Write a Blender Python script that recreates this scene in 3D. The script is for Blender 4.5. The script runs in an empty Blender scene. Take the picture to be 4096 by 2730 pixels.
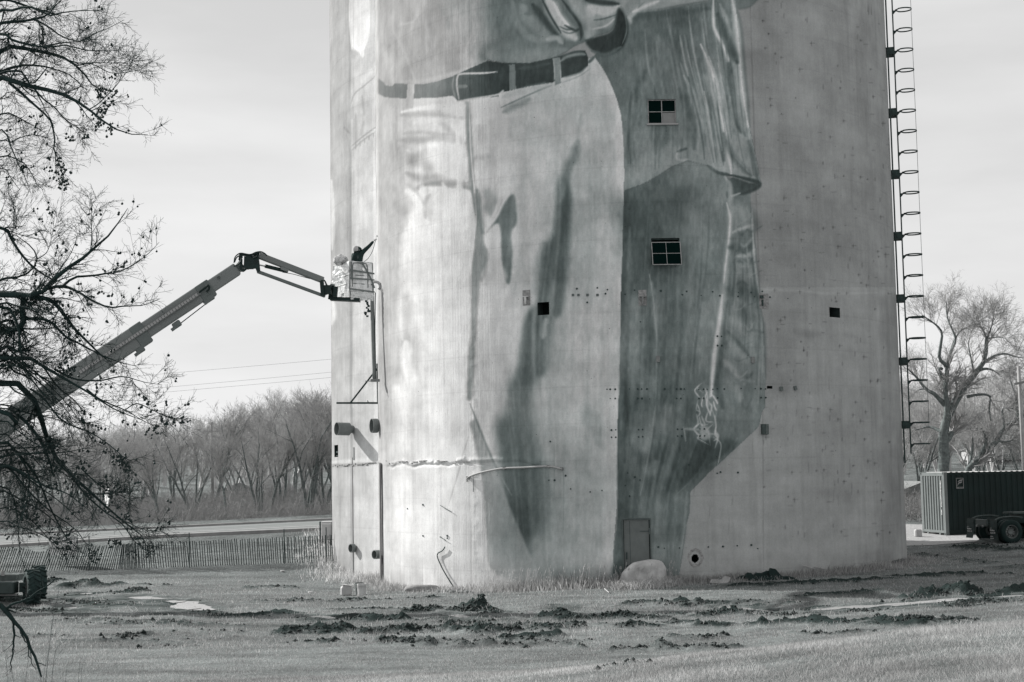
import bpy, math, random
import numpy as np
from mathutils import Vector, Matrix

# ------------------------------------------------------------------ camera, sky, sun, exposure
SC = bpy.context.scene
F_PX, CX, CY = 5689.0, 2048.0, 1365.0
CAM_H = 3.9
PITCH, ROLL = math.radians(5.27), math.radians(-0.95)
_F = np.array([0, math.cos(PITCH), math.sin(PITCH)])
_R0 = np.array([1.0, 0, 0]); _U0 = np.array([0, -math.sin(PITCH), math.cos(PITCH)])
_R = math.cos(ROLL) * _R0 + math.sin(ROLL) * _U0
_U = -math.sin(ROLL) * _R0 + math.cos(ROLL) * _U0
CAM = np.array([0, 0, CAM_H])
cam_d = bpy.data.cameras.new("camera"); cam = bpy.data.objects.new("camera", cam_d)
SC.collection.objects.link(cam); SC.camera = cam
cam_d.sensor_width = 36; cam_d.lens = 36 * F_PX / 4096; cam_d.clip_end = 3000; cam_d.clip_start = 0.3
cam.matrix_world = Matrix([[_R[0], _U[0], -_F[0], CAM[0]], [_R[1], _U[1], -_F[1], CAM[1]],
                           [_R[2], _U[2], -_F[2], CAM[2]], [0, 0, 0, 1]])
SUN_AZ, SUN_EL = math.radians(-59), math.radians(31)       # azimuth from +Y, clockwise
SUN_V = np.array([math.sin(SUN_AZ) * math.cos(SUN_EL), math.cos(SUN_AZ) * math.cos(SUN_EL), math.sin(SUN_EL)])
SUN_S, EXPO = 5.0, 0.30
sd = bpy.data.lights.new("sun", 'SUN'); sd.energy = SUN_S; sd.angle = math.radians(0.53); sd.color = (1, 0.985, 0.96)
so = bpy.data.objects.new("sun", sd); SC.collection.objects.link(so)
so.rotation_euler = Vector(tuple(SUN_V)).to_track_quat('Z', 'Y').to_euler(); so.location = (-60, -10, 60)
W = bpy.data.worlds.new("World"); SC.world = W; W.use_nodes = True
wn, wl = W.node_tree.nodes, W.node_tree.links; wn.clear()
sky = wn.new('ShaderNodeTexSky'); sky.sky_type = 'NISHITA'; sky.sun_disc = False
sky.sun_elevation = SUN_EL; sky.sun_rotation = SUN_AZ; sky.air_density = 1.5; sky.dust_density = 2.5
bw = wn.new('ShaderNodeRGBToBW'); wl.new(sky.outputs[0], bw.inputs[0])
tc = wn.new('ShaderNodeTexCoord'); mp = wn.new('ShaderNodeMapping'); mp.inputs['Scale'].default_value = (1.2, 1.2, 5.5)
mp.inputs['Rotation'].default_value = (0.0, 0.12, 0.2)
wl.new(tc.outputs['Generated'], mp.inputs[0])
nz = wn.new('ShaderNodeTexNoise'); nz.inputs['Scale'].default_value = 2.6; nz.inputs['Detail'].default_value = 6; nz.inputs['Roughness'].default_value = 0.5
wl.new(mp.outputs[0], nz.inputs[0])
cr = wn.new('ShaderNodeMapRange'); cr.inputs[1].default_value = 0.3; cr.inputs[2].default_value = 0.72
cr.inputs[3].default_value = 5.2; cr.inputs[4].default_value = 6.75
wl.new(nz.outputs[0], cr.inputs[0])
sep = wn.new('ShaderNodeSeparateXYZ'); wl.new(tc.outputs['Generated'], sep.inputs[0])
gz_ = wn.new('ShaderNodeMapRange'); gz_.inputs[1].default_value = 0.0; gz_.inputs[2].default_value = 0.45
gz_.inputs[3].default_value = 1.04; gz_.inputs[4].default_value = 0.80; wl.new(sep.outputs[2], gz_.inputs[0])
mul = wn.new('ShaderNodeMath'); mul.operation = 'MULTIPLY'; wl.new(cr.outputs[0], mul.inputs[0]); wl.new(gz_.outputs[0], mul.inputs[1])
mx = wn.new('ShaderNodeMix'); mx.data_type = 'FLOAT'; mx.inputs[0].default_value = 0.86
wl.new(bw.outputs[0], mx.inputs[2]); wl.new(mul.outputs[0], mx.inputs[3])
cmb = wn.new('ShaderNodeCombineColor'); wl.new(mx.outputs[0], cmb.inputs[0]); wl.new(mx.outputs[0], cmb.inputs[1]); wl.new(mx.outputs[0], cmb.inputs[2])
bg = wn.new('ShaderNodeBackground'); bg.inputs[1].default_value = 0.118
wl.new(cmb.outputs[0], bg.inputs[0]); ow = wn.new('ShaderNodeOutputWorld'); wl.new(bg.outputs[0], ow.inputs[0])
SC.view_settings.view_transform = 'Standard'; SC.view_settings.look = 'None'
SC.view_settings.exposure = EXPO; SC.view_settings.gamma = 1.0; SC.view_settings.use_curve_mapping = False
SC.cycles.max_bounces = 5; SC.cycles.transparent_max_bounces = 8; SC.cycles.diffuse_bounces = 2

# ------------------------------------------------------------------ geometry of the view (only to find real places)
def ray(px, py):
    d = _F * F_PX + _R * (px - CX) - _U * (py - CY)
    return d
def at(px, py, Y):
    d = ray(px, py); return CAM + d * (Y / d[1])
def project(P):
    P = np.asarray(P, float) - CAM
    z = P @ _F
    return CX + F_PX * (P @ _R) / z, CY - F_PX * (P @ _U) / z
# ground: heights by bearing column and distance
G_COL = np.array([-1200., 0, 660, 1320, 2048, 2900, 3700, 4900])
G_Y = np.array([8., 18, 20.5, 25, 28, 40, 46, 52, 58, 61, 64, 68, 78, 79.5, 81, 84, 110, 160, 260, 420, 900])
G_Z = np.array([
    [.1, .3, .3, .1, 0, 0, 0, -.05, -.12, 0.2, .75, .8, .7, .8, 1.0, .7, .9, 2, 6, 12, 20],
    [.3, .5, .5, .2, 0, 0, 0, -.05, -.12, 0.3, .95, .98, .9, 1.0, 1.2, .9, 1.1, 2, 6, 12, 20],
    [.5, .7, .7, .3, 0, 0, 0, -.10, -.12, 0.4, 1.3, 1.3, 1.15, 1.25, 1.45, 1.1, 1.2, 2, 6, 13, 22],
    [.7, .85, .85, .4, 0, -.05, -.12, -.32, -.16, 0.5, 1.5, 1.55, 1.43, 1.5, 1.75, 1.3, 1.4, 2.5, 7, 14, 24],
    [.8, 1.0, 1.0, .45, 0, -.02, .03, -.1, -.05, 0.4, 1.3, 1.5, 1.5, 1.5, 1.5, 1.5, 1.6, 4, 10, 16, 26],
    [1.1, 1.35, 1.35, .6, .1, .05, .30, .30, .2, .3, .5, .8, 1.2, 1.2, 1.2, 1.2, 1.6, 5, 12, 20, 30],
    [1.3, 1.62, 1.62, .8, .3, .32, .36, .34, .30, .36, .50, .62, .75, .75, .75, .75, 1.2, 5, 13, 22, 34],
    [1.5, 1.9, 1.9, 1.1, .5, .55, .55, .55, .8, 1.3, 1.2, .9, .75, .75, .75, .75, 1.2, 5, 13, 22, 34]])
_gy = np.concatenate([np.arange(8, 120, .25), np.arange(120, 905, 5)])
_gt = np.array([np.interp(_gy, G_Y, r) for r in G_Z])
_k = np.ones(5) / 5
_gt = np.array([np.convolve(np.pad(r, 2, mode='edge'), _k, 'valid') for r in _gt])
_gt = np.array([np.convolve(np.pad(r, 2, mode='edge'), _k, 'valid') for r in _gt])
def _h(ix, iy, s):
    n = (ix.astype(np.int64) * 374761393 + iy.astype(np.int64) * 668265263 + s * 2147483647) & 0x7fffffff
    n = ((n ^ (n >> 13)) * 1274126177) & 0x7fffffff
    return ((n ^ (n >> 16)) & 0xffff) / 65535.0
def vnoise(x, y, s=0):
    x = np.asarray(x, float); y = np.asarray(y, float)
    ix = np.floor(x); iy = np.floor(y); fx = x - ix; fy = y - iy
    fx = fx * fx * (3 - 2 * fx); fy = fy * fy * (3 - 2 * fy)
    a = _h(ix, iy, s); b = _h(ix + 1, iy, s); c = _h(ix, iy + 1, s); d = _h(ix + 1, iy + 1, s)
    return (a + (b - a) * fx) * (1 - fy) + (c + (d - c) * fx) * fy
def fbm(x, y, s=0, o=4):
    v = 0; a = .5; t = 0
    for i in range(o):
        v = v + a * vnoise(x * 2 ** i + 17.3 * i, y * 2 ** i - 9.1 * i, s + i); t += a; a *= .5
    return v / t
def gbase(x, y):
    x = np.asarray(x, float); y = np.maximum(np.asarray(y, float), 8.0)
    u = CX + F_PX * x / y
    u = np.clip(u, G_COL[0], G_COL[-1])
    j = np.clip(np.searchsorted(G_COL, u) - 1, 0, len(G_COL) - 2)
    f = (u - G_COL[j]) / (G_COL[j + 1] - G_COL[j])
    i = np.clip(np.searchsorted(_gy, y) - 1, 0, len(_gy) - 2)
    g = np.clip((y - _gy[i]) / (_gy[i + 1] - _gy[i]), 0, 1)
    za = _gt[j, i] * (1 - g) + _gt[j, i + 1] * g
    zb = _gt[j + 1, i] * (1 - g) + _gt[j + 1, i + 1] * g
    return za * (1 - f) + zb * f
def on_ground(px, py):
    d = ray(px, py); Y = 20.0
    lo, hi = 8.0, 400.0
    for Y in np.arange(21.0, 300, .25):
        p = CAM + d * (Y / d[1])
        if p[2] <= gbase(p[0], p[1]): break
    return CAM + d * (Y / d[1])

# ------------------------------------------------------------------ colours and materials
def tone(v):
    t = max(0., 1 - v / .25); q = max(0., 1 - v / .06)
    return (v * (1 - .22 * t - .45 * q), v * (1 + .06 * t) + .004 * t, v * (1 + .03 * t) + .0035 * t)
def lin(c):
    c = np.asarray(c, float) / 255.
    return np.where(c < .04045, c / 12.92, ((c + .055) / 1.055) ** 2.4)
def earth(v): return (v * .72, v * 1.08, v * 1.03)
MATS = {}
def mat(name, v, rough=.8, metal=0., var=.25, scale=4., bump=.0, bscale=30., spec=.3, stretch=(1, 1, 1), attr=None, alpha=1., trans=0., dirt=0.):
    if name in MATS: return MATS[name]
    m = bpy.data.materials.new(name); m.use_nodes = True; MATS[name] = m
    N, L = m.node_tree.nodes, m.node_tree.links
    b = N['Principled BSDF']; b.inputs['Roughness'].default_value = rough; b.inputs['Metallic'].default_value = metal
    b.inputs['Specular IOR Level'].default_value = spec
    t = N.new('ShaderNodeTexCoord'); mp = N.new('ShaderNodeMapping'); mp.inputs['Scale'].default_value = stretch
    L.new(t.outputs['Object'], mp.inputs[0])
    n = N.new('ShaderNodeTexNoise'); n.inputs['Scale'].default_value = scale; n.inputs['Detail'].default_value = 6; n.inputs['Roughness'].default_value = .6
    L.new(mp.outputs[0], n.inputs[0])
    r = N.new('ShaderNodeMapRange'); r.inputs[1].default_value = .3; r.inputs[2].default_value = .7
    r.inputs[3].default_value = 1 - var; r.inputs[4].default_value = 1 + var; L.new(n.outputs[0], r.inputs[0])
    out = r.outputs[0]
    if dirt:
        n3 = N.new('ShaderNodeTexNoise'); n3.inputs['Scale'].default_value = scale * .23; n3.inputs['Detail'].default_value = 4; L.new(mp.outputs[0], n3.inputs[0])
        r3 = N.new('ShaderNodeMapRange'); r3.inputs[1].default_value = .42; r3.inputs[2].default_value = .6; r3.inputs[3].default_value = 1 - dirt; r3.inputs[4].default_value = 1
        L.new(n3.outputs[0], r3.inputs[0]); mm = N.new('ShaderNodeMath'); mm.operation = 'MULTIPLY'; L.new(out, mm.inputs[0]); L.new(r3.outputs[0], mm.inputs[1]); out = mm.outputs[0]
    v2 = N.new('ShaderNodeVectorMath'); v2.operation = 'SCALE'; v2.inputs[0].default_value = earth(v) if name == 'wet_mud' else tone(v)
    L.new(out, v2.inputs['Scale'])
    L.new(v2.outputs[0], b.inputs['Base Color'])
    if bump:
        n2 = N.new('ShaderNodeTexNoise'); n2.inputs['Scale'].default_value = bscale; n2.inputs['Detail'].default_value = 5; L.new(mp.outputs[0], n2.inputs[0])
        bp = N.new('ShaderNodeBump'); bp.inputs['Strength'].default_value = bump; bp.inputs['Distance'].default_value = .02
        L.new(n2.outputs[0], bp.inputs['Height']); L.new(bp.outputs[0], b.inputs['Normal'])
    if alpha < 1: b.inputs['Alpha'].default_value = alpha
    if trans: b.inputs['Transmission Weight'].default_value = trans
    return m

# ------------------------------------------------------------------ objects
COL = SC.collection
def put(name, me, parent=None, loc=(0, 0, 0), label=None, cat=None, group=None, kind=None):
    o = bpy.data.objects.new(name, me); COL.objects.link(o); o.location = tuple(loc)
    if parent is not None: o.parent = parent
    for k, v in (('label', label), ('category', cat), ('group', group), ('kind', kind)):
        if v: o[k] = v
    return o
def thing(name, loc, label, cat, group=None):
    return put(name, None, None, loc, label, cat, group)
def wloc(o):
    v = Vector((0, 0, 0))
    while o is not None: v += o.location; o = o.parent
    return np.array(v)
class MB:
    def __init__(s): s.v = []; s.f = []; s.n = 0
    def add(s, V, Fs):
        V = np.asarray(V, float).reshape(-1, 3); s.v.append(V)
        s.f += [tuple(i + s.n for i in f) for f in Fs]; s.n += len(V); return s
    def box(s, c, size, ax=None):
        c = np.asarray(c, float); h = np.asarray(size, float) / 2
        A = np.eye(3) if ax is None else np.asarray(ax, float)
        V = [c + A[0] * h[0] * i + A[1] * h[1] * j + A[2] * h[2] * k for i in (-1, 1) for j in (-1, 1) for k in (-1, 1)]
        return s.add(V, [(0, 1, 3, 2), (4, 6, 7, 5), (0, 4, 5, 1), (2, 3, 7, 6), (0, 2, 6, 4), (1, 5, 7, 3)])
    def beam(s, a, b, w, h, up=(0, 0, 1), ext=0):
        a = np.asarray(a, float); b = np.asarray(b, float); d = b - a; l = np.linalg.norm(d); d = d / l
        x = np.cross(d, up); x /= np.linalg.norm(x); u = np.cross(x, d)
        return s.box((a + b) / 2, (l + ext, w, h), (d, x, u))
    def tube(s, pts, r, n=8, cap=True):
        P = np.asarray(pts, float); R = np.full(len(P), r) if np.isscalar(r) else np.asarray(r, float)
        T = np.gradient(P, axis=0); T /= np.linalg.norm(T, axis=1)[:, None] + 1e-12
        ref = np.array([0, 0, 1.]) if abs(T[0][2]) < .9 else np.array([0, 1., 0])
        V = []
        for p, t, rr in zip(P, T, R):
            a = np.cross(t, ref); a /= np.linalg.norm(a) + 1e-12; b = np.cross(t, a)
            for k in range(n):
                q = 2 * math.pi * k / n; V.append(p + rr * (a * math.cos(q) + b * math.sin(q)))
        Fs = [(i * n + k, i * n + (k + 1) % n, (i + 1) * n + (k + 1) % n, (i + 1) * n + k) for i in range(len(P) - 1) for k in range(n)]
        if cap: Fs += [tuple(range(n))[::-1], tuple(range((len(P) - 1) * n, len(P) * n))]
        return s.add(V, Fs)
    def lathe(s, prof, c, ax=((1, 0, 0), (0, 1, 0), (0, 0, 1)), n=24, closed=False):
        c = np.asarray(c, float); A = np.asarray(ax, float); V = []
        for (r, z) in prof:
            for k in range(n):
                q = 2 * math.pi * k / n; V.append(c + A[0] * r * math.cos(q) + A[1] * r * math.sin(q) + A[2] * z)
        m = len(prof)
        Fs = [(i * n + k, i * n + (k + 1) % n, ((i + 1) % m) * n + (k + 1) % n, ((i + 1) % m) * n + k) for i in range(m if closed else m - 1) for k in range(n)]
        return s.add(V, Fs)
    def prism(s, poly, z0, z1, c=(0, 0, 0), ax=((1, 0, 0), (0, 1, 0), (0, 0, 1))):
        c = np.asarray(c, float); A = np.asarray(ax, float); n = len(poly)
        V = [c + A[0] * x + A[1] * y + A[2] * z for z in (z0, z1) for (x, y) in poly]
        return s.add(V, [tuple(range(n))[::-1], tuple(range(n, 2 * n))] + [(i, (i + 1) % n, n + (i + 1) % n, n + i) for i in range(n)])
    def mesh(s, name, m, smooth=False, off=None, bevel=0):
        V = np.concatenate(s.v) if s.v else np.zeros((0, 3))
        if off is not None: V = V - off
        me = bpy.data.meshes.new(name); me.from_pydata(V.tolist(), [], s.f)
        if m: me.materials.append(m)
        me.validate()
        import bmesh
        bm = bmesh.new(); bm.from_mesh(me); bmesh.ops.recalc_face_normals(bm, faces=bm.faces)
        if bevel: bmesh.ops.bevel(bm, geom=[e for e in bm.edges if e.is_manifold and e.calc_face_angle(0) > .6], offset=bevel, segments=1, affect='EDGES', clamp_overlap=True)
        bm.to_mesh(me); bm.free()
        if smooth: me.shade_smooth()
        return me
    def obj(s, name, m, parent=None, smooth=False, bevel=0, **k):
        """vertices are world positions; the object sits at its parent's origin"""
        off = wloc(parent) if parent is not None else (np.asarray(k.pop('origin')) if 'origin' in k else None)
        me = s.mesh(name, m, smooth, off, bevel)
        return put(name, me, parent, (0, 0, 0) if parent is not None or off is None else off, **k)
def npmesh(name, V, quads=None, tris=None, m=None, smooth=False):
    me = bpy.data.meshes.new(name); V = np.ascontiguousarray(V, np.float32)
    me.vertices.add(len(V)); me.vertices.foreach_set('co', V.ravel())
    parts = []; st = []
    base = 0
    if quads is not None and len(quads):
        parts.append(np.asarray(quads, np.int32).ravel()); st.append(np.arange(len(quads)) * 4); base = len(quads) * 4
    if tris is not None and len(tris):
        parts.append(np.asarray(tris, np.int32).ravel()); st.append(base + np.arange(len(tris)) * 3)
    idx = np.concatenate(parts); st = np.concatenate(st)
    me.loops.add(len(idx)); me.loops.foreach_set('vertex_index', idx)
    me.polygons.add(len(st)); me.polygons.foreach_set('loop_start', st.astype(np.int32))
    me.update(calc_edges=True)
    if m: me.materials.append(m)
    if smooth: me.shade_smooth()
    return me
def tubes(P, R, n=3):
    """P [N,K,3], R [N,K] -> verts, quads"""
    P = np.asarray(P, float); R = np.asarray(R, float); N, K = R.shape
    T = np.gradient(P, axis=1) if K > 2 else np.repeat(P[:, 1:] - P[:, :1], 2, axis=1)
    T /= np.linalg.norm(T, axis=2, keepdims=True) + 1e-9
    ref = np.tile(np.array([.31, .52, .8]), (N, K, 1)); a = np.cross(T, ref); a /= np.linalg.norm(a, axis=2, keepdims=True) + 1e-9
    b = np.cross(T, a); q = 2 * np.pi * np.arange(n) / n
    V = P[:, :, None, :] + R[:, :, None, None] * (a[:, :, None, :] * np.cos(q)[None, None, :, None] + b[:, :, None, :] * np.sin(q)[None, None, :, None])
    i = (np.arange(N)[:, None, None] * K + np.arange(K - 1)[None, :, None]) * n
    k = np.arange(n)[None, None, :]; k2 = (k + 1) % n
    Q = np.stack([i + k, i + k2, i + n + k2, i + n + k], -1).reshape(-1, 4)
    return V.reshape(-1, 3), Q
def spline(pts, m=6):
    P = np.asarray(pts, float); 
    if len(P) < 3: return np.array([P[0] + (P[-1] - P[0]) * t for t in np.linspace(0, 1, m + 1)])
    Q = np.vstack([2 * P[0] - P[1], P, 2 * P[-1] - P[-2]]); out = []
    for i in range(1, len(Q) - 2):
        for t in np.linspace(0, 1, m, endpoint=False):
            a, b, c, d = Q[i - 1], Q[i], Q[i + 1], Q[i + 2]
            out.append(.5 * (2 * b + (c - a) * t + (2 * a - 5 * b + 4 * c - d) * t * t + (3 * b - a - 3 * c + d) * t ** 3))
    out.append(P[-1]); return np.array(out)
def resample(pl, K):
    pl = np.asarray(pl); s = np.r_[0, np.linalg.norm(np.diff(pl, axis=0), axis=1).cumsum()]; q = np.linspace(0, s[-1], K)
    return np.stack([np.interp(q, s, pl[:, c]) for c in range(3)], 1)
# ------------------------------------------------------------------ ground with ruts
G_ = lambda x, y: (1100 + .6375 * x, 2200 + .6375 * y)
H_ = lambda x, y: (2500 + .678 * x, 2150 + .678 * y)
K_ = lambda x, y: (.37 * x, 2150 + .37 * y)
RUTS = [  # points, half width m, height m, mudness
 ([G_(-390,400), G_(-200,420), G_(0,405), G_(450,420), G_(600,440), G_(900,440)], .30, .17, 1.),
 ([G_(60,525), G_(200,512), G_(430,510)], .28, .20, 1.2), ([G_(620,515), G_(720,500), G_(800,515)], .26, .2, 1.2),
 ([G_(950,500), G_(1100,505), G_(1250,522), G_(1450,492), G_(1620,480)], .28, .18, 1.1),
 ([G_(1100,592), G_(1300,580), G_(1500,557), G_(1760,545)], .25, .16, 1.),
 ([G_(700,575), G_(800,585)], .16, .1, .9), ([G_(60,580), G_(350,588)], .15, .12, .8),
 ([G_(790,395), G_(1000,372)], .24, .14, 1.), ([G_(1080,385), G_(1250,382), G_(1400,400), G_(1560,402)], .24, .12, .8),
 ([G_(1190,385), G_(1260,380)], .35, .38, 1.2), ([G_(1740,430), G_(1830,420)], .3, .26, 1.1), ([G_(1830,440), G_(2120,436)], .28, .14, 1.),
 ([G_(1650,492), G_(1850,482), G_(2353,492)], .25, .12, .9), ([G_(1040,462), G_(1330,455)], .2, .1, .7),
 ([H_(0,408), H_(300,400), H_(700,388), H_(1000,360), H_(1250,345), H_(1500,330)], .26, .14, .8),
 ([H_(640,295), H_(850,288), H_(1300,265), H_(1700,235), H_(2050,215), H_(2353,225)], .34, .12, 1.),
 ([H_(760,530), H_(1000,502), H_(1200,507), H_(1600,515), H_(1900,495)], .32, .2, 1.15),
 ([H_(1100,418), H_(1500,396), H_(1750,372)], .2, .1, .8), ([H_(1700,365), H_(1850,332), H_(2000,322)], .34, .3, 1.1),
 ([H_(2000,325), H_(2150,345), H_(2353,315)], .3, .24, 1.1), ([H_(2100,350), H_(2200,345)], .3, .22, 1.),
 ([H_(0,482), H_(220,480)], .22, .1, .9), ([H_(450,475), H_(650,462), H_(850,440)], .25, .12, .9), ([H_(0,540), H_(300,512), H_(600,525)], .2, .1, .8),
 ([H_(1390,440), H_(1440,445)], .18, .2, 1.1), ([H_(1950,400), H_(2060,405)], .2, .12, .8),
 ([H_(2020,60), H_(2200,65), H_(2353,80)], .7, .1, .9), ([H_(1680,100), H_(1900,130), H_(2353,185)], .6, .1, .5), ([H_(1700,60), H_(2353,40)], .6, .08, .35),
 ([K_(-200,800), K_(160,780), K_(500,805), K_(640,800)], .42, .16, .9), ([K_(700,545), K_(850,505), K_(930,520)], .38, .32, 1.15),
 ([K_(470,485), K_(600,470)], .3, .15, .9), ([K_(950,490), K_(1100,520), K_(1280,500)], .3, .2, 1.), ([K_(820,630), K_(1100,600), K_(1300,610), K_(1500,580)], .3, .12, .9),
 ([K_(740,700), K_(900,700), K_(1000,740), K_(1300,740)], .34, .2, 1.), ([K_(1500,520), K_(1640,515), K_(1820,522)], .2, .14, .9),
 ([K_(1750,650), K_(1892,700), K_(2100,790), K_(2300,830)], .36, .22, 1.), ([K_(-200,640), K_(200,700), K_(450,640)], .6, .1, 1.), ([K_(1400,580), K_(1500,575)], .2, .1, .8),
 ([(1000,2290+63), (1130,2352), (1160,2356)], .2, .1, .7), ([(1640,2575), (1700,2580)], .15, .1, .6), ([(680,2535), (760,2545), (900,2548)], .15, .08, .5), ([(480,2550), (560,2540)], .15, .08, .5),
 ([(2410,2716), (2520,2712)], .2, .1, .6),
]
rq = random.Random(44)
for i in range(46):                                # faint tyre scuffs between the deep ruts
    px, py = rq.uniform(-50, 4000), rq.uniform(2395, 2600); l = rq.uniform(120, 760); RUTS.append(([(px, py), (px + l / 2, py + rq.uniform(-5, 5)), (px + l, py - rq.uniform(-4, 10))], rq.uniform(.10, .22), rq.uniform(.05, .12), rq.uniform(.4, .85)))
RW = [(np.array([on_ground(*p)[:2] for p in pts]), w * 1.25, h * .78, m) for pts, w, h, m in RUTS]
PUD = [  # water strips: centre-line px, half width px
 ([K_(600,655), K_(735,652)], 5), ([K_(880,598), K_(950,606)], 2.5), ([K_(800,742), K_(870,752), K_(960,792)], 6), ([K_(1140,742), K_(1200,762)], 4), ([K_(1020,655), K_(1150,645)], 1.5),
 ([K_(1300,678), K_(1360,660), K_(1440,650)], 4), ([K_(1450,636), K_(1600,655), K_(1740,668)], 5), ([K_(1620,688), K_(1740,712)], 5.5), ([K_(1750,730), K_(1892,790)], 6.5), ([(728,2402), (770,2425), (828,2438)], 6),
 ([G_(230,412), G_(350,425)], 4), ([G_(1115,402), G_(1200,420), G_(1330,430)], 5), ([G_(1330,422), G_(1420,430)], 2.5),
 ([H_(1100,425), H_(1300,412), H_(1500,400), H_(1750,383), H_(1980,362), H_(2150,358)], 6), ([H_(540,410), H_(800,404)], 2.5), ([H_(900,440+0), H_(700,412)], 1.5),
 ([H_(2160,352), H_(2353,340)], 3), ([H_(-420,405), H_(-300,402)], 2)]
PW = [(np.array([on_ground(*p)[:2] for p in pts]), w) for pts, w in PUD]
def seg_dist(X, Y, P, rag=0):
    d = np.full(X.shape, 1e9); 
    for a, b in zip(P[:-1], P[1:]):
        v = b - a; L2 = (v ** 2).sum() + 1e-9
        t = np.clip(((X - a[0]) * v[0] + (Y - a[1]) * v[1]) / L2, 0, 1)
        d = np.minimum(d, np.hypot(X - a[0] - t * v[0], Y - a[1] - t * v[1]))
    return d
def gdetail(X, Y):
    """relief on top of gbase and the mud mask"""
    X = np.asarray(X, float); Y = np.asarray(Y, float)
    z = (fbm(X * .25, Y * .25, 3, 3) - .5) * .10 + (fbm(X * 1.3, Y * 1.3, 5, 3) - .5) * .05
    rough = fbm(X * 5, Y * 5, 11, 4); clod = np.abs(fbm(X * 3.1 + 5, Y * 3.1, 23, 3) - .5) * 2
    warp = (fbm(X * 1.1, Y * 1.1, 31, 3) - .5)
    mud = np.zeros_like(X)
    for P, w, h, m in RW:
        lo, hi = P.min(0) - 2.5, P.max(0) + 2.5
        s = (X > lo[0]) & (X < hi[0]) & (Y > lo[1]) & (Y < hi[1])
        if not s.any(): continue
        x, y = X[s], Y[s]
        d = seg_dist(x + warp[s] * .5, y + warp[s] * .9, P)
        patch = np.clip((fbm(x * .9 + h * 77, y * .9, 41, 3) - .27) * 4.6, 0, 1)
        g = np.exp(-(d / w) ** 2) * patch
        g2 = np.exp(-((d - w * 2.2) / w) ** 2)
        z[s] += g * h * (.25 + 1.6 * rough[s] * (.4 + clod[s])) - .16 * h * g2 + g * (fbm(x * 11, y * 11, 67, 3) - .5) * .11
        mud[s] = np.maximum(mud[s], np.clip((np.exp(-(d / (w * 1.25)) ** 2) * patch * m + (rough[s] - .5) * .9) * 2.0 - .55, 0, 1) * (patch > 0.02) * (d < w * 3))
    return z, mud
# adaptive grid
xs = np.concatenate([np.linspace(-160, -30, 40)[:-1], np.linspace(-30, -22, 30)[:-1], np.arange(-22, 22, .085), np.linspace(22, 34, 60), np.linspace(34, 170, 40)[1:]])
ys = np.concatenate([np.linspace(6, 24, 60)[:-1], np.arange(24, 34, .14), np.arange(34, 52, .095), np.arange(52, 84, .3), np.linspace(84, 260, 90)[1:], np.linspace(260, 900, 30)[1:]])
GX, GY = np.meshgrid(xs, ys)
zd, mud = gdetail(GX, GY)
road = (GY > 64) & (GY < 79.5) & (CX + F_PX * GX / GY < 2500)
zd *= np.where(GY > 60, .5, 1)
zr = gbase(GX, GY)
GZ = zr + np.where(road, -.06, zd) + np.where(GY > 100, (fbm(GX * .05, GY * .05, 9, 3) - .5) * 3, 0)
for P, w in PW:                                   # puddles lie in shallow hollows
    lo, hi = P.min(0) - 3, P.max(0) + 3
    s = (GX > lo[0]) & (GX < hi[0]) & (GY > lo[1]) & (GY < hi[1])
    if s.any():
        hw = 0.8 * w * GY[s].mean() ** 2 / (3.9 * F_PX) if 1 else 0
        d = seg_dist(GX[s], GY[s], P)
        d = np.minimum(d, np.minimum(seg_dist(GX[s], GY[s] + .45, P), seg_dist(GX[s], GY[s] + .9, P)))
        d = np.minimum(d, seg_dist(GX[s], GY[s] + 1.4, P))
        d0 = seg_dist(GX[s], GY[s], P); nb = (fbm(GX[s] * 2.2, GY[s] * 1.1, 91, 4) - .5)
        k = np.clip(2.7 - d / (hw + .12), 0, 1)
        zp = gbase(P[:, 0].mean(), P[:, 1].mean())
        GZ[s] = GZ[s] * (1 - k) + (gbase(GX[s], GY[s]) - .015 - .075 * np.clip(1.25 - d0 / hw, -.3, 1) + nb * .11) * k
        mud[s] = np.maximum(mud[s], np.clip(1.2 - d / (hw + .25), 0, .8) * fbm(GX[s] * 3, GY[s] * 3, 55, 3) * 1.4)
ny, nx = GX.shape
V = np.stack([GX, GY, GZ], -1).reshape(-1, 3)
ii = (np.arange(ny - 1)[:, None] * nx + np.arange(nx - 1)[None]).reshape(-1)
Q = np.stack([ii, ii + 1, ii + nx + 1, ii + nx], -1)
mg = bpy.data.materials.new('winter_turf'); mg.use_nodes = True
N, L = mg.node_tree.nodes, mg.node_tree.links; b = N['Principled BSDF']; b.inputs['Roughness'].default_value = .95; b.inputs['Specular IOR Level'].default_value = .1
at_ = N.new('ShaderNodeAttribute'); at_.attribute_name = 'mud'
t = N.new('ShaderNodeTexCoord'); 
def noise_(scale, det=6, st=(1, 1, 1), ro=.6):
    mp_ = N.new('ShaderNodeMapping'); mp_.inputs['Scale'].default_value = st; L.new(t.outputs['Object'], mp_.inputs[0])
    n_ = N.new('ShaderNodeTexNoise'); n_.inputs['Scale'].default_value = scale; n_.inputs['Detail'].default_value = det; n_.inputs['Roughness'].default_value = ro
    L.new(mp_.outputs[0], n_.inputs[0]); return n_.outputs[0]
def ramp_(i, a, b_, c, d):
    r_ = N.new('ShaderNodeMapRange'); r_.inputs[1].default_value = a; r_.inputs[2].default_value = b_; r_.inputs[3].default_value = c; r_.inputs[4].default_value = d
    L.new(i, r_.inputs[0]); return r_.outputs[0]
def mul_(a, b_):
    m_ = N.new('ShaderNodeMath'); m_.operation = 'MULTIPLY'; L.new(a, m_.inputs[0]); L.new(b_, m_.inputs[1]); return m_.outputs[0]
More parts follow.
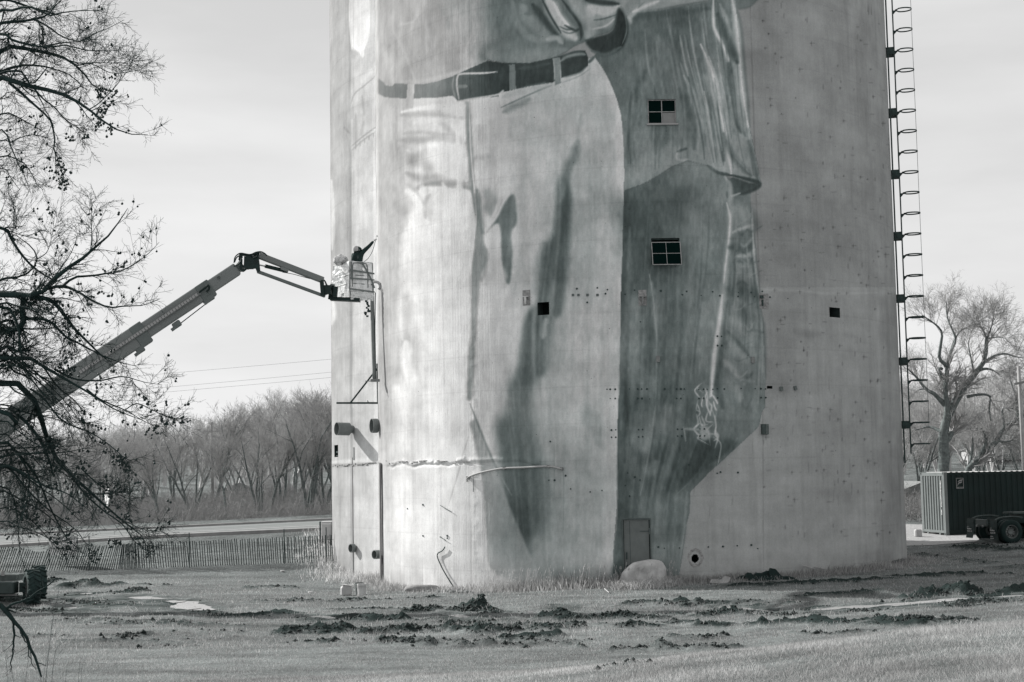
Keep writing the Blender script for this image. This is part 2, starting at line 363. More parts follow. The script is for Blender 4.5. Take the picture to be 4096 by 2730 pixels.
big = ramp_(noise_(.22, 4, (.35, 1, 1)), .35, .65, .84, 1.14); mid = ramp_(noise_(1.1, 6, (.35, 1.2, 1), .65), .3, .7, .62, 1.35); fine = ramp_(noise_(14, 6, (1, .4, 1), .8), .3, .7, .6, 1.4)
gf = mul_(mul_(big, mid), fine)
sc_ = N.new('ShaderNodeVectorMath'); sc_.operation = 'SCALE'; sc_.inputs[0].default_value = tone(.185); L.new(gf, sc_.inputs['Scale'])
md = N.new('ShaderNodeVectorMath'); md.operation = 'SCALE'; md.inputs[0].default_value = earth(.034); L.new(mid, md.inputs['Scale'])
mxx = N.new('ShaderNodeMix'); mxx.data_type = 'RGBA'; L.new(at_.outputs['Fac'], mxx.inputs[0]); L.new(sc_.outputs[0], mxx.inputs[6]); L.new(md.outputs[0], mxx.inputs[7])
L.new(mxx.outputs[2], b.inputs['Base Color'])
bp = N.new('ShaderNodeBump'); bp.inputs['Strength'].default_value = .9; bp.inputs['Distance'].default_value = .06; L.new(noise_(16, 6, (1, 1, 1), .75), bp.inputs['Height']); L.new(bp.outputs[0], b.inputs['Normal'])
gm = npmesh('ground', V, Q, None, mg, True)
gm.attributes.new('mud', 'FLOAT', 'POINT').data.foreach_set('value', mud.reshape(-1).astype(np.float32))
put('ground', gm, kind='structure')
def gz(x, y):
    """height of the finished ground"""
    i = np.clip(np.searchsorted(xs, x) - 1, 0, nx - 2); j = np.clip(np.searchsorted(ys, y) - 1, 0, ny - 2)
    f = (x - xs[i]) / (xs[i + 1] - xs[i]); g = (y - ys[j]) / (ys[j + 1] - ys[j])
    return (GZ[j, i] * (1 - f) + GZ[j, i + 1] * f) * (1 - g) + (GZ[j + 1, i] * (1 - f) + GZ[j + 1, i + 1] * f) * g
def gmud(x, y):
    i = np.clip(np.searchsorted(xs, x) - 1, 0, nx - 2); j = np.clip(np.searchsorted(ys, y) - 1, 0, ny - 2); return mud[j, i]
def gp(px, py):
    p = on_ground(px, py); p[2] = gz(p[0], p[1]); return p

# puddles
mw = mat('muddy_water', .40, .24, 0, .1, 3, .25, 6, spec=1.0)
rs = random.Random(5)
for P, w in PW:
    C = np.vstack([spline(np.c_[P, np.zeros(len(P))], 8)])[:, :2]
    top = []; bot = []
    T = np.gradient(C, axis=0); T /= np.linalg.norm(T, axis=1)[:, None]
    for i, (c, tt) in enumerate(zip(C, T)):
        e = min(1, 3.2 * min(i + .35, len(C) - 1 - i + .35) / len(C) + .15)
        hw = 1.35 * w * c[1] ** 2 / (3.9 * F_PX) * e * (.75 + .5 * rs.random())
        n_ = np.array([-tt[1], tt[0]]) * hw * 1.2
        z = float(gbase(c[0], c[1])) - .034
        top.append((c[0] + n_[0], c[1] + n_[1], z)); n2 = n_ * (.6 + .6 * rs.random()); bot.append((c[0] - n2[0], c[1] - n2[1], z))
    m_ = MB(); Vp = top + bot; k = len(top)
    m_.add(Vp, [(i, i + 1, k + i + 1, k + i) for i in range(k - 1)])
    m_.obj('puddle_water', mw, None, kind='structure')

# road strip, kerb berm beyond it, verge gravel on the right
mr = mat('road_surface', .20, .9, 0, .12, .7, .3, 60, stretch=(.2, 1, 1), dirt=.12)
def strip(u0, u1, y0, y1, dz, n=60, k=8):
    Vs = []
    for j in range(k + 1):
        y = y0 + (y1 - y0) * j / k
        for i in range(n + 1):
            x = (u0 + (u1 - u0) * i / n - CX) / F_PX * y
            Vs.append((x, y, float(gbase(x, y)) + dz))
    Fq = [(j * (n + 1) + i, j * (n + 1) + i + 1, (j + 1) * (n + 1) + i + 1, (j + 1) * (n + 1) + i) for j in range(k) for i in range(n)]
    return np.array(Vs), Fq
m_ = MB(); m_.add(*strip(-2600, 1900, 64.6, 77.6, .03)); m_.obj('road', mr, None, smooth=True, kind='structure')
m_ = MB(); m_.add(*strip(-2600, 1500, 67.0, 67.25, .045, 60, 1)); m_.obj('road_line', mat('worn_road_paint', .42, .9, 0, .3, 3), None, kind='structure')
m_ = MB(); m_.add(*strip(-2600, 1500, 72.0, 72.2, .045, 60, 1)); m_.obj('road_seam', mat('road_seam_tar', .14, .9, 0, .3, 3), None, kind='structure')
for nm, ya, yb, h in (('near_kerb', 64.3, 64.58, .10), ('far_kerb', 77.62, 78.0, .14)):
    Vs, Fq = strip(-2600, 1900, ya, yb, h, 60, 1); V2 = Vs.copy(); V2[:, 2] -= h + .15
    k = 61; m_ = MB(); m_.add(np.vstack([Vs, V2]), Fq + [(i, i + 1, 2 * k + i + 1, 2 * k + i) for i in range(60)] + [(k + i, k + i + 1, 3 * k + i + 1, 3 * k + i) for i in range(60)])
    m_.obj(nm, mat('kerb_concrete', .26, .9, 0, .2, 2), None, kind='structure')
mgv = mat('pale_gravel', .36, .95, 0, .3, 9, .6, 40)
Vs, Fq = strip(3420, 4900, 62.5, 76.5, .012, 60, 40)
m_ = MB(); m_.add(Vs, Fq); m_.obj('gravel_pad', mgv, None, smooth=True, kind='structure')
# ------------------------------------------------------------------ silo shells
SCX, SCY, SR = 4.89, 57.0, 10.27
TCX, TCY, TR = 2.09, 62.55, 10.0
TOP = 34.0
def hit(px, py, c=(SCX, SCY), R=SR):
    d = ray(px, py); ox, oy = -c[0], -c[1]
    a = d[0] ** 2 + d[1] ** 2; b_ = 2 * (ox * d[0] + oy * d[1]); cc = ox * ox + oy * oy - R * R
    D = b_ * b_ - 4 * a * cc
    t_ = (-b_ - math.sqrt(max(D, 0))) / (2 * a)
    P = CAM + d * t_; n_ = np.array([P[0] - c[0], P[1] - c[1], 0]); n_ /= np.linalg.norm(n_)
    return P, n_
def sil(px, py): return hit(px, py)
def tow(px, py): return hit(px, py, (TCX, TCY), TR)
# --- the painting, laid out once on a canvas then fixed to the wall
S_ = 2.5; X0c, Y0c = 1290., -40.; CWd, CHt = 970, 990
cx_ = X0c + S_ * (np.arange(CWd) + .5); cy_ = Y0c + S_ * (np.arange(CHt) + .5)
T_ = np.zeros((CHt, CWd)); M_ = np.zeros((CHt, CWd)); B_ = np.zeros((CHt, CWd))
A = lambda *p: [(1300 + x * .5102, y * .5102) for x, y in p]
B = lambda *p: [(2300 + x * .595, y * .595) for x, y in p]
C = lambda *p: [(1300 + x * .574, 700 + y * .574) for x, y in p]
D = lambda *p: [(2300 + x * .595, 800 + y * .595) for x, y in p]
E = lambda *p: [(1300 + x * .574, 1500 + y * .574) for x, y in p]
Fc = lambda *p: [(2300 + x * .595, 1600 + y * .595) for x, y in p]
def boxblur(a, r):
    r = int(round(r))
    if r < 1: return a
    for ax in (0, 1):
        p = np.pad(a, [(r + 1, r) if i == ax else (0, 0) for i in (0, 1)], mode='edge').cumsum(ax)
        a = (np.take(p, range(2 * r + 1, p.shape[ax]), ax) - np.take(p, range(0, p.shape[ax] - 2 * r - 1), ax)) / (2 * r + 1)
    return a
def window(pts, pad):
    p = np.array(pts); x0, y0 = p.min(0) - pad; x1, y1 = p.max(0) + pad
    i0 = max(0, int((x0 - X0c) / S_)); i1 = min(CWd, int((x1 - X0c) / S_) + 2); j0 = max(0, int((y0 - Y0c) / S_)); j1 = min(CHt, int((y1 - Y0c) / S_) + 2)
    return i0, max(i1, i0 + 1), j0, max(j1, j0 + 1)
def lay(win, mask, tn, a, paint=True):
    i0, i1, j0, j1 = win; X, Y = np.meshgrid(cx_[i0:i1], cy_[j0:j1]); mask = np.clip(mask * a, 0, 1)
    tv = tn(X, Y) if callable(tn) else tn
    s = (slice(j0, j1), slice(i0, i1))
    if paint:
        T_[s] = T_[s] * (1 - mask) + tv * mask; M_[s] = np.maximum(M_[s], mask)
    else: B_[s] += mask * tv
def poly(pts, tn, blur=4, a=1., smooth=True, paint=True):
    pts = [tuple(p) for p in pts]
    if smooth:
        q = np.array(pts + pts[:3]); sp = spline(np.c_[np.array([pts[-1]] + pts + pts[:2]), np.zeros(len(pts) + 3)], 5)[5:-5, :2]; pts = [tuple(p) for p in sp]
    w_ = window(pts, blur * 3 + 4); i0, i1, j0, j1 = w_
    X, Y = np.meshgrid(cx_[i0:i1], cy_[j0:j1]); ins = np.zeros(X.shape, bool)
    for (xa, ya), (xb, yb) in zip(pts, pts[1:] + pts[:1]):
        if ya == yb: continue
        r_ = ((ya > Y[:, 0]) != (yb > Y[:, 0])); xx = (xb - xa) * (Y[:, 0] - ya) / (yb - ya) + xa
        ins ^= r_[:, None] & (X < xx[:, None])
    m = ins.astype(float); r = blur / S_ / 1.6
    for _ in range(3): m = boxblur(m, r) if r >= .6 else m
    lay(w_, m, tn, a, paint)
def stroke(pts, wd, tn, soft=.6, a=1., paint=True):
    sp = spline(np.c_[np.array(pts), np.zeros(len(pts))], 6)[:, :2]
    w_ = window(sp, wd * 1.6 + 4); i0, i1, j0, j1 = w_; X, Y = np.meshgrid(cx_[i0:i1], cy_[j0:j1])
    d = np.full(X.shape, 1e9); n = len(sp) - 1
    for k, (p, q) in enumerate(zip(sp[:-1], sp[1:])):
        v = q - p; t_ = np.clip(((X - p[0]) * v[0] + (Y - p[1]) * v[1]) / ((v ** 2).sum() + 1e-9), 0, 1)
        e = min(1, 5 * (k + .5) / n, 5 * (n - k - .5) / n) * .6 + .4
        d = np.minimum(d, np.hypot(X - p[0] - t_ * v[0], Y - p[1] - t_ * v[1]) / e)
    h = wd / 2; m = np.clip((h * (1 + soft) + 1 - d) / (2 * h * soft + 2), 0, 1); m = m * m * (3 - 2 * m)
    lay(w_, m, tn, a, paint)
def gx(*kv):
    xs_ = [k for k, _ in kv]; vs = [v for _, v in kv]; return lambda X, Y: np.interp(X, xs_, vs)
# light trousers
TR_R = [(2376,225),(2422,291),(2463,383),(2484,460),(2493,560),(2497,700),(2491,930),(2488,1160),(2480,1390),(2477,1557),(2471,1787),(2468,2017),(2454,2190),(2446,2400)]
def trs(X, Y):
    hi = np.interp(X, [1505,1560,1620,1680,1800,1880,1950,2020,2100,2250,2400,2480], [186,188,192,200,198,176,168,152,142,140,139,138])
    lo = np.interp(X, [1505,1560,1620,1700,1800,1880,1950,2020,2100,2250,2400,2480], [214,224,242,244,236,214,172,150,122,120,126,138])
    k = np.clip((Y - 1500) / 500, 0, 1); return hi * (1 - k) + lo * k
poly([(1496,250)] + A((410,610),(1000,600),(1300,520),(1900,560)) + TR_R + [(1496,2420)], trs, 2, smooth=False)
poly(A((395,250),(395,1568),(600,1568),(620,1300),(520,1000),(600,860),(500,700)) + [(1500,900)], 176, 14, .5)
# left leg wrinkles
for pts, w, tn, a in [
 (A((600,880),(760,850),(900,838),(1060,850)),16,226,.9),(A((600,905),(800,900),(1090,930)),22,160,.6),(A((650,1000),(820,960),(1060,1020)),28,200,.6),
 (A((560,1100),(760,1100),(900,1080),(1120,1130)),26,150,.55),(A((640,1180),(700,1190),(760,1150),(900,1150),(1090,1260)),20,214,.8),
 (A((680,1260),(760,1250),(830,1310)),56,146,.8),(A((640,1360),(760,1400),(900,1390),(1120,1440)),30,150,.8),(A((690,1540),(760,1450),(900,1445),(1130,1500)),16,140,.6),
 (A((540,980),(560,1200),(600,1400)),30,170,.5),(A((640,1500),(700,1520),(720,1568)),30,232,.8),
 (C((700,70),(800,55),(920,65),(1020,100)),22,136,.9),(C((760,170),(820,130),(960,115),(1030,150),(1040,190)),15,220,.9),
 (C((700,300),(690,200),(730,140)),18,160,.7),(C((720,330),(800,310),(930,290)),22,188,.6),(C((610,140),(650,180),(640,260),(600,330)),40,240,.9),
 (C((560,380),(640,330),(720,330)),20,230,.6),(C((560,430),(620,600),(640,700),(560,800)),70,236,.7),(C((960,380),(1030,330)),18,200,.6),
 (C((900,420),(930,500),(1030,700)),60,196,.5),(C((600,600),(760,560),(900,580)),14,205,.6),(C((620,735),(750,755),(840,790),(900,870)),34,178,.8),
 (C((780,720),(900,730)),30,180,.6),(C((630,820),(720,860),(860,940)),60,238,.7),(C((660,740),(700,900)),12,200,.5),(C((560,1080),(640,1060),(760,1120)),24,204,.5),
 (C((630,1130),(600,1230),(620,1350),(660,1450)),26,180,.8),(C((560,1160),(550,1300),(600,1460),(700,1568)),26,246,.9),(C((760,1040),(840,1140),(880,1160)),30,208,.5),
 (C((800,1250),(760,1400),(850,1500)),110,212,.6),(C((480,200),(560,260)),30,170,.5),(C((470,700),(500,900),(520,1200),(560,1500)),40,196,.6),
 (C((560,400),(530,600),(520,900),(540,1150)),18,232,.6),
 (E((880,0),(920,200),(960,330)),16,198,.6),(E((500,100),(620,300),(640,520)),60,240,.7),(E((760,420),(900,300),(930,520)),26,224,.6)]:
    stroke(pts, w, tn, .8, a)
# shadowed seam down the middle
poly(A((1095,790),(1140,800),(1150,1000),(1165,1260),(1175,1568)) + C((1055,40),(1060,220),(1105,400),(1110,480),(1155,560),(1085,700),(1070,900),(1050,1200),(1030,1568),(985,1568),(1000,1250),(1015,950),(1010,700),(1040,520),(1050,300),(1015,120),(1020,0)) + A((1130,1500),(1120,1240),(1100,1000)), lambda X, Y: np.interp(Y, [400,900,1500], [122,112,138]), 4, .95, False)
stroke(A((1134,800),(1136,1000),(1148,1250),(1170,1480)) + C((1048,200),(1052,330),(1020,600),(1020,860)), 5, 190, .5, .75)
stroke(C((1060,110),(1075,260),(1100,400)), 26, 90, .8, .7); stroke(C((1035,1000),(1020,1300),(1005,1568)), 20, 118, .8, .6)
for pts, w, tn, a in [(C((1130,120),(1160,180),(1150,260)),60,112,.7),(C((1215,60),(1225,130),(1190,250),(1120,380)),9,172,.8),(C((1260,150),(1200,290),(1130,400)),7,176,.7),
 (A((1180,850),(1230,860),(1250,930),(1200,960)),26,196,.6),(A((1210,1000),(1240,1100)),40,150,.5),(A((1300,820),(1390,900),(1400,1250),(1430,1568)),30,184,.5),(A((1300,1180),(1330,1400),(1300,1568)),40,140,.5),(A((1180,1240),(1290,1230)),22,136,.5)]:
    stroke(pts, w, tn, .8, a)
# fold shadows of the right leg
poly(C((1300,138),(1325,160),(1335,330),(1300,400),(1305,560),(1290,740),(1260,745),(1230,600),(1220,370),(1185,345),(1110,420),(1200,300),(1255,190)), 82, 6, .95)
poly(C((1160,420),(1190,360),(1220,400),(1230,600),(1270,720),(1180,760),(1140,640),(1140,500)), 170, 8, .7)
poly(C((1648,0),(1695,60),(1718,160),(1712,330),(1708,480),(1695,650),(1670,850),(1640,990),(1600,1000),(1590,1150),(1560,1360)) + E((1440,40),(1340,90),(1300,150),(1290,100),(1320,0)) + C((1300,1530),(1340,1350),(1370,1100),(1410,960),(1480,880),(1505,700),(1530,520),(1590,400),(1612,230),(1620,90)), lambda X, Y: np.interp(Y, [700,1000,1500], [60,66,76]), 13, 1.)
stroke(C((1530,480),(1500,700),(1490,860)), 40, 76, 1, .5); stroke(C((1540,1010),(1520,1130)), 22, 128, .9, .7); poly(C((1560,1150),(1640,1000),(1690,1100),(1640,1400),(1560,1500)), 118, 26, .6)
stroke(A((1985,1110),(1950,1240),(1900,1330),(1850,1568)), 34, 92, .9, .8); stroke(A((2010,900),(1975,1130)), 20, 124, .9, .6)
stroke(A((2200,600),(2280,800),(2330,1100),(2330,1568)), 40, 150, 1, .7); stroke(C((1860,100),(1850,300),(1780,700),(1800,1100)), 90, 128, 1, .4)
poly(E((1330,0),(1290,160),(1270,260),(1210,300),(1195,420),(1215,600),(1195,800),(1210,1000),(1220,1250),(1330,1330),(1420,1290),(1440,1150),(1530,1100),(1560,850),(1560,650),(1500,560),(1430,300),(1440,100),(1500,0)), 80, 28, .92)
poly(E((1260,880),(1340,650),(1480,640),(1500,850),(1470,1010),(1380,1180),(1290,1100)), 70, 34, .8); stroke(E((1250,380),(1300,420),(1290,560)), 50, 84, 1, .6)
poly(E((1830,200),(1890,260),(1935,380),(1925,520),(1860,420),(1780,300)), 104, 18, .7)
poly(E((1700,1330),(1900,1360),(2050,1300),(2050,1430),(1500,1440),(1480,1380)), 96, 26, .7)
poly(E((1960,100),(2045,100),(2040,500),(2030,1000),(1990,1440),(1930,1440),(1950,900),(1940,400)), 143, 14, .6)
# crossing shadow lines of the boom, painted low on the light leg
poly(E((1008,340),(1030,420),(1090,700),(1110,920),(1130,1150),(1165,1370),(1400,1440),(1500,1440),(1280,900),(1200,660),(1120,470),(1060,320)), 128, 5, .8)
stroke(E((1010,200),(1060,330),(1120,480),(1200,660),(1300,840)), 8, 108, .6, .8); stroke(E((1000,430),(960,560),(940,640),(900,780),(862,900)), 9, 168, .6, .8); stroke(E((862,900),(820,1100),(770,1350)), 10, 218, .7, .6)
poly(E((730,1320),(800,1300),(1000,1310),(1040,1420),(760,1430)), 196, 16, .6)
# shirt over the belt
poly([(1496,-60)] + A((1300,-80),(1560,-60),(1700,-60),(2050,-60),(2110,300),(1990,345),(1900,400),(1780,455),(1600,495),(1400,492),(1275,470),(1268,505),(1140,535),(1000,600),(880,640),(760,664),(640,660),(545,655),(520,675),(480,670),(450,640),(408,606)), gx((1505,176),(1600,168),(1700,160),(1800,150),(1900,138),(1950,120),(2000,94),(2200,84),(2400,78)), 2, smooth=False)
for pts, w, tn, a in [(A((1270,470),(1240,440),(1260,390),(1330,360),(1500,370)),30,92,.7),(A((1350,450),(1550,465),(1750,430),(1880,390)),50,104,.7),(A((1330,0),(1400,160),(1600,330)),90,78,.6),
 (A((440,330),(500,520),(540,650)),30,196,.6),(A((520,220),(620,400),(700,620)),10,186,.7),(A((700,200),(820,400),(860,560)),26,150,.4),(A((600,260),(640,420)),70,152,.4),
 (A((400,260),(470,225),(640,185),(700,160),(760,60),(780,0)),8,192,.7),(A((640,60),(660,130),(700,160)),30,148,.5),(A((1000,420),(1120,500)),50,162,.5),(A((560,640),(760,640),(1000,580),(1200,520)),18,186,.5),(A((410,300),(405,560)),20,200,.5)]:
    stroke(pts, w, tn, .9, a)
poly(A((340,-40),(400,-40),(400,260),(370,180)), 150, 3, .9, False)
# belt
for pts, w, tn, a in [(C((640,350),(600,560),(620,720)),90,246,.75),(C((800,380),(780,540),(860,680)),120,240,.6),(C((700,820),(740,960),(720,1100)),130,240,.6),(C((570,1180),(575,1330),(640,1480)),36,252,.9),(C((880,820),(930,1000),(960,1200)),60,214,.5),(E((600,120),(700,360),(560,520)),150,244,.6),(C((500,260),(500,500),(495,900)),46,178,.6),(A((560,1000),(540,1250),(560,1500)),44,168,.6),(A((800,1230),(900,1280),(1000,1380)),60,222,.6)]:
    stroke(pts, w, tn, 1, a)
poly(A((404,606),(450,640),(480,672),(525,676),(548,655),(640,660),(760,664),(880,640),(1000,600),(1140,535),(1275,478),(1400,495),(1600,497),(1780,457),(1860,435),(1960,400),(2040,395),(2062,450),(2062,520),(2000,570),(1860,610),(1780,650),(1600,680),(1450,712),(1370,730),(1360,760),(1200,770),(1040,795),(1000,752),(880,768),(640,775),(470,765),(410,735)), gx((1505,122),(1750,116),(1810,92),(1900,62),(1980,46),(2340,44)), 2, .97, False)
stroke(A((1350,565),(1240,575),(1080,580),(1040,600),(1035,680),(1050,780)), 7, 182, .4, .9); stroke(A((1010,600),(1000,680),(1020,770)), 7, 138, .5, .7); stroke(A((1035,795),(1200,770),(1350,745),(1395,715)), 8, 158, .4, .9)
stroke(A((1045,680),(1110,678)), 14, 118, .3, .8); stroke(A((1380,735),(1398,712)), 9, 150, .3, .9); stroke(A((1520,540),(1620,530),(1760,500)), 14, 66, .8, .6); stroke(A((1850,480),(1900,445),(2000,425),(2040,430)), 12, 112, .7, .8); stroke(A((1860,610),(1990,575),(2055,520)), 6, 88, .5, .8)
stroke(A((1860,440),(1950,405),(2035,400)), 5, 84, .4, .5)
poly(A((648,662),(702,664),(692,850),(632,852)), 186, 2, 1, False); poly(A((1443,508),(1490,506),(1498,700),(1445,712)), 92, 2, 1, False); poly(A((1785,460),(1835,450),(1850,600),(1850,655),(1805,670),(1795,560)), 98, 2, 1, False)
stroke(A((1788,462),(1800,540),(1798,640)), 4, 132, .4, .8); stroke(A((1838,455),(1846,520),(1850,640)), 4, 136, .4, .8)
stroke(A((1370,760),(1366,838),(1400,835)), 7, 150, .5, .9); stroke(A((1380,845),(1500,790),(1700,700),(1780,672)), 6, 96, .5, .9); stroke(A((1400,880),(1500,830),(1600,780)), 26, 104, .9, .7); stroke(A((1400,760),(1600,700),(1780,665)), 22, 134, .8, .7)
stroke(A((1860,650),(1990,600),(2080,540)), 5, 112, .5, .7); stroke(A((2070,490),(2110,450)), 12, 60, .5, .9)
# folded-arm shapes at the top, kept loose
poly(A((1400,-60),(1480,90),(1480,160),(1540,260),(1640,320),(1760,330),(1830,370),(1990,345),(2110,290),(2250,240),(2310,100),(2330,-60)), 84, 3, .95)
for pts, w, tn, a in [(A((1470,20),(1500,170),(1600,290),(1740,325)),26,98,.8),(A((1560,10),(1580,120),(1680,230),(1760,310)),44,104,.9),(A((1545,20),(1600,30),(1610,100),(1570,110)),20,80,.7),
 (A((1630,40),(1740,180),(1820,270)),28,54,.9),(A((1750,0),(1800,110),(1860,200),(1960,300)),52,150,.9),(A((1790,20),(1850,130),(1930,230)),10,178,.8),(A((1700,-10),(1770,130),(1850,260)),9,46,.9),(A((1840,210),(1900,235),(1950,225)),6,60,.8),(A((1850,240),(1910,262),(1970,250)),6,64,.7),(A((1850,-10),(1950,120),(2000,200),(2010,290)),12,46,1),(A((1930,0),(2020,90),(2090,200),(2060,290)),54,122,.9),
 (A((2080,60),(2180,90),(2290,60)),60,150,.9),(A((2050,0),(2160,20),(2300,30)),22,40,.9),(A((2130,130),(2200,190),(2290,110)),34,112,.9),(A((1880,200),(1960,240),(1990,230)),10,52,.9),(A((2110,160),(2180,150),(2280,120)),6,64,.9),
 (A((2100,230),(2200,205),(2270,150)),8,140,.9),(A((1740,310),(1820,300),(1860,340)),20,126,.8),(A((1990,200),(2020,260),(2000,320)),8,60,.8)]:
    stroke(pts, w, tn, .6, a)
# dark shirt of the second figure
shirt = B((128,380),(380,80),(560,66),(900,10),(930,-60),(1072,-60),(1100,250),(1130,600),(1160,800),(1190,930),(1250,1230),(1180,1232),(1050,1182),(960,1160),(880,1110),(760,1080),(650,1120),(560,1180),(460,1235),(330,1280),(332,900),(300,720),(240,560),(180,450))
poly(shirt, lambda X, Y: 70 + 22 * np.clip((Y - 150) / 500, 0, 1) + 14 * np.clip((X - 2700) / 200, 0, 1), 2, smooth=False)
poly(A((2300,60),(2370,160),(2360,330),(2260,425),(2140,432),(2040,330),(2120,290),(2250,240)), 40, 3, .95); stroke(A((2090,400),(2200,430),(2320,370)), 14, 74, .8, .8); stroke(A((2352,120),(2366,240),(2330,350)), 4, 96, .5, .6)
for pts, w, tn, a in [(B((930,0),(930,120),(940,200),(990,300),(1030,420),(1040,620)),12,132,.85),(B((845,300),(900,430),(940,560),(970,700),(1010,900),(1040,1080),(1050,1160)),13,136,.9),(B((900,380),(960,560),(980,700)),8,122,.7),
 (B((1060,0),(1095,200),(1110,380),(1130,600),(1165,850)),30,132,.85),(B((975,30),(1030,180),(1070,380),(1100,560)),18,112,.6),(B((960,100),(1040,300),(1090,420)),30,60,.85),(B((1035,430),(1045,700),(1080,850),(1140,920)),34,62,.8),
 (B((1040,650),(1060,820),(1100,900),(1170,940)),14,112,.7),(B((830,400),(850,560),(900,740),(960,900),(1000,1080)),26,72,.8),(B((790,420),(850,640),(910,760)),10,104,.5),(B((730,510),(790,620),(820,760),(830,900),(825,1040)),12,108,.8),
 (B((700,600),(760,740),(800,860),(800,1000)),26,68,.7),(B((840,780),(880,900),(910,1040)),8,108,.7),(B((920,760),(950,900),(975,1100)),14,112,.7),(B((940,1000),(960,1110)),26,90,.6),(B((1000,900),(1060,1050),(1180,1180)),24,70,.7),(B((1080,1060),(1170,1160)),8,104,.6),
 (B((1170,950),(1230,1220)),18,72,.7),(B((470,200),(480,350),(500,480),(550,620)),8,92,.7),(B((480,480),(430,560),(410,680)),26,62,.7),(B((540,700),(600,830),(615,920),(570,1010)),24,70,.6),(B((500,860),(480,960),(520,1020)),60,98,.6),
 (B((380,1180),(500,1110),(640,1060),(700,1050)),70,102,.7),(B((650,370),(680,500)),18,60,.5),(B((560,260),(640,420),(660,560)),60,82,.6),(B((700,1000),(680,1060),(720,1080),(760,1070)),8,122,.8),(B((690,1020),(750,1000)),10,60,.8),
 (B((760,1086),(880,1118),(1000,1165),(1055,1172)),5,142,.9),(B((1060,1190),(1150,1215),(1240,1232)),6,118,.7),(B((400,120),(560,100),(900,60)),26,62,.6),(B((380,450),(430,520)),60,62,.5)]:
    stroke(pts, w, tn, .8, a)
poly(B((1070,-60),(1250,-60),(1200,30),(1140,58),(1080,50)), 96, 4, .8); poly(B((-40,-60),(910,-60),(905,8),(700,40),(560,68),(420,85),(385,120),(378,170),(330,90),(300,20)), 112, 3, .9, False); stroke(B((390,80),(480,40),(560,10)), 14, 136, .8, .8); stroke(B((420,60),(470,10)), 4, 84, .5, .6)
# dark jeans
jeans = B((330,1282),(460,1238),(560,1182),(650,1122),(760,1084),(880,1112),(960,1162),(1020,1190),(1048,1250),(1050,1310),(1125,1295),(1180,1300)) + D((1180,60),(1200,250),(1215,450),(1235,650),(1262,800),(1272,1000),(1282,1180),(1275,1400)) + Fc((1255,80),(1235,180),(1150,260),(1000,400),(900,490),(775,620),(768,760),(740,880),(720,1050),(700,1180),(250,1220),(258,1050),(282,860),(290,600),(285,300),(290,0)) + D((300,1300),(308,640),(322,250))
poly(jeans, lambda X, Y: np.interp(X, [2480,2700,2900,3060], [64,76,84,88]) + 10 * np.clip((Y - 1900) / 300, 0, 1), 2, smooth=False)
stroke(B((1060,1180),(1240,1238),(1125,1298),(1030,1250)), 18, 56, .5, .9); poly(B((1060,1195),(1180,1235),(1245,1240),(1125,1298),(1050,1310),(1020,1215)), 62, 2, .95, False); stroke(B((1040,1325),(1110,1300)), 7, 126, .5, .8); stroke(B((1020,1290),(1025,1330)), 8, 40, .5, .9); stroke(B((890,1115),(960,1160),(1050,1180)), 14, 44, .4, .9)
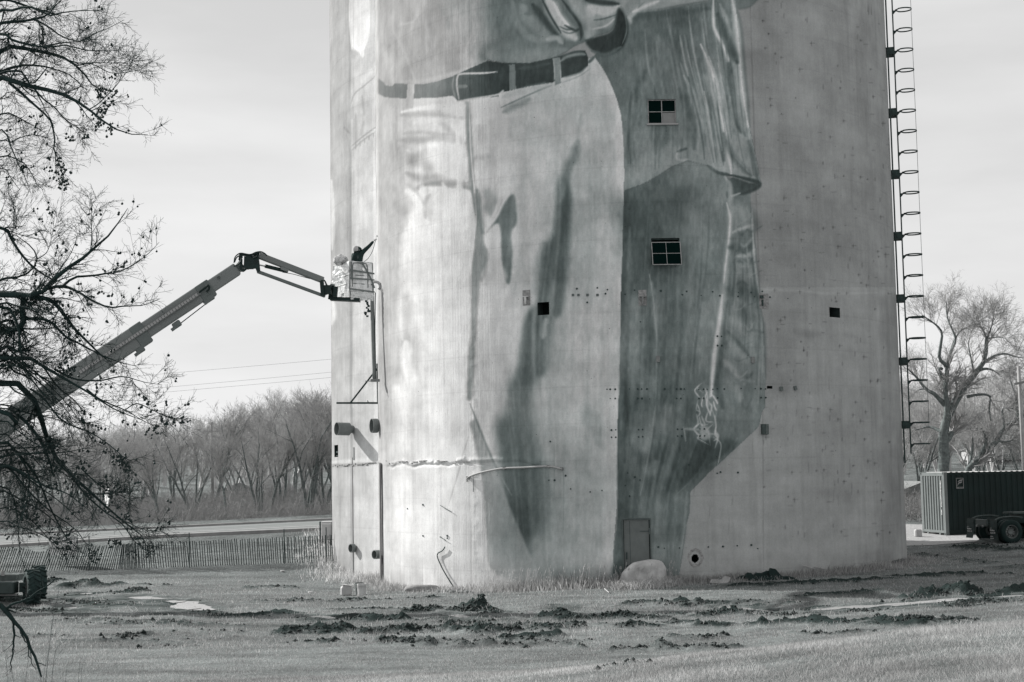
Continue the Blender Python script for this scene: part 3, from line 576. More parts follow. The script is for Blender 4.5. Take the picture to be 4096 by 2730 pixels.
for pts, w, tn, a in [(D((400,80),(480,200),(450,420)),190,60,.7),(D((760,40),(880,200),(820,340)),120,80,.6),(B((760,1120),(900,1220),(1000,1330)),110,96,.7),
 (B((1010,1190),(1045,1260)) + D((1045,100),(1040,200),(1020,400),(1005,560),(985,700),(960,900),(935,1080),(920,1200),(905,1330)),22,112,.8),(D((1020,20),(1042,120),(1035,260),(1012,440),(1000,560)),8,138,.8),(D((990,640),(970,820),(940,1000),(930,1150),(915,1320)),14,140,.8),
 (D((1080,60),(1150,100),(1190,200)),60,110,.6),(D((1060,220),(1130,190),(1195,170)),12,124,.7),(D((1060,260),(1180,240)),26,80,.7),(D((1040,320),(1140,320),(1180,300)),34,66,.7),(D((1080,380),(1170,370),(1215,330)),14,122,.7),(D((1090,450),(1150,500),(1180,560)),60,106,.6),(D((1060,420),(1190,410)),10,74,.7),
 (D((1190,60),(1200,260),(1218,450),(1240,640)),10,124,.8),(D((1040,600),(1150,620),(1220,640)),50,62,.7),(D((1060,660),(1150,710),(1230,780)),20,98,.6),(D((1050,800),(1100,840),(1140,900)),36,106,.7),(D((1020,880),(1100,960),(1180,1060)),14,66,.8),(D((1040,960),(1110,1040),(1160,1100)),24,100,.6),
 (D((1000,1080),(1070,1150),(1140,1240)),22,106,.7),(D((1130,1120),(1200,1200)),60,88,.5),(D((1090,1260),(1110,1350)),22,106,.6),(D((1240,760),(1255,1000),(1245,1300)),30,96,.8),(D((1010,900),(960,1200),(990,1400)),26,58,.7),
 (D((500,500),(520,620),(535,760),(548,900),(548,1100),(545,1300),(538,1500)) + Fc((535,80),(510,280),(470,500),(440,640)),6,112,.8),(D((512,560),(545,860)),22,96,.6),(D((380,850),(360,1000),(430,1200)),80,96,.6),(D((640,900),(640,1060),(700,1180)),90,96,.6),(D((480,1300),(520,1200)),50,96,.6),
 (D((380,1000),(340,1300)),50,66,.6),(D((580,1350),(700,1400),(840,1440)),80,66,.7),(D((640,600),(660,760),(640,900)),60,66,.6),(D((870,300),(900,450)),60,92,.6),(D((820,560),(840,800)),120,70,.5),(D((440,620),(430,760)),40,80,.5),
 (Fc((380,40),(340,200),(330,330)),40,66,.6),(Fc((450,60),(440,300)),60,100,.6),(Fc((700,260),(620,330),(560,420)),70,62,.8),(Fc((540,420),(500,480),(530,470)),34,118,.7),(Fc((600,60),(600,200)),60,100,.6),
 (Fc((900,280),(880,400),(800,520),(690,630)),6,104,.7),(Fc((1090,260),(1000,380),(900,440)),12,104,.7),(Fc((1100,60),(1150,100),(1130,200)),50,84,.6),(Fc((930,180),(960,60)),6,96,.6),(Fc((690,480),(740,440),(700,560)),40,84,.6),
 (Fc((640,680),(560,720),(480,900)),140,82,.5),(Fc((690,700),(680,860),(650,1000)),60,68,.6),(Fc((755,620),(742,760),(735,880),(710,1050)),12,98,.7),(Fc((400,720),(360,900),(310,1100)),60,62,.5),(Fc((560,1050),(640,1000)),90,96,.5),(Fc((820,480),(760,570)),16,90,.6)]:
    stroke(pts, w, tn, .85, a)
poly(Fc((640,270),(760,230),(900,270),(1050,260),(1090,300),(960,420),(820,510),(720,600),(600,640),(540,560),(580,420)), 60, 12, .75)
rk = random.Random(8)
for pts, w, tn, a in [(D((800,120),(850,420),(820,800),(780,1150)),130,98,.6),(D((380,700),(400,950),(380,1250)),90,100,.55),(Fc((380,250),(370,420),(420,500)),70,100,.5),(Fc((640,60),(560,160),(470,330)),60,106,.55),(Fc((420,900),(520,800),(640,760)),90,92,.45),
 (A((900,880),(960,1010),(1080,1100)),26,158,.6),(A((700,960),(860,940),(1060,960)),20,212,.6),(A((620,1050),(760,1040),(1000,1060)),14,156,.5),(C((560,60),(640,120),(700,220)),16,168,.6),(C((820,60),(900,200),(1010,260)),18,206,.6),(C((1100,500),(1120,620),(1090,740)),20,112,.5),
 (C((1400,60),(1440,300),(1420,600)),60,152,.4),(C((1790,200),(1760,600),(1770,1000)),70,128,.4),(C((1950,200),(1960,700),(1900,1200)),60,150,.4),(E((1620,60),(1580,300),(1640,700)),70,128,.4),(C((860,900),(840,1040),(900,1160)),26,196,.6)]:
    stroke(pts, w, tn, 1, a)
def flow(L0, R0, n, w, tones, a, jit=6, cut=.7):
    L0, R0 = resample(spline(np.c_[np.array(L0, float), np.zeros(len(L0))], 5), 12)[:, :2], resample(spline(np.c_[np.array(R0), np.zeros(len(R0))], 5), 12)[:, :2]
    for i in range(n):
        u = rk.random(); q = L0 * (1 - u) + R0 * u; s = rk.randint(0, 7); e = min(12, s + rk.randint(4, 9)); off = rk.uniform(-jit, jit)
        stroke([(x + off * math.sin(k * .8 + u * 9), y) for k, (x, y) in enumerate(q[s:e])], rk.uniform(*w), rk.choice(tones), .7, a * rk.uniform(.5, 1.2))
flow(B((640,60),(700,400),(780,700),(830,1060)), B((1080,0),(1110,400),(1150,800),(1210,1180)), 60, (3, 9), (58, 66, 112, 124, 100), .5)
flow(B((400,140),(380,500),(350,900),(360,1200)), B((640,60),(700,400),(780,700),(760,1060)), 30, (4, 14), (62, 70, 92, 98), .35)
flow(B((340,1300),(330,1500)) + D((310,600),(300,1300)) + Fc((285,700),(270,1100)), D((1000,60),(980,600),(920,1100)) + Fc((860,200),(700,640),(690,1050)), 70, (5, 22), (58, 64, 88, 96), .30, 12)
flow(D((1060,80),(1040,500),(980,1000)), D((1180,80),(1220,500),(1260,1000),(1250,1400)), 30, (4, 12), (62, 100, 108, 70), .4)
flow([(1540,420),(1600,900),(1590,1400),(1560,1900),(1560,2300)], [(1860,420),(1850,900),(1850,1400),(1840,1900),(1860,2300)], 30, (5, 26), (180, 226, 240, 210), .2, 12)
flow([(2020,480),(1990,900),(1930,1400),(1990,1900),(2030,2300)], [(2440,420),(2470,900),(2460,1400),(2440,1900),(2420,2300)], 60, (5, 26), (104, 116, 146, 152), .15, 10)
flow(A((430,60),(450,300),(520,600)), A((1200,0),(1250,250),(1100,520)), 26, (4, 16), (148, 158, 182), .3, 10)
for i in range(26):
    x, y = rk.uniform(1060, 1180), rk.uniform(120, 1400); stroke(D((x, y), (x + rk.uniform(20, 50), y + rk.uniform(-30, 30)), (x + rk.uniform(50, 110), y + rk.uniform(-60, 50))), rk.uniform(4, 12), rk.choice((64, 70, 104, 112)), .8, .45)
for i in range(26):
    x, y = rk.uniform(800, 930), rk.uniform(-140, 250); x += max(0, y) * .15
    stroke(Fc((x, y), (x + rk.uniform(-50, 30), y + rk.uniform(10, 60)), (x + rk.uniform(-10, 40), y + rk.uniform(50, 110))), rk.uniform(3, 6), rk.choice((138, 118, 128)), .5, .8)
stroke(Fc((930,250),(980,300),(960,440)), 4, 124, .5, .8); stroke(Fc((730,180),(745,280)), 4, 118, .5, .7); poly(Fc((840,190),(890,180),(910,250),(860,270)), 122, 4, .7); stroke(Fc((740,195),(830,200)), 10, 112, .7, .7)
poly(E((2040,1290),(2090,1290),(2090,1420),(2000,1420)), 48, 12, .7)
# narrow silo: pale shirt hem and pocket stitching
tw = lambda X, Y: np.interp(Y, [0, 600, 1500, 2400], [218, 226, 234, 242])
poly([(1398,-60),(1512,-60),(1512,2400),(1410,2400)], tw, 3, .9, False); poly([(1300,-60),(1398,-60),(1410,2400),(1300,2400)], lambda X, Y: np.interp(Y, [0,900,1600,2400], [208,214,226,238]), 3, .85, False)
poly(A((195,-60),(340,-60),(350,180),(320,300),(303,450),(270,420),(240,395),(200,350)), 222, 2); stroke(A((200,330),(240,370),(280,385),(320,330),(350,190)), 12, 244, .5, .9); poly(A((195,400),(240,400),(260,430),(200,470)), 172, 4, .8)
poly(A((200,680),(245,540),(290,650),(330,640),(395,560),(395,1000),(200,1160)), 206, 4, .7); stroke(A((395,600),(300,680),(230,740),(200,830)), 5, 160, .4, .9); stroke(A((395,540),(320,600),(290,650)), 22, 226, .6, .8)
for a_, b_ in (((290,760),(310,900)),((240,900),(245,1150)),((215,830),(210,930)),((300,960),(280,1060))): stroke(A(a_, b_), 12, 176, .8, .7)
stroke(A((395,1000),(300,1070),(205,1150)), 5, 150, .4, .9); stroke(A((395,1035),(300,1100),(205,1185)), 5, 158, .4, .9)
for i in range(5): stroke(A((240+35*i,1130-22*i),(240+35*i,1170-24*i)), 5, 156, .4, .8)
stroke(A((150,1000),(190,1045)), 9, 150, .5, .8); stroke(C((45,40),(55,300),(50,520)), 14, 240, .7, .8); stroke(C((50,880),(60,960),(45,1040)), 22, 244, .6, .8)
stroke(E((55,630),(110,632),(190,628),(370,615)), 14, 150, .7, .8); stroke(E((50,610),(370,590)), 16, 240, .6, .7)
stroke(E((220,620),(240,900),(330,1260)), 8, 214, .8, .7); stroke(E((230,700),(300,1000)), 20, 224, .8, .5)
poly([(1335,2225),(1400,2235),(1415,2260),(1415,2300),(1335,2300)], 196, 8, .7)
for px in (1402, 1413): stroke([(px,-40),(px+2,1000),(px+5,2330)], 4, 178, .6, .45)
# bare concrete stains (reflectance offsets)
for pts, w, v in [(D((1480,880),(1560,900),(1640,905)),34,-.05),(D((1810,905),(1860,915)),26,-.05),(D((1260,605),(1500,612),(1700,630),(2030,625)),10,.06),(D((2035,625),(2040,900),(2050,1300),(2065,1513)),7,.03)]:
    stroke(pts, w, v, .6, 1, False)
poly(B((1120,-60),(2100,-60),(2140,900)) + D((2175,600),(2040,620),(1260,600),(1200,0)), -.0, 6, 1, False, False)
poly(D((2050,640),(2190,640)) + Fc((2230,1080),(2060,1080)), -.055, 8, 1, False, False)
for i in range(300):                              # short form-tie crosses and drips
    x = rk.uniform(3050, 3560); y = rk.uniform(0, 2150); l = rk.uniform(6, 22)
    if rk.random() < .55: stroke([(x, y), (x, y + l)], 3.2, -.2, .5, 1, False)
    if rk.random() < .5: stroke([(x - l * .3, y + l * .4), (x + l * .7, y + l * .4)], 3.2, -.16, .5, 1, False)
for i in range(24):
    x = rk.uniform(2700, 3600); y = rk.uniform(1500, 2250); stroke([(x, y), (x + rk.uniform(-3, 3), y + rk.uniform(25, 60))], 3, -.12, .6, 1, False)
stroke([(3000,0),(3022,700),(3048,1500),(3055,2330)], 4.5, -.12, .5, 1, False)
stroke([(2714,1350),(2714,1340)], 3, -.02, .5, 1, False)
poly([(2660,1960),(3050,1700),(3055,2330),(2700,2330)], .02, 20, 1, False, False)
stroke([(2780,2260),(2780,2330)], 22, -.06, .9, 1, False)
# fine trowel lines over the paint
for x, y0, y1 in ((1884,1400,2330),(1897,1500,2300),(2215,1750,2000),(2252,1850,2140)): stroke([(x,y0),(x+3,(y0+y1)/2),(x,y1)], 3, lambda X, Y: T_[0:1,0:1]*0+np.interp(X,[1800,2300],[150,84]), .5, .55)
stroke([(1882,2200),(1885,2270)], 40, 176, .3, .5)
def mottled(X, Y): return (fbm(X / 260, Y / 260, 71, 4) - .5) * 26 + (fbm(X / 60, Y / 90, 77, 3) - .5) * 14 + (fbm(X / 9, Y / 26, 87, 3) - .5) * 16
XX, YY = np.meshgrid(cx_, cy_)
T_ += mottled(XX, YY) * M_
kr = np.clip((XX - 2455) / 40, 0, 1) * M_; T_ = T_ * (1 - kr) + (85 + (T_ - 80) * 1.35) * kr
kl = (XX < 1900) * M_ * np.clip((YY - 420) / 40, 0, 1) * (XX > 1500); T_ = T_ * (1 - kl) + (196 + (T_ - 192) * 1.12) * kl
# tones seen on the wall are turned into paint reflectance by dividing out the daylight reaching each bearing
def e_wall(nx_, ny_):
    hs = np.array([math.sin(SUN_AZ), math.cos(SUN_AZ)])
    return (SUN_S / math.pi * math.cos(SUN_EL) * np.clip(nx_ * hs[0] + ny_ * hs[1], 0, 1) + E_SKY) * 2 ** EXPO
E_SKY = .34
BARE = .40
def sample(px, py):
    u = np.clip((px - X0c) / S_ - .5, 0, CWd - 1.01); v = np.clip((py - Y0c) / S_ - .5, 0, CHt - 1.01)
    i = u.astype(int); j = v.astype(int); f = u - i; g = v - j
    def s(a): return (a[j, i] * (1 - f) + a[j, i + 1] * f) * (1 - g) + (a[j + 1, i] * (1 - f) + a[j + 1, i + 1] * f) * g
    inside = (py > Y0c + 3) * 1.0
    return s(T_), s(M_) * inside, s(B_)
def proj_arr(P):
    P = P - CAM; z = P @ _F; return CX + F_PX * (P @ _R) / z, CY - F_PX * (P @ _U) / z
mcon = bpy.data.materials.new('painted_concrete'); mcon.use_nodes = True
N, L = mcon.node_tree.nodes, mcon.node_tree.links; b = N['Principled BSDF']; b.inputs['Roughness'].default_value = .9; b.inputs['Specular IOR Level'].default_value = .12
t = N.new('ShaderNodeTexCoord'); pa = N.new('ShaderNodeAttribute'); pa.attribute_name = 'paint'
streak = ramp_(noise_(7, 5, (1, 1, .08), .7), .3, .7, .94, 1.06); lift = ramp_(noise_(.9, 4, (.15, .15, 1.8), .6), .35, .65, .94, 1.05); blot = ramp_(noise_(.6, 7, (1, 1, 1), .65), .35, .65, .82, 1.14); grain = ramp_(noise_(22, 5, (1, 1, 1), .8), .3, .7, .88, 1.12)
vr = N.new('ShaderNodeTexVoronoi'); vr.inputs['Scale'].default_value = 4.5; L.new(t.outputs['Object'], vr.inputs[0])
thr = ramp_(noise_(2.2, 3), .42, .7, .0, .09)
pit = N.new('ShaderNodeMath'); pit.operation = 'LESS_THAN'; L.new(vr.outputs['Distance'], pit.inputs[0]); L.new(thr, pit.inputs[1])
pitv = ramp_(pit.outputs[0], 0, 1, 1, .35)
allm = mul_(mul_(mul_(streak, lift), mul_(blot, grain)), pitv)
sv = N.new('ShaderNodeVectorMath'); sv.operation = 'SCALE'; L.new(pa.outputs['Color'], sv.inputs[0]); L.new(allm, sv.inputs['Scale']); L.new(sv.outputs[0], b.inputs['Base Color'])
bp = N.new('ShaderNodeBump'); bp.inputs['Strength'].default_value = .35; bp.inputs['Distance'].default_value = .015
ad = N.new('ShaderNodeMath'); ad.operation = 'ADD'; L.new(noise_(18, 6, (1, 1, .35)), ad.inputs[0]); L.new(ramp_(noise_(10, 2, (1, 1, .01)), .3, .7, 0, .5), ad.inputs[1])
L.new(ad.outputs[0], bp.inputs['Height']); L.new(bp.outputs[0], b.inputs['Normal'])

def shell(name, c, R, pxa, pxb, ncol, zlo, zhi, dz, holes, parent, seed):
    """dense painted front between two bearings, coarse back, roof edge"""
    dist = math.hypot(*c); cb = math.atan2(c[0], c[1]); half = math.asin(R / dist)
    us = np.linspace(-.9995, .9995, ncol)                            # even steps across the face
    if seed == 2: us = np.concatenate([np.linspace(-.9995, -.72, 170), np.linspace(-.70, .9995, 24)])
    ba = cb + np.arctan(us * math.tan(half))
    th = []
    for a in ba:
        d = np.array([math.sin(a), math.cos(a)]); bq = d @ np.array(c); t_ = bq - math.sqrt(max(0, bq * bq - dist ** 2 + R * R)); p = d * t_ - np.array(c)
        th.append(math.atan2(p[0], -p[1]))
    th = np.array(th)
    zs = np.concatenate([np.arange(zlo, zhi, dz), np.linspace(zhi, TOP, 30)])
    TH, ZZ = np.meshgrid(th, zs)
    rr = R + (fbm(TH * R * 1.2, ZZ * .5, seed, 3) - .5) * .03 + (vnoise(TH * R * 7, ZZ * .2, seed + 3) - .5) * .004
    ledge = RIB(TH, ZZ, seed) if seed == 1 else 0
    rr = rr + ledge
    P = np.stack([c[0] + rr * np.sin(TH), c[1] - rr * np.cos(TH), ZZ], -1)
    px, py = proj_arr(P.reshape(-1, 3)); px = px.reshape(TH.shape); py = py.reshape(TH.shape)
    tn, mk, bb = sample(px, py)
    if seed == 1: mk = mk * (px > 1500)
    Ew = e_wall(np.sin(TH), -np.cos(TH))
    alb = np.clip(lin(np.clip(tn, 0, 255)) / Ew, .012, .78)
    bare = BARE * (1 + (fbm(TH * R * .35, ZZ * .3, seed + 7, 4) - .5) * .34) + bb
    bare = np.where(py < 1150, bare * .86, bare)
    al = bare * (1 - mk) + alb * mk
    base = zs[0]; gzv = .0
    damp = np.clip((.9 + (fbm(TH * R * .7, ZZ * .3, seed + 9, 4) - .5) * 1.6 - ZZ) / .9, 0, 1) * (fbm(TH * R * .4, ZZ * 0, 91, 2) > .47)
    al = al * (1 - .30 * damp)
    drip = np.clip((fbm(TH * R * 2.6, ZZ * .11, seed + 21, 4) - .56) * 7, 0, 1) * np.clip(1.3 - np.abs(fbm(TH * R * .3, ZZ * .12, seed + 23, 3) - .5) * 6, 0, 1); al = al * (1 - .11 * drip)
    lines = np.clip(1 - np.abs((ZZ * 1.0 + .05 * fbm(TH * R * .6, ZZ * 0, 5, 3)) % 1.22 - .6) / .03, 0, 1) * (fbm(TH * R * .5, ZZ * .8, 33, 2) > .45); al = al * (1 - .10 * lines)
    kt = np.clip((150 - tn) / 90, 0, 1) * mk + .12 * (1 - mk)      # the dark paints are mixed a little towards green
    col = np.stack([al * (1 - .17 * kt), al * (1 + .035 * kt), al * (1 + .02 * kt), np.ones_like(al)], -1)
    ny_, nx_ = TH.shape
    ii_ = (np.arange(ny_ - 1)[:, None] * nx_ + np.arange(nx_ - 1)[None])
    keep = np.ones(ii_.shape, bool)
    for (t0, t1, z0, z1, rd) in holes:
        tc_, zc_ = .5 * (TH[:-1, :-1] + TH[1:, 1:]), .5 * (ZZ[:-1, :-1] + ZZ[1:, 1:])
        if rd: ins = ((tc_ - (t0 + t1) / 2) / ((t1 - t0) / 2)) ** 2 + ((zc_ - (z0 + z1) / 2) / ((z1 - z0) / 2)) ** 2 < 1
        else: ins = (tc_ > t0) & (tc_ < t1) & (zc_ > z0) & (zc_ < z1)
        keep &= ~ins
    ii_ = ii_[keep]; Qd = np.stack([ii_, ii_ + 1, ii_ + nx_ + 1, ii_ + nx_], -1)
    V = P.reshape(-1, 3); n0 = len(V)
    thb = np.linspace(th[-1], th[0] + 2 * math.pi, 40); Vb = []
    for z in (zs[0], TOP):
        for a in thb: Vb.append((c[0] + R * math.sin(a), c[1] - R * math.cos(a), z))
    Qb = [(n0 + i, n0 + i + 1, n0 + 40 + i + 1, n0 + 40 + i) for i in range(39)]
    V = np.vstack([V, np.array(Vb)]) - wloc(parent); Q_ = np.vstack([Qd, np.array(Qb)])
    me = npmesh(name, V, Q_, None, mcon, True)
    ca = me.attributes.new('paint', 'FLOAT_COLOR', 'POINT')
    cc = np.ones((len(V), 4), np.float32) * .34; cc[:n0] = col.reshape(-1, 4); ca.data.foreach_set('color', cc.ravel())
    return put(name, me, parent)
def RIB(TH, ZZ, seed):
    # broken horizontal pour joint low on the sunlit side
    xw = TH * SR
    k = np.clip(1 - np.abs(xw + 8.3) / 4.2, 0, 1) > 0
    zc = 4.28 + (fbm(xw * 1.4, xw * 0, 5, 3) - .5) * .25
    g = np.exp(-((ZZ - zc) / .07) ** 2) * k
    s = np.exp(-((xw + 6.7) / .12) ** 2) * (ZZ < 9)               # rough vertical seam
    return g * .022 * (fbm(xw * 3, ZZ * 3, 8, 3) > .5) - np.exp(-((ZZ - zc + .1) / .05) ** 2) * k * .03 + s * .03 * (fbm(xw * 2, ZZ * 5, 12, 3) - .3)
def rect_hole(x0, y0, x1, y1, surf, c, rd=False):
    a, _ = surf(x0, y0); b2, _ = surf(x1, y1)
    t0 = math.atan2(a[0] - c[0], -(a[1] - c[1])); t1 = math.atan2(b2[0] - c[0], -(b2[1] - c[1]))
    return (t0, t1, b2[2], a[2], rd)
silo = thing('grain_silo', (SCX, SCY, 0), 'huge round concrete silo painted with figures in trousers and a belt', 'silo')
tower = thing('rear_silo', (TCX, TCY, 0), 'sunlit bare concrete silo showing as a narrow strip left of the painted one', 'silo')
HOLES = {'win1': (2590, 398, 2706, 495), 'win2': (2605, 955, 2722, 1058), 'vent1': (2151, 1210, 2197, 1260), 'vent2': (3317, 1229, 3362, 1272),
         'round': (2764, 2218, 2795, 2251), 'door': (2491, 2079, 2604, 2345), 'slot': (3067, 1546, 3091, 1555)}
hs_ = {k: rect_hole(*v, sil, (SCX, SCY), k == 'round') for k, v in HOLES.items()}
slot_h = rect_hole(1337, 1780, 1353, 1829, tow, (TCX, TCY))
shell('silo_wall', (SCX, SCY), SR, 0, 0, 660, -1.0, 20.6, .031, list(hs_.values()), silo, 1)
shell('silo_wall', (TCX, TCY), TR, 0, 0, 140, -1.0, 21.5, .05, [slot_h], tower, 2)
for r_, c_, p_ in ((SR, (SCX, SCY), silo), (TR, (TCX, TCY), tower)):
    MB().lathe([(r_ - .01, TOP - .02), (r_ + .12, TOP), (r_ + .12, TOP + .6), (0.01, TOP + 1.2)], (c_[0], c_[1], 0), n=48).obj('silo_cap', mat('bare_concrete', .34, .9, 0, .12, 2, .3, 20), p_)
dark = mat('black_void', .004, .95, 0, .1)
steel = mat('rusty_dark_steel', .045, .65, .2, .5, 9, .3, 40)
steel_l = mat('weathered_steel', .22, .55, .3, .3, 6)
bare = mat('bare_concrete', .34)
edge = mat('window_frame_paint', .30, .7, 0, .3, 8)
glass = mat('dim_glass', .004, .9, 0, .1, 3, spec=.02)
def frame_ax(n_): 
    r_ = np.array([-n_[1], n_[0], 0.]); return r_, np.array([0, 0, 1.]), n_      # right, up, outward
def recess(key, depth, name='recess', surf=sil, c=(SCX, SCY), R=SR, h=None, parent=None, m=None, fill=dark):
    t0, t1, z0, z1, _ = h or hs_[key]; tm = (t0 + t1) / 2
    n_ = np.array([math.sin(tm), -math.cos(tm), 0]); r_ = np.array([math.cos(tm), math.sin(tm), 0.]); o = np.array([c[0], c[1], 0]) + n_ * R
    w = R * (t1 - t0); zc = (z0 + z1) / 2; hh = z1 - z0; o = o + np.array([0, 0, zc])
    e = .03; q = []
    for k, dd in enumerate((-.01, -depth)):
        s_ = 1 if k == 0 else .98
        q += [o + r_ * (w / 2 + e) * s_ * i + np.array([0, 0, 1]) * (hh / 2 + e) * s_ * j + n_ * dd for i, j in ((-1, -1), (1, -1), (1, 1), (-1, 1))]
    mb = MB().add(q, [(0, 1, 5, 4), (1, 2, 6, 5), (2, 3, 7, 6), (3, 0, 4, 7)])
    mb.obj('reveal', m or mat('shaded_reveal', .05, .95, 0, .3, 6), parent)  # reveal colour darkened to stand for the shade inside the openings
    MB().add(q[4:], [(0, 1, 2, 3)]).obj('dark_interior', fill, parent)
    return o, r_, n_, w, hh
Zu = np.array([0, 0, 1.])
# upper window: four lights, one boarded
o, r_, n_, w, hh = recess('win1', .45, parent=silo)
wf = MB(); ft = .035
for s in (-1, 1): wf.box(o + r_ * s * (w / 2 - ft / 2) - n_ * .08, (ft, hh, .05), (r_, Zu, n_)); wf.box(o + Zu * s * (hh / 2 - ft / 2) - n_ * .08, (w - 2 * ft, ft, .05), (r_, Zu, n_))
wf.box(o - n_ * .08, (ft * .8, hh - 2 * ft, .04), (r_, Zu, n_)); wf.box(o - n_ * .075, (w - 2 * ft, ft * .6, .035), (r_, Zu, n_))
win = wf.obj('window', edge, silo)
for i in (-1, 1):
    for j in (-1, 1):
        MB().box(o + r_ * i * w / 4 + Zu * j * hh / 4 - n_ * .09, (w / 2 - .05, hh / 2 - .05, .008), (r_, Zu, n_)).obj('board' if (i, j) == (1, -1) else 'pane', mat('faded_board', .24, .9, 0, .12, 5) if (i, j) == (1, -1) else glass, win)
MB().box(o - Zu * (hh / 2 + .03) + n_ * .02, (w + .1, .05, .1), (r_, Zu, n_)).obj('window_sill', bare, silo)
# lower window: steel sash tipped outwards
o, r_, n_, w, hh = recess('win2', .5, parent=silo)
fr = MB()
for s in (-1, 1): fr.box(o + r_ * s * (w / 2 - .02) - n_ * .12, (.04, hh, .05), (r_, Zu, n_)); fr.box(o + Zu * s * (hh / 2 - .02) - n_ * .12, (w - .08, .04, .05), (r_, Zu, n_))
win = fr.obj('window', steel, silo)
tp = o + Zu * (hh / 2 - .14); up2 = Zu * math.cos(.30) - n_ * math.sin(.30); n2 = n_ * math.cos(.30) + Zu * math.sin(.30); sh = hh * .93
sc = tp - up2 * sh / 2 + n_ * .02; sh_ = MB(); sw = w * 1.0
for s in (-1, 1): sh_.box(sc + r_ * s * sw / 2, (.022, sh, .025), (r_, up2, n2)); sh_.box(sc + up2 * s * sh / 2, (sw + .02, .022, .025), (r_, up2, n2))
sh_.box(sc, (.014, sh, .02), (r_, up2, n2)); sh_.box(sc, (sw, .014, .024), (r_, up2, n2)); sh_.obj('open_sash', mat('sash_paint', .32, .6, 0, .2, 8), win)
for i in (-1, 1):
    for j in (-1, 1): MB().box(sc + r_ * i * sw / 4 + up2 * j * sh / 4, (sw / 2 - .03, sh / 2 - .03, .005), (r_, up2, n2)).obj('pane', glass, win)
MB().beam(sc - up2 * sh / 2 + r_ * .1, o - n_ * .3 - r_ * .25 - Zu * hh * .25, .015, .015).obj('stay', steel_l, win)
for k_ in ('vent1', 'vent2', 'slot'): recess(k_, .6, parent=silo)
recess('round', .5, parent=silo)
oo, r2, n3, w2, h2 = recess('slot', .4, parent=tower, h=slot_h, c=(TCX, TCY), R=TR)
MB().box(oo - n3 * .1 - Zu * .05, (w2 * .6, .05, .1), (r2, Zu, n3)).box(oo - n3 * .1 - Zu * .2, (w2 * .6, .03, .1), (r2, Zu, n3)).obj('slot_bracket', steel, tower)
# chipped rim of the round hole, patch rims
o, n_ = sil(2780, 2232); r_ = np.array([-n_[1], n_[0], 0.])
rim = MB(); rr_ = random.Random(3)
Vr = []; 
for k, (ra, dd) in enumerate(((.165, -.02), (.185, .012), (.23, .015), (.29, .0))):
    for i in range(18):
        q = i * math.pi / 9; s_ = ra * (1 + rr_.uniform(-.09, .09) * (k > 0)); Vr.append(o + r_ * s_ * math.cos(q) + Zu * s_ * 1.15 * math.sin(q) + n_ * dd)
rim.add(Vr, [(k * 18 + i, k * 18 + (i + 1) % 18, (k + 1) * 18 + (i + 1) % 18, (k + 1) * 18 + i) for k in range(3) for i in range(18)])
rim.obj('chipped_rim', mat('broken_aggregate', .31, .95, 0, .4, 14, .5, 40), silo)
# door
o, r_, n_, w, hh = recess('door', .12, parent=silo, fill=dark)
door = MB().box(o - n_ * .05, (w - .05, hh - .03, .04), (r_, Zu, n_)).obj('door', mat('painted_steel_door', .17, .75, 0, .14, 3, dirt=.15), silo)
for zz in (hh * .32, -hh * .24):
    MB().box(o + r_ * (w * .30) + Zu * zz - n_ * .02, (w * .34, .035, .015), (r_, Zu, n_)).tube([o + r_ * (w / 2 + .0) + Zu * (zz - .1) + n_ * .02, o + r_ * (w / 2 + .0) + Zu * (zz + .1) + n_ * .02], .022, 6).obj('hinge', mat('painted_hinge', .10, .6, 0, .2), door)
MB().box(o - r_ * w * .38 - Zu * .1 - n_ * .0, (.03, .22, .04), (r_, Zu, n_)).obj('handle', steel, door)
MB().box(o - r_ * w * .38 - Zu * .42 - n_ * .01, (.05, .07, .03), (r_, Zu, n_)).obj('latch', steel, door)
MB().box(o - r_ * (w / 2 - .22) - n_ * .028, (.012, hh - .1, .006), (r_, Zu, n_)).obj('door_seam', mat('seam_dark', .06, .8), door)
fr = MB()
for s in (-1, 1): fr.box(o + r_ * s * (w / 2 + .02) + n_ * .0, (.035, hh + .06, .05), (r_, Zu, n_))
fr.box(o + Zu * (hh / 2 + .02), (w, .035, .05), (r_, Zu, n_)); fr.obj('door_frame', mat('painted_hinge', .10), silo)
# brackets, plates, bolts
def plate(px, py, w, h, d, m, name, parent=silo, surf=sil, tilt=0):
    p, n_ = surf(px, py); r_ = np.array([-n_[1], n_[0], 0.]); u = Zu
    if tilt: r2_ = r_ * math.cos(tilt) + Zu * math.sin(tilt); u = -r_ * math.sin(tilt) + Zu * math.cos(tilt); r_ = r2_
    MB().box(p + n_ * (d / 2 - .005), (w, h, d), (r_, u, n_)).obj(name, m, parent); return p, r_, n_
grout = mat('rough_grout', .27, .95, 0, .4, 12, .7, 40)
for px, py, m_, ww in ((2106, 1192, mat('bright_steel', .6, .4, .3, .1), 1), (2570, 1192, steel_l, 1)):
    p, r_, n_ = plate(px, py, .27, .52, .02, grout, 'grout_patch')
    MB().box(p + n_ * .06 + Zu * .03, (.2, .02, .12), (r_, Zu, n_)).prism([(-.03, 0), (.03, 0), (.015, -.24), (-.015, -.24)], 0, .1, p + n_ * .02 + Zu * .02, (r_, Zu, n_)).obj('steel_bracket', m_, silo)
p, r_, n_ = plate(3055, 1206, .35, .52, .02, grout, 'grout_patch')
MB().box(p - r_ * .1 + Zu * .14 + n_ * .04, (.12, .1, .05), (r_, Zu, n_)).box(p - r_ * .07 - Zu * .06 + n_ * .04, (.05, .2, .04), (r_, Zu, n_)).obj('steel_bracket', steel, silo)
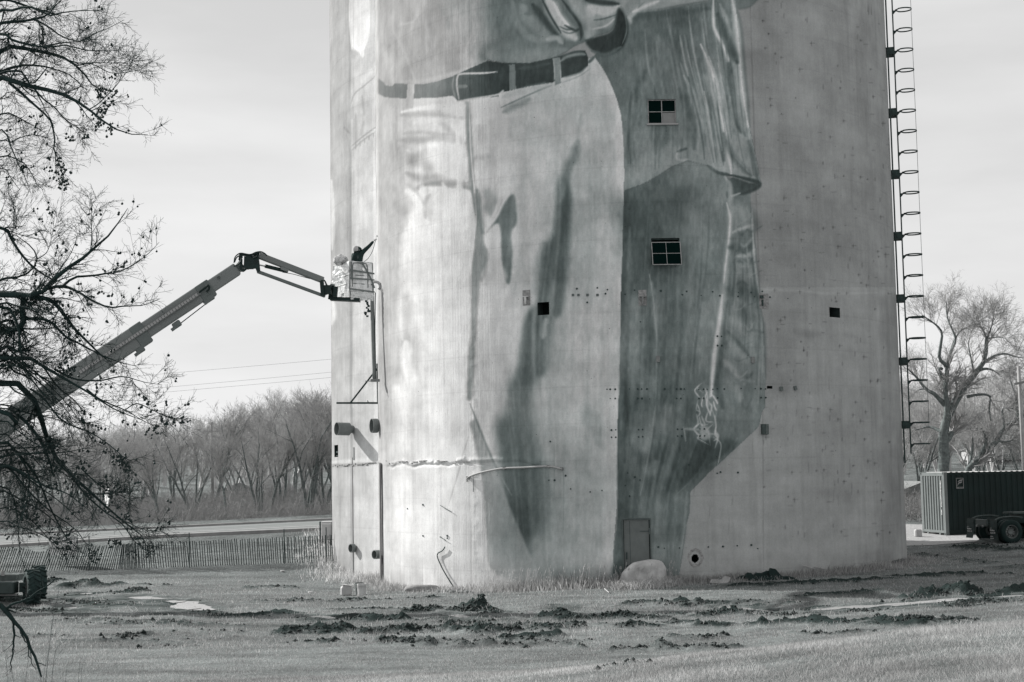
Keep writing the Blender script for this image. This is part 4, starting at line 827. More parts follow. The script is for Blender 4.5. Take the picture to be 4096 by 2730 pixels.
plate(3057, 1718, .25, .34, .09, mat('dark_box_metal', .07, .6, .2, .3, 8), 'junction_box'); plate(3064, 1718, .10, .33, .10, mat('box_face', .13, .6, .2, .2, 8), 'junction_box')
for px, py, tl in ((3124, 1556, 0), (3180, 1553, .3)): plate(px, py, .11, .14, .05, mat('box_face', .13), 'fixing_block', tilt=tl)
for px, py in ((2632, 1437), (3010, 1441)): plate(px, py, .12, .2, .06, steel_l, 'fixing_block')
for px, py in ((2350, 1181), (2390, 1181), (2314, 1181), (2292, 1181)): plate(px, py, .08, .08, .03, mat('box_face', .13), 'fixing_block')
bm_ = MB().lathe([(.001, .03), (.028, .03), (.034, .0)], (0, 0, 0), ((1, 0, 0), (0, 0, 1), (0, -1, 0)), 8).mesh('bolt', steel)
bolts = [(2428,1558),(2441,1558),(2461,1558),(2441,1595),(2461,1595)] + [(2300 + .595 * x, 800 + .595 * y) for x, y in ((366,1272),(421,1272),(448,1272),(484,1272),(603,1272),(683,1272),(712,1272),(735,1272),(832,1276),(865,1274),(888,1274),(926,1274),(956,1270),(1004,1272),(1117,1268),(1211,1270),(1249,1270),(1280,1272),(422,1336),(450,1336),(684,1336),(712,1336),(834,1336),(865,1334),(958,1332),(1251,1330),(1282,1330),(13,598),(150,592),(218,604),(205,631),(337,635),(400,608),(577,612),(722,638),(751,616),(848,643),(925,618),(974,645),(1098,623),(1096,650),(1184,623),(1206,651),(1310,655),(1258,616),(957,917),(985,918),(958,980),(987,980),(440,820),(1430,664),(82,690))]
bolts += [(2300 + .595 * x, 1600 + .595 * y) for x, y in ((245,204),(274,202),(246,252),(274,252),(427,201),(454,200),(428,250),(455,248),(690,198),(720,198),(690,244),(718,244),(840,196),(870,196),(840,244),(871,242),(354,492),(402,520),(437,540),(338,576),(367,648),(560,990),(600,998),(702,996),(896,989),(994,986),(1090,981),(1185,976),(1228,1000),(956,494),(978,486),(1095,489),(765,436),(102,620),(181,610))]
bolts += [(1300 + .574 * x, 1500 + .574 * y) for x, y in ((1570,465),(1560,735),(1677,703),(1600,735),(1848,816),(1712,795),(684,906),(684,1122),(853,1122),(853,1138),(807,1130),(575,933))]
for px, py in bolts:
    p, n_ = sil(px, py); o_ = put('bolt', bm_, silo, p - wloc(silo)); o_.rotation_euler = (0, 0, math.atan2(n_[0], -n_[1])); s_ = rr_.uniform(.6, 1.15); o_.scale = (s_, s_, s_)
# low conduit, hanging cable, seam trough
def on_pts(lst, off=.05, surf=sil): return [surf(*q)[0] + surf(*q)[1] * off for q in lst]
MB().tube(spline(on_pts([(1874,1928),(1876,1912),(1912,1896),(1960,1884),(2020,1874),(2100,1871),(2196,1866),(2250,1876)], .07), 6), .032, 8).obj('bent_conduit', mat('pale_conduit', .40, .6, 0, .1), silo, smooth=True)
for q in ((1876,1912),(2020,1874),(2196,1867),(2248,1876)): plate(q[0], q[1], .09, .10, .1, steel_l, 'conduit_clamp')
MB().tube(spline(on_pts([(1785,2188),(1775,2203),(1757,2214),(1756,2232),(1775,2275),(1800,2318),(1822,2352)], .06), 6), .02, 6).obj('loose_cable', steel, silo, smooth=True)
for a, b2 in (((1765,2022),(1810,2048)), ((1763,2148),(1788,2162)), ((1896,1900),(1897,1968))): MB().tube(on_pts([a, b2], .05), .012, 5).obj('rebar_end', mat('rebar', .13, .8), silo)
# downpipe, hook and clutter on the corner between both silos
p0, n0 = sil(1517, 1150); p1, _ = sil(1521, 1330); p2, _ = sil(1528, 1525); of = np.array([-.25, -.35, 0])
MB().tube(spline([p0 + of, p1 + of, p2 + of], 5), .075, 10).obj('downpipe', mat('grey_pipe', .18, .5, .1, .15), silo, smooth=True)
MB().tube([p0 + of + (.13, -.02, -.25), p1 + of + (.08, -.02, 0), p2 + of + (.05, -.02, .1)], .02, 6).obj('cable', steel, silo)
hp = p0 + of; MB().tube([hp + np.array([-.03 + .17 * (1 - math.cos(q)), 0, .17 * math.sin(q)]) for q in np.linspace(-.2, 4.0, 14)], .055, 8).obj('pipe_bend', mat('pale_pipe', .42, .5), silo, smooth=True)
MB().box(p2 + of + (.03, -.05, .0), (.34, .16, .1)).box(p2 + of + (-.2, -.05, -.02), (.3, .03, .03)).obj('pipe_bracket', steel_l, silo)
cl = MB()
for i in range(22):
    q = p0 + of + np.array([-.16 + rr_.uniform(-.09, .05), -.05, .2 - i * .065]); cl.box(q, (rr_.uniform(.05, .14), .05, rr_.uniform(.04, .1)))
cl.obj('pipe_valve_stack', steel, silo)
q1, q2, q3, q4 = tow(1346, 1612)[0], tow(1507, 1612)[0], tow(1403, 1610)[0], tow(1507, 1474)[0]
of2 = np.array([0, -.25, 0]); fr = np.array([0, 0, 0])
yb = min(q1[1], q2[1]) - .2
f1, f2, f3, f4 = at(1346, 1613, yb), at(1511, 1613, yb), at(1403, 1611, yb), at(1508, 1476, yb)
arm = MB().beam(f1, f2, .08, .07).obj('support_arm', steel, silo)
MB().beam(f3, f4, .06, .06, (0, 1, 0)).obj('brace', steel, arm)
MB().beam(f2, at(1508, 1455, yb), .05, .05, (0, 1, 0)).obj('upright', steel, arm)
MB().beam(at(1474, 1612, yb), at(1470, 1603, yb), .03, .03, (0, 1, 0)).obj('hook', steel, arm)
# stub pipes on the sunlit side
def stub(px, py, tip, r, rin, name, parent, surf):
    p, n_ = surf(px, py); a = np.asarray(tip) - p; l = np.linalg.norm(a); a = a / l; x = np.cross(a, Zu); x /= np.linalg.norm(x); u = np.cross(x, a)
    MB().lathe([(r * .6, -.3), (r * .6, l * .25), (r, l * .25), (r, l), (r - rin, l), (r - rin, l * .4), (.001, l * .4)], p, (x, u, a), 22).obj(name, mat('grey_pipe', .18), parent, smooth=False)
p, n_ = tow(1412, 1718); stub(1412, 1718, p + np.array([-.62, -.36, .02]), .26, .012, 'large_stub_pipe', tower, tow)
p, n_ = sil(1516, 1704); stub(1516, 1704, p + np.array([-.28, -.12, 0]), .28, .02, 'stub_pipe', silo, sil)
p, n_ = tow(1420, 2193); stub(1420, 2193, p + np.array([-.16, -.14, 0]), .17, .02, 'stub_pipe', tower, tow)
p, n_ = sil(1522, 2218); stub(1522, 2218, p + np.array([-.22, -.2, 0]), .17, .02, 'stub_pipe', silo, sil)
# corner pilaster and ribs on the narrow silo
pa_, _ = sil(1519, 1850); pb_, _ = sil(1534, 2372)
MB().box(((pa_[0] + pb_[0]) / 2 - .02, pa_[1] - .55, 1.75), (.06, .28, 5.2)).obj('corner_pilaster', bare, silo, bevel=.02)
for px in (1413, ):
    a_, n_ = tow(px, 2330); MB().box((a_[0], a_[1], 2.0), (.05, .05, 5.2), (np.array([-n_[1], n_[0], 0]), n_, Zu)).obj('rib', bare, tower)
for pr, lst, ph in ((silo, [(1545 + 13 * i, 1848 + 4 * math.sin(i)) for i in range(27)], 0), (tower, [(1332 + 9 * i, 1864 - .55 * i) for i in range(19)], 1)):
    cr_ = MB()
    for q in lst:
        if rr_.random() < .35 and pr is silo: continue
        p, n_ = (sil if pr is silo else tow)(q[0], q[1] + rr_.uniform(-4, 4)); r_ = np.array([-n_[1], n_[0], 0.])
        cr_.box(p + n_ * .01, (rr_.uniform(.08, .34), rr_.uniform(.015, .05), rr_.uniform(.03, .06)), (r_, Zu * math.cos(.2) + r_ * rr_.uniform(-.3, .3), n_))
    cr_.obj('spalled_joint', mat('broken_aggregate', .20), pr, kind='stuff')
plate(1416, 1815, .12, .5, .03, mat('tan_panel', .22, .8), 'wall_panel', tower, tow)
p, n_ = sil(3590, 2262); 
MB().box(p + n_ * .03 + Zu * -.05, (1.3, .5, .05), (np.array([-n_[1], n_[0], 0]), Zu, n_)).obj('broken_footing', mat('dark_broken_concrete', .06, .95, 0, .6, 12, .8, 30), silo)
# ladder with safety hoops
phi = math.radians(15.25); ln = np.array([math.cos(phi), -math.sin(phi), 0]); lt = np.array([math.sin(phi), math.cos(phi), 0])
Tp = np.array([SCX, SCY, 0]) + ln * SR
lad = put('ladder', MB().beam(Tp + ln * .30 - lt * .2 + Zu * 4.35, Tp + ln * .30 - lt * .2 + Zu * 24, .05, .09, tuple(lt)).mesh('ladder', steel, off=wloc(silo)), silo)
MB().beam(Tp + ln * .30 + lt * .2 + Zu * 4.35, Tp + ln * .30 + lt * .2 + Zu * 24, .05, .09, tuple(lt)).obj('rail', steel, lad)
rg = MB().beam(-lt * .2, lt * .2, .025, .025).mesh('rung', steel)
for i in range(66): put('rung', rg, lad, Tp + ln * .30 + Zu * (4.45 + i * .3) - wloc(silo))
hoop = []
for i in range(23):
    q = -math.pi * .95 + 1.9 * math.pi * i / 22; 
    rx = .37 + .31 * math.cos(q); ry = .25 * math.sin(q) * (1 if rx > .18 else .6)
    hoop.append(ln * (.02 + rx) + lt * ry)
hm = MB(); Ph = np.array(hoop)
for a, b2 in zip(Ph[:-1], Ph[1:]): hm.beam(a, b2, .012, .05, (0, 0, 1), .012)
hm.prism([(0, 0), (.14, 0), (0, -.16)], -.02, .02, (0, 0, 0), (ln, Zu, lt)); hm_ = hm.mesh('hoop', steel)
for i in range(25): put('hoop', hm_, lad, Tp + ln * .32 + Zu * (4.72 + i * .805) - wloc(silo))
bk = MB().box(ln * .14, (.34, .5, .28), (ln, lt, Zu)).mesh('wall_bracket', steel)
for i in range(9): put('wall_bracket', bk, lad, Tp + Zu * (5.45 + i * 2.42) - wloc(silo))
MB().tube([Tp + ln * 1.0 + Zu * 5.3, Tp + ln * 1.0 + Zu * 24], .008, 4).obj('cable', steel, lad)
MB().box(Tp + ln * .06 + Zu * 14 - lt * .3, (.06, .02, 20), (ln, lt, Zu)).obj('edge_angle', steel, lad)
# ------------------------------------------------------------------ bare trees
def rvec(rg, n): v = rg.normal(size=(n, 3)); return v / np.linalg.norm(v, axis=1)[:, None]
def spawn(rg, P, R, n_per, lmin, lmax, spread, up, K, rfac, rmin, t0=.15, outward=None, sag=0., kink=.25):
    """children of polylines P [N,K0,3]: returns [M,K,3],[M,K]"""
    N, K0 = R.shape; 
    idx = np.repeat(np.arange(N), n_per); M = len(idx)
    t = rg.uniform(t0, 1, M) * (K0 - 1); i = np.minimum(t.astype(int), K0 - 2); f = (t - i)[:, None]
    a = P[idx, i]; b = P[idx, i + 1]; base = a * (1 - f) + b * f; r0 = R[idx, i] * (1 - f[:, 0]) + R[idx, i + 1] * f[:, 0]
    d = b - a; d /= np.linalg.norm(d, axis=1)[:, None] + 1e-9
    v = rvec(rg, M); v -= (v * d).sum(1)[:, None] * d; v /= np.linalg.norm(v, axis=1)[:, None] + 1e-9
    ang = rg.uniform(spread[0], spread[1], M)[:, None]; dr = d * np.cos(ang) + v * np.sin(ang)
    dr[:, 2] += up; dr /= np.linalg.norm(dr, axis=1)[:, None]
    L_ = rg.uniform(lmin, lmax, M) * (1.15 - .5 * t / (K0 - 1))
    pts = [base]; cur = base
    for k in range(1, K):
        dr = dr + rvec(rg, M) * kink; dr[:, 2] += up * .3 - sag; dr /= np.linalg.norm(dr, axis=1)[:, None]
        cur = cur + dr * (L_ / (K - 1))[:, None]; pts.append(cur)
    Pn = np.stack(pts, 1); r = np.maximum(r0 * rfac, rmin); Rn = r[:, None] * np.linspace(1, .35, K)[None]
    return Pn, np.maximum(Rn, rmin * .6)
def gather(lst, sides):
    V = []; Q = []; n = 0
    for (P, R), sd_ in zip(lst, sides):
        v, q = tubes(P, R, sd_); V.append(v); Q.append(q + n); n += len(v)
    return np.concatenate(V), np.concatenate(Q)
bark_d = mat('dark_bark', .022, .9, 0, .4, 12, .6, 60)
bark_m = mat('grey_bark', .15, .9, 0, .45, 6, .5, 30)
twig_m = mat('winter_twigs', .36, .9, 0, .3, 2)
twig_f = mat('far_winter_twigs', .46, .9, 0, .25, .6)  # paler than the near twigs: distance haze put into the colour
# --- template trees, standing at the origin, height 1 = metres
def tree_shape(seed, H, stems, spreadr, dens=1., fine=.006, lean=0.):
    rg = np.random.default_rng(seed); Kt = 9; P = []; R = []
    for s in range(stems):
        a = rg.uniform(0, 6.28); d = np.array([math.cos(a), math.sin(a), 0]) * (rg.uniform(.10, .34) if stems > 1 else rg.uniform(0, .08)) + np.array([lean, 0, 1])
        cur = np.array([math.cos(a), math.sin(a), 0]) * .12 * (stems > 1); pts = [cur - np.array([0, 0, .4])]; h = H * rg.uniform(.62, .85)
        for k in range(Kt - 1):
            d = d + rg.normal(size=3) * .10; d[2] = max(d[2], .5); dd = d / np.linalg.norm(d); cur = cur + dd * h / (Kt - 1); pts.append(cur)
        P.append(pts); R.append(np.linspace(.022, .006, Kt) * H * (.9 if stems == 1 else .62))
    P, R = np.array(P), np.array(R)
    b1 = spawn(rg, P, R, max(4, int(13 / stems * dens)), .25 * H * spreadr, .48 * H * spreadr, (.35, .95), .22, 6, .55, fine, .28, kink=.2)
    b2 = spawn(rg, *b1, 7, .11 * H * spreadr, .26 * H * spreadr, (.3, .9), .16, 4, .5, fine * .9, .15)
    b3 = spawn(rg, *b2, int(7 * dens), .06 * H, .15 * H, (.3, .9), .12, 3, .6, fine * .75, .1)
    b4 = spawn(rg, *b3, int(4 * dens), .03 * H, .075 * H, (.3, .9), .08, 2, .6, fine * .62, .2)
    return (P, R), b1, b2, b3, b4
def tree_meshes(seed, *a, tm=bark_m, cm=twig_m, **k):
    t0, b1, b2, b3, b4 = tree_shape(seed, *a, **k)
    V, Q = gather([t0, b1], (7, 5)); trunk = npmesh('trunk', V, Q, None, tm, True)
    V, Q = gather([b2, b3, b4], (3, 3, 3)); crown = npmesh('crown', V, Q, None, cm, False)
    return trunk, crown
TM = [tree_meshes(1, 9.5, 1, 1.0, fine=.013), tree_meshes(2, 9.0, 4, .8, fine=.013), tree_meshes(3, 11, 3, .9, dens=1.1, fine=.013), tree_meshes(4, 8.5, 1, .9, fine=.012, lean=.12),
      tree_meshes(6, 11.5, 5, .75, dens=1.1, fine=.013)]
SKY_X = [-300, 0, 500, 714, 810, 874, 958, 1000, 1063, 1126, 1202, 1260, 1400, 3400, 3650, 3900, 4300]; SKY_Y = [1690, 1685, 1672, 1650, 1622, 1610, 1640, 1592, 1612, 1562, 1537, 1537, 1545, 1470, 1462, 1450, 1440]
def htop(me): z_ = np.empty(len(me.vertices) * 3, np.float32); me.vertices.foreach_get('co', z_); return np.percentile(z_[2::3], 99.3)
TH_ = [htop(c_) for _, c_ in TM]
def tree(px, Y, i, s, rz, label, group=None, name='bare_tree', cat='tree', sink=0., top=None):
    x = (px - CX) / F_PX * Y; z = float(gz(x, Y)) - sink
    if top is None: top = np.interp(px, SKY_X, SKY_Y) + (s - .8) * -60 + 35
    s = (at(px, top, Y)[2] - z) / TH_[i]
    o = thing(name, (x, Y, z), label, cat, group)
    o.rotation_euler = (0, 0, rz); o.scale = (s, s, s)
    for n_, me in zip(('trunk', 'crown'), TM[i]): put(n_, me, o)
    return o
tree(640, 88, 0, .86, .3, 'slim upright bare tree with one trunk, nearest the diamond sign', top=1750)
tree(905, 88, 3, .95, 2.9, 'bare tree leaning left out of the bank just beyond the road kerb', top=1740)
tree(770, 97, 1, .86, 1.1, 'open bare tree with pale forking trunks left of the leaning one', top=1660)
tree(860, 108, 0, 1.3, 4.1, 'tallest bare tree with twisting limbs near the utility pole', top=1608)
tree(1035, 90, 1, 1.12, 2.2, 'bare tree with several dark stems fanning up from one base', top=1650)
tree(1068, 92, 3, 1.1, .8, 'dark slender tree right beside the fan of stems', top=1690)
tree(1228, 92, 4, 1.18, 5.0, 'largest many-stemmed bare tree close to the rear silo', top=1536)
tree(1290, 94, 1, 1.05, 3.3, 'bare tree with leaning dark trunk partly behind the rear silo', top=1560)
tree(1120, 100, 2, 1.12, 1.9, 'broad brushy tree between the two many-stemmed trees', top=1562)
tree(1000, 112, 2, .98, .4, 'round brushy tree crown behind the fanned stems', top=1592)
tree(520, 96, 3, .78, 5.5, 'thin crooked tree just right of the diamond sign post', top=1790)
tree(395, 92, 1, .8, .2, 'bare tree right behind the diamond sign', top=1770)
rt = random.Random(21)
ORD = 'first second third fourth fifth sixth seventh eighth ninth tenth eleventh twelfth thirteenth fourteenth fifteenth sixteenth'.split()
BELT = [(40, 92), (150, 97), (260, 90), (330, 104), (450, 110), (560, 118), (690, 124), (940, 126), (1180, 122), (1270, 112), (90, 116), (210, 122), (-60, 100), (-150, 110), (1340, 104), (1420, 100)]
for k, (px, Y) in enumerate(BELT):
    tree(px, Y, rt.choice((0, 1, 2, 2, 4)), rt.uniform(.8, 1.08) * (.72 if px < 800 else .92), rt.uniform(0, 6), f'grey bare woodland tree beyond the road, {ORD[sorted(BELT).index((px, Y))]} from the left of its belt', 'trees of the woodland belt')
BEHIND = [(3660, 100), (3560, 94), (3900, 112), (3985, 96), (4060, 104), (4130, 98), (3760, 118), (4200, 110)]
for k, (px, Y) in enumerate(BEHIND):
    tree(px, Y, rt.choice((1, 2, 4)), rt.uniform(.6, .8), rt.uniform(0, 6), f'brushy bare tree behind the shipping container, {ORD[sorted(BEHIND).index((px, Y))]} from the left', 'trees behind the container', top=np.interp(px, [3500, 4200], [1600, 1560]) + rt.uniform(-40, 60))
# --- trees whose limbs follow the photograph closely
def guided(limbs, Y, rg, kids, bare_l=(), thick=1., tm=bark_m, cm=twig_m, name='bare_tree', origin=None, meta=None):
    KL = 14; P = []; R = []
    for pts, r0, r1, yo in limbs:
        n = len(pts); w = np.array([at(px, py, Y + yo[0] + (yo[1] - yo[0]) * i / max(1, n - 1)) for i, (px, py) in enumerate(pts)])
        P.append(resample(spline(w, 5), KL)); R.append(np.linspace(r0, r1, KL))
    P, R = np.array(P), np.array(R) * thick
    levels = [(P, R)]
    for kw in kids: levels.append(spawn(rg, *levels[-1], **kw))
    if bare_l:
        Pb = [];Rb = []
        for pts, r0, r1, yo in bare_l:
            w = np.array([at(px, py, Y + yo[0] + (yo[1] - yo[0]) * i / max(1, len(pts) - 1)) for i, (px, py) in enumerate(pts)]); s_ = resample(spline(w, 5), KL); s_[1:-1] += rg.normal(0, .006, (KL - 2, 3)); Pb.append(s_); Rb.append(1.5 * np.linspace(r0, r1, KL) * rg.uniform(.85, 1.15, KL))
        Pb, Rb = np.array(Pb), np.array(Rb); s1 = spawn(rg, Pb, Rb, 6, .04, .16, (.5, 1.1), 0, 3, .5, .0025, .3)
    V, Q = gather([levels[0]] + ([(Pb, Rb), s1] if bare_l else []), (8,) + ((7, 4) if bare_l else ())); V -= origin; trunk = npmesh('trunk', V, Q, None, tm, True)
    V, Q = gather(levels[1:], (3,) * (len(levels) - 1)); crown = npmesh('crown', V - origin, Q, None, cm, False)
    o = thing(name, origin, *meta); put('trunk', trunk, o); put('crown', crown, o); return o, levels
Z_ = lambda *p: [(3620 + x * .459, 1180 + y * .459) for x, y in p]
rg = np.random.default_rng(31)
bt = at(3768, 1905, 84); bt[2] = gz(bt[0], 84)
L1 = [([(3770,1935)] + Z_((332,1568),(342,1400),(334,1260),(345,1140),(392,1030),(440,930),(520,800),(600,700),(680,600),(705,500),(712,380)), .36, .10, (0, 0)),
 (Z_((340,1180),(368,1000),(350,850),(362,720),(372,620)), .20, .12, (0, -.5)), (Z_((372,625),(325,585),(298,545),(312,430),(322,330),(270,262),(150,180)), .12, .03, (-.5, -1.5)),
 (Z_((372,625),(395,510),(430,430),(440,370),(370,200),(360,60)), .11, .025, (-.5, .5)), (Z_((395,500),(430,400),(480,320),(560,275),(640,250)), .07, .02, (0, 1)), (Z_((330,650),(300,640),(310,690),(340,740)), .08, .07, (-.4, -.3)),
 (Z_((345,960),(290,900),(250,860),(180,820),(110,730),(30,650)), .15, .04, (0, -1)), (Z_((330,1200),(270,1170),(200,1150),(90,1180)), .12, .03, (0, 1)), (Z_((640,660),(700,645),(760,655),(820,690)), .10, .03, (0, -1)),
 (Z_((690,590),(740,555),(800,525),(880,515),(960,540),(1030,550)), .10, .02, (0, 1)), (Z_((540,890),(640,870),(740,885),(735,1000),(750,1100)), .09, .03, (0, -1)), (Z_((600,690),(585,600),(560,480),(550,400)), .08, .02, (0, 0)),
 (Z_((712,385),(690,320),(640,250)), .06, .015, (0, .5)), (Z_((712,385),(750,290),(770,200)), .06, .015, (0, -.5)), (Z_((712,385),(800,370),(880,380)), .05, .012, (0, .5)), (Z_((180,820),(120,830),(70,870)), .06, .02, (-.6, -1)),
 (Z_((340,1300),(380,1250),(410,1200)), .2, .16, (0, .3))]
guided(L1, 84, rg, [dict(n_per=10, lmin=.8, lmax=2.6, spread=(.35, 1.0), up=.16, K=6, rfac=.42, rmin=.011, t0=.45, kink=.18), dict(n_per=7, lmin=.4, lmax=1.5, spread=(.3, .9), up=.08, K=5, rfac=.6, rmin=.008, t0=.1, kink=.2),
  dict(n_per=5, lmin=.25, lmax=.8, spread=(.3, .9), up=.02, K=3, rfac=.6, rmin=.006, sag=.05), dict(n_per=2, lmin=.15, lmax=.4, spread=(.3, .9), up=0, K=2, rfac=.7, rmin=.005)], origin=bt,
  meta=('big twisted bare tree with split trunk standing behind the container', 'tree'))
b2_ = at(3880, 1905, 90); b2_[2] = gz(b2_[0], 90)
L2 = [([(3865,1940)] + Z_((560,1500),(640,1440),(700,1380),(800,1270),(870,1150),(990,1090),(1100,1000)), .26, .08, (0, 0)), (Z_((640,1440),(700,1300),(680,1180),(620,1170)), .14, .05, (0, -1)), (Z_((800,1270),(900,1280),(1020,1200)), .1, .03, (0, 1)),
 (Z_((870,1150),(850,1000),(940,990)), .1, .03, (0, 0)), (Z_((980,1100),(970,900),(920,750),(910,640)), .1, .03, (0, 0)), (Z_((560,1500),(590,1300),(560,1100),(540,1040)), .1, .03, (0, 1))]
guided(L2, 90, rg, [dict(n_per=12, lmin=.8, lmax=2.2, spread=(.4, 1.1), up=.1, K=5, rfac=.5, rmin=.016, t0=.1), dict(n_per=8, lmin=.4, lmax=1.2, spread=(.3, .9), up=.06, K=4, rfac=.6, rmin=.012, t0=.1),
  dict(n_per=5, lmin=.25, lmax=.7, spread=(.3, .9), up=.02, K=3, rfac=.6, rmin=.009)], origin=b2_, meta=('dark low-limbed tree leaning right behind the container', 'tree'))
# --- far hillside woods: one mass of small brushy trees
rg = np.random.default_rng(77)
tp = [tree_shape(50 + i, 10, 3, .8, dens=.62, fine=.03) for i in range(3)]
tpl = []
for tt in tp:
    V, Q = gather([tt[0], tt[1], (tt[2][0][::2], tt[2][1][::2]), (tt[3][0][::3], tt[3][1][::3]), (tt[4][0][::7] , tt[4][1][::7] )], (4, 3, 3, 3, 3)); tpl.append((V, Q))
Vs, Qs, n0 = [], [], 0
spots = []
for k in range(150):
    Y = rg.uniform(128, 300); px = rg.uniform(-150, 1450); spots.append((px, Y))
for k in range(34):
    Y = rg.uniform(110, 240); px = rg.uniform(-1300, -150); spots.append((px, Y))
for k in range(60):
    Y = rg.uniform(120, 250); px = rg.uniform(3500, 4250); spots.append((px, Y))
for px, Y in spots:
    x = (px - CX) / F_PX * Y; z = gz(x, Y); V, Q = tpl[rg.integers(3)]; a = rg.uniform(0, 6.28); s = float(np.clip((at(px, np.interp(px, SKY_X, SKY_Y) + rg.uniform(0, 60), Y)[2] - z) / 10.2, .35, 1.6))
    ca, sa = math.cos(a), math.sin(a); V2 = V.copy(); V2[:, 0], V2[:, 1] = (V[:, 0] * ca - V[:, 1] * sa) * s * 1.2, (V[:, 0] * sa + V[:, 1] * ca) * s * 1.2; V2[:, 2] *= s
    Vs.append(V2 + np.array([x, Y, z])); Qs.append(Q + n0); n0 += len(V)
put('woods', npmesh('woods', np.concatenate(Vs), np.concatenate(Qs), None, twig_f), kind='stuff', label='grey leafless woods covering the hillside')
# undergrowth: thin shoots and brush behind the road and the container
m_n = 9000; px = np.r_[rg.uniform(-150, 1420, 6500), rg.uniform(3480, 4250, 2500)]; Y = np.r_[rg.uniform(80.5, 112, 6500), rg.uniform(79, 100, 2500)]
x = (px - CX) / F_PX * Y; z = np.array([gz(a, b) for a, b in zip(x, Y)]); h = rg.uniform(.4, 2.0, m_n) * (.3 + 1.3 * fbm(x * .25, Y * .25, 4, 2))
base = np.stack([x, Y, z - .05], 1); d = np.stack([rg.normal(0, .9, m_n), rg.normal(0, .6, m_n), np.ones(m_n)], 1); d /= np.linalg.norm(d, axis=1)[:, None]
P0 = np.stack([base, base + d * (h * .5)[:, None], base + d * h[:, None] + rg.normal(0, .12, (m_n, 3))], 1); R0 = np.tile(np.array([.013, .010, .005]), (m_n, 1))
sp1 = spawn(rg, P0, R0, 3, .3, .9, (.4, 1.2), .05, 2, .7, .006, .2)
V, Q = gather([(P0, R0), sp1], (3, 3)); put('undergrowth', npmesh('undergrowth', V, Q, None, mat('brush_twigs', .26, .9, 0, .4, .5)), kind='stuff', label='tangled leafless brush along the bank')

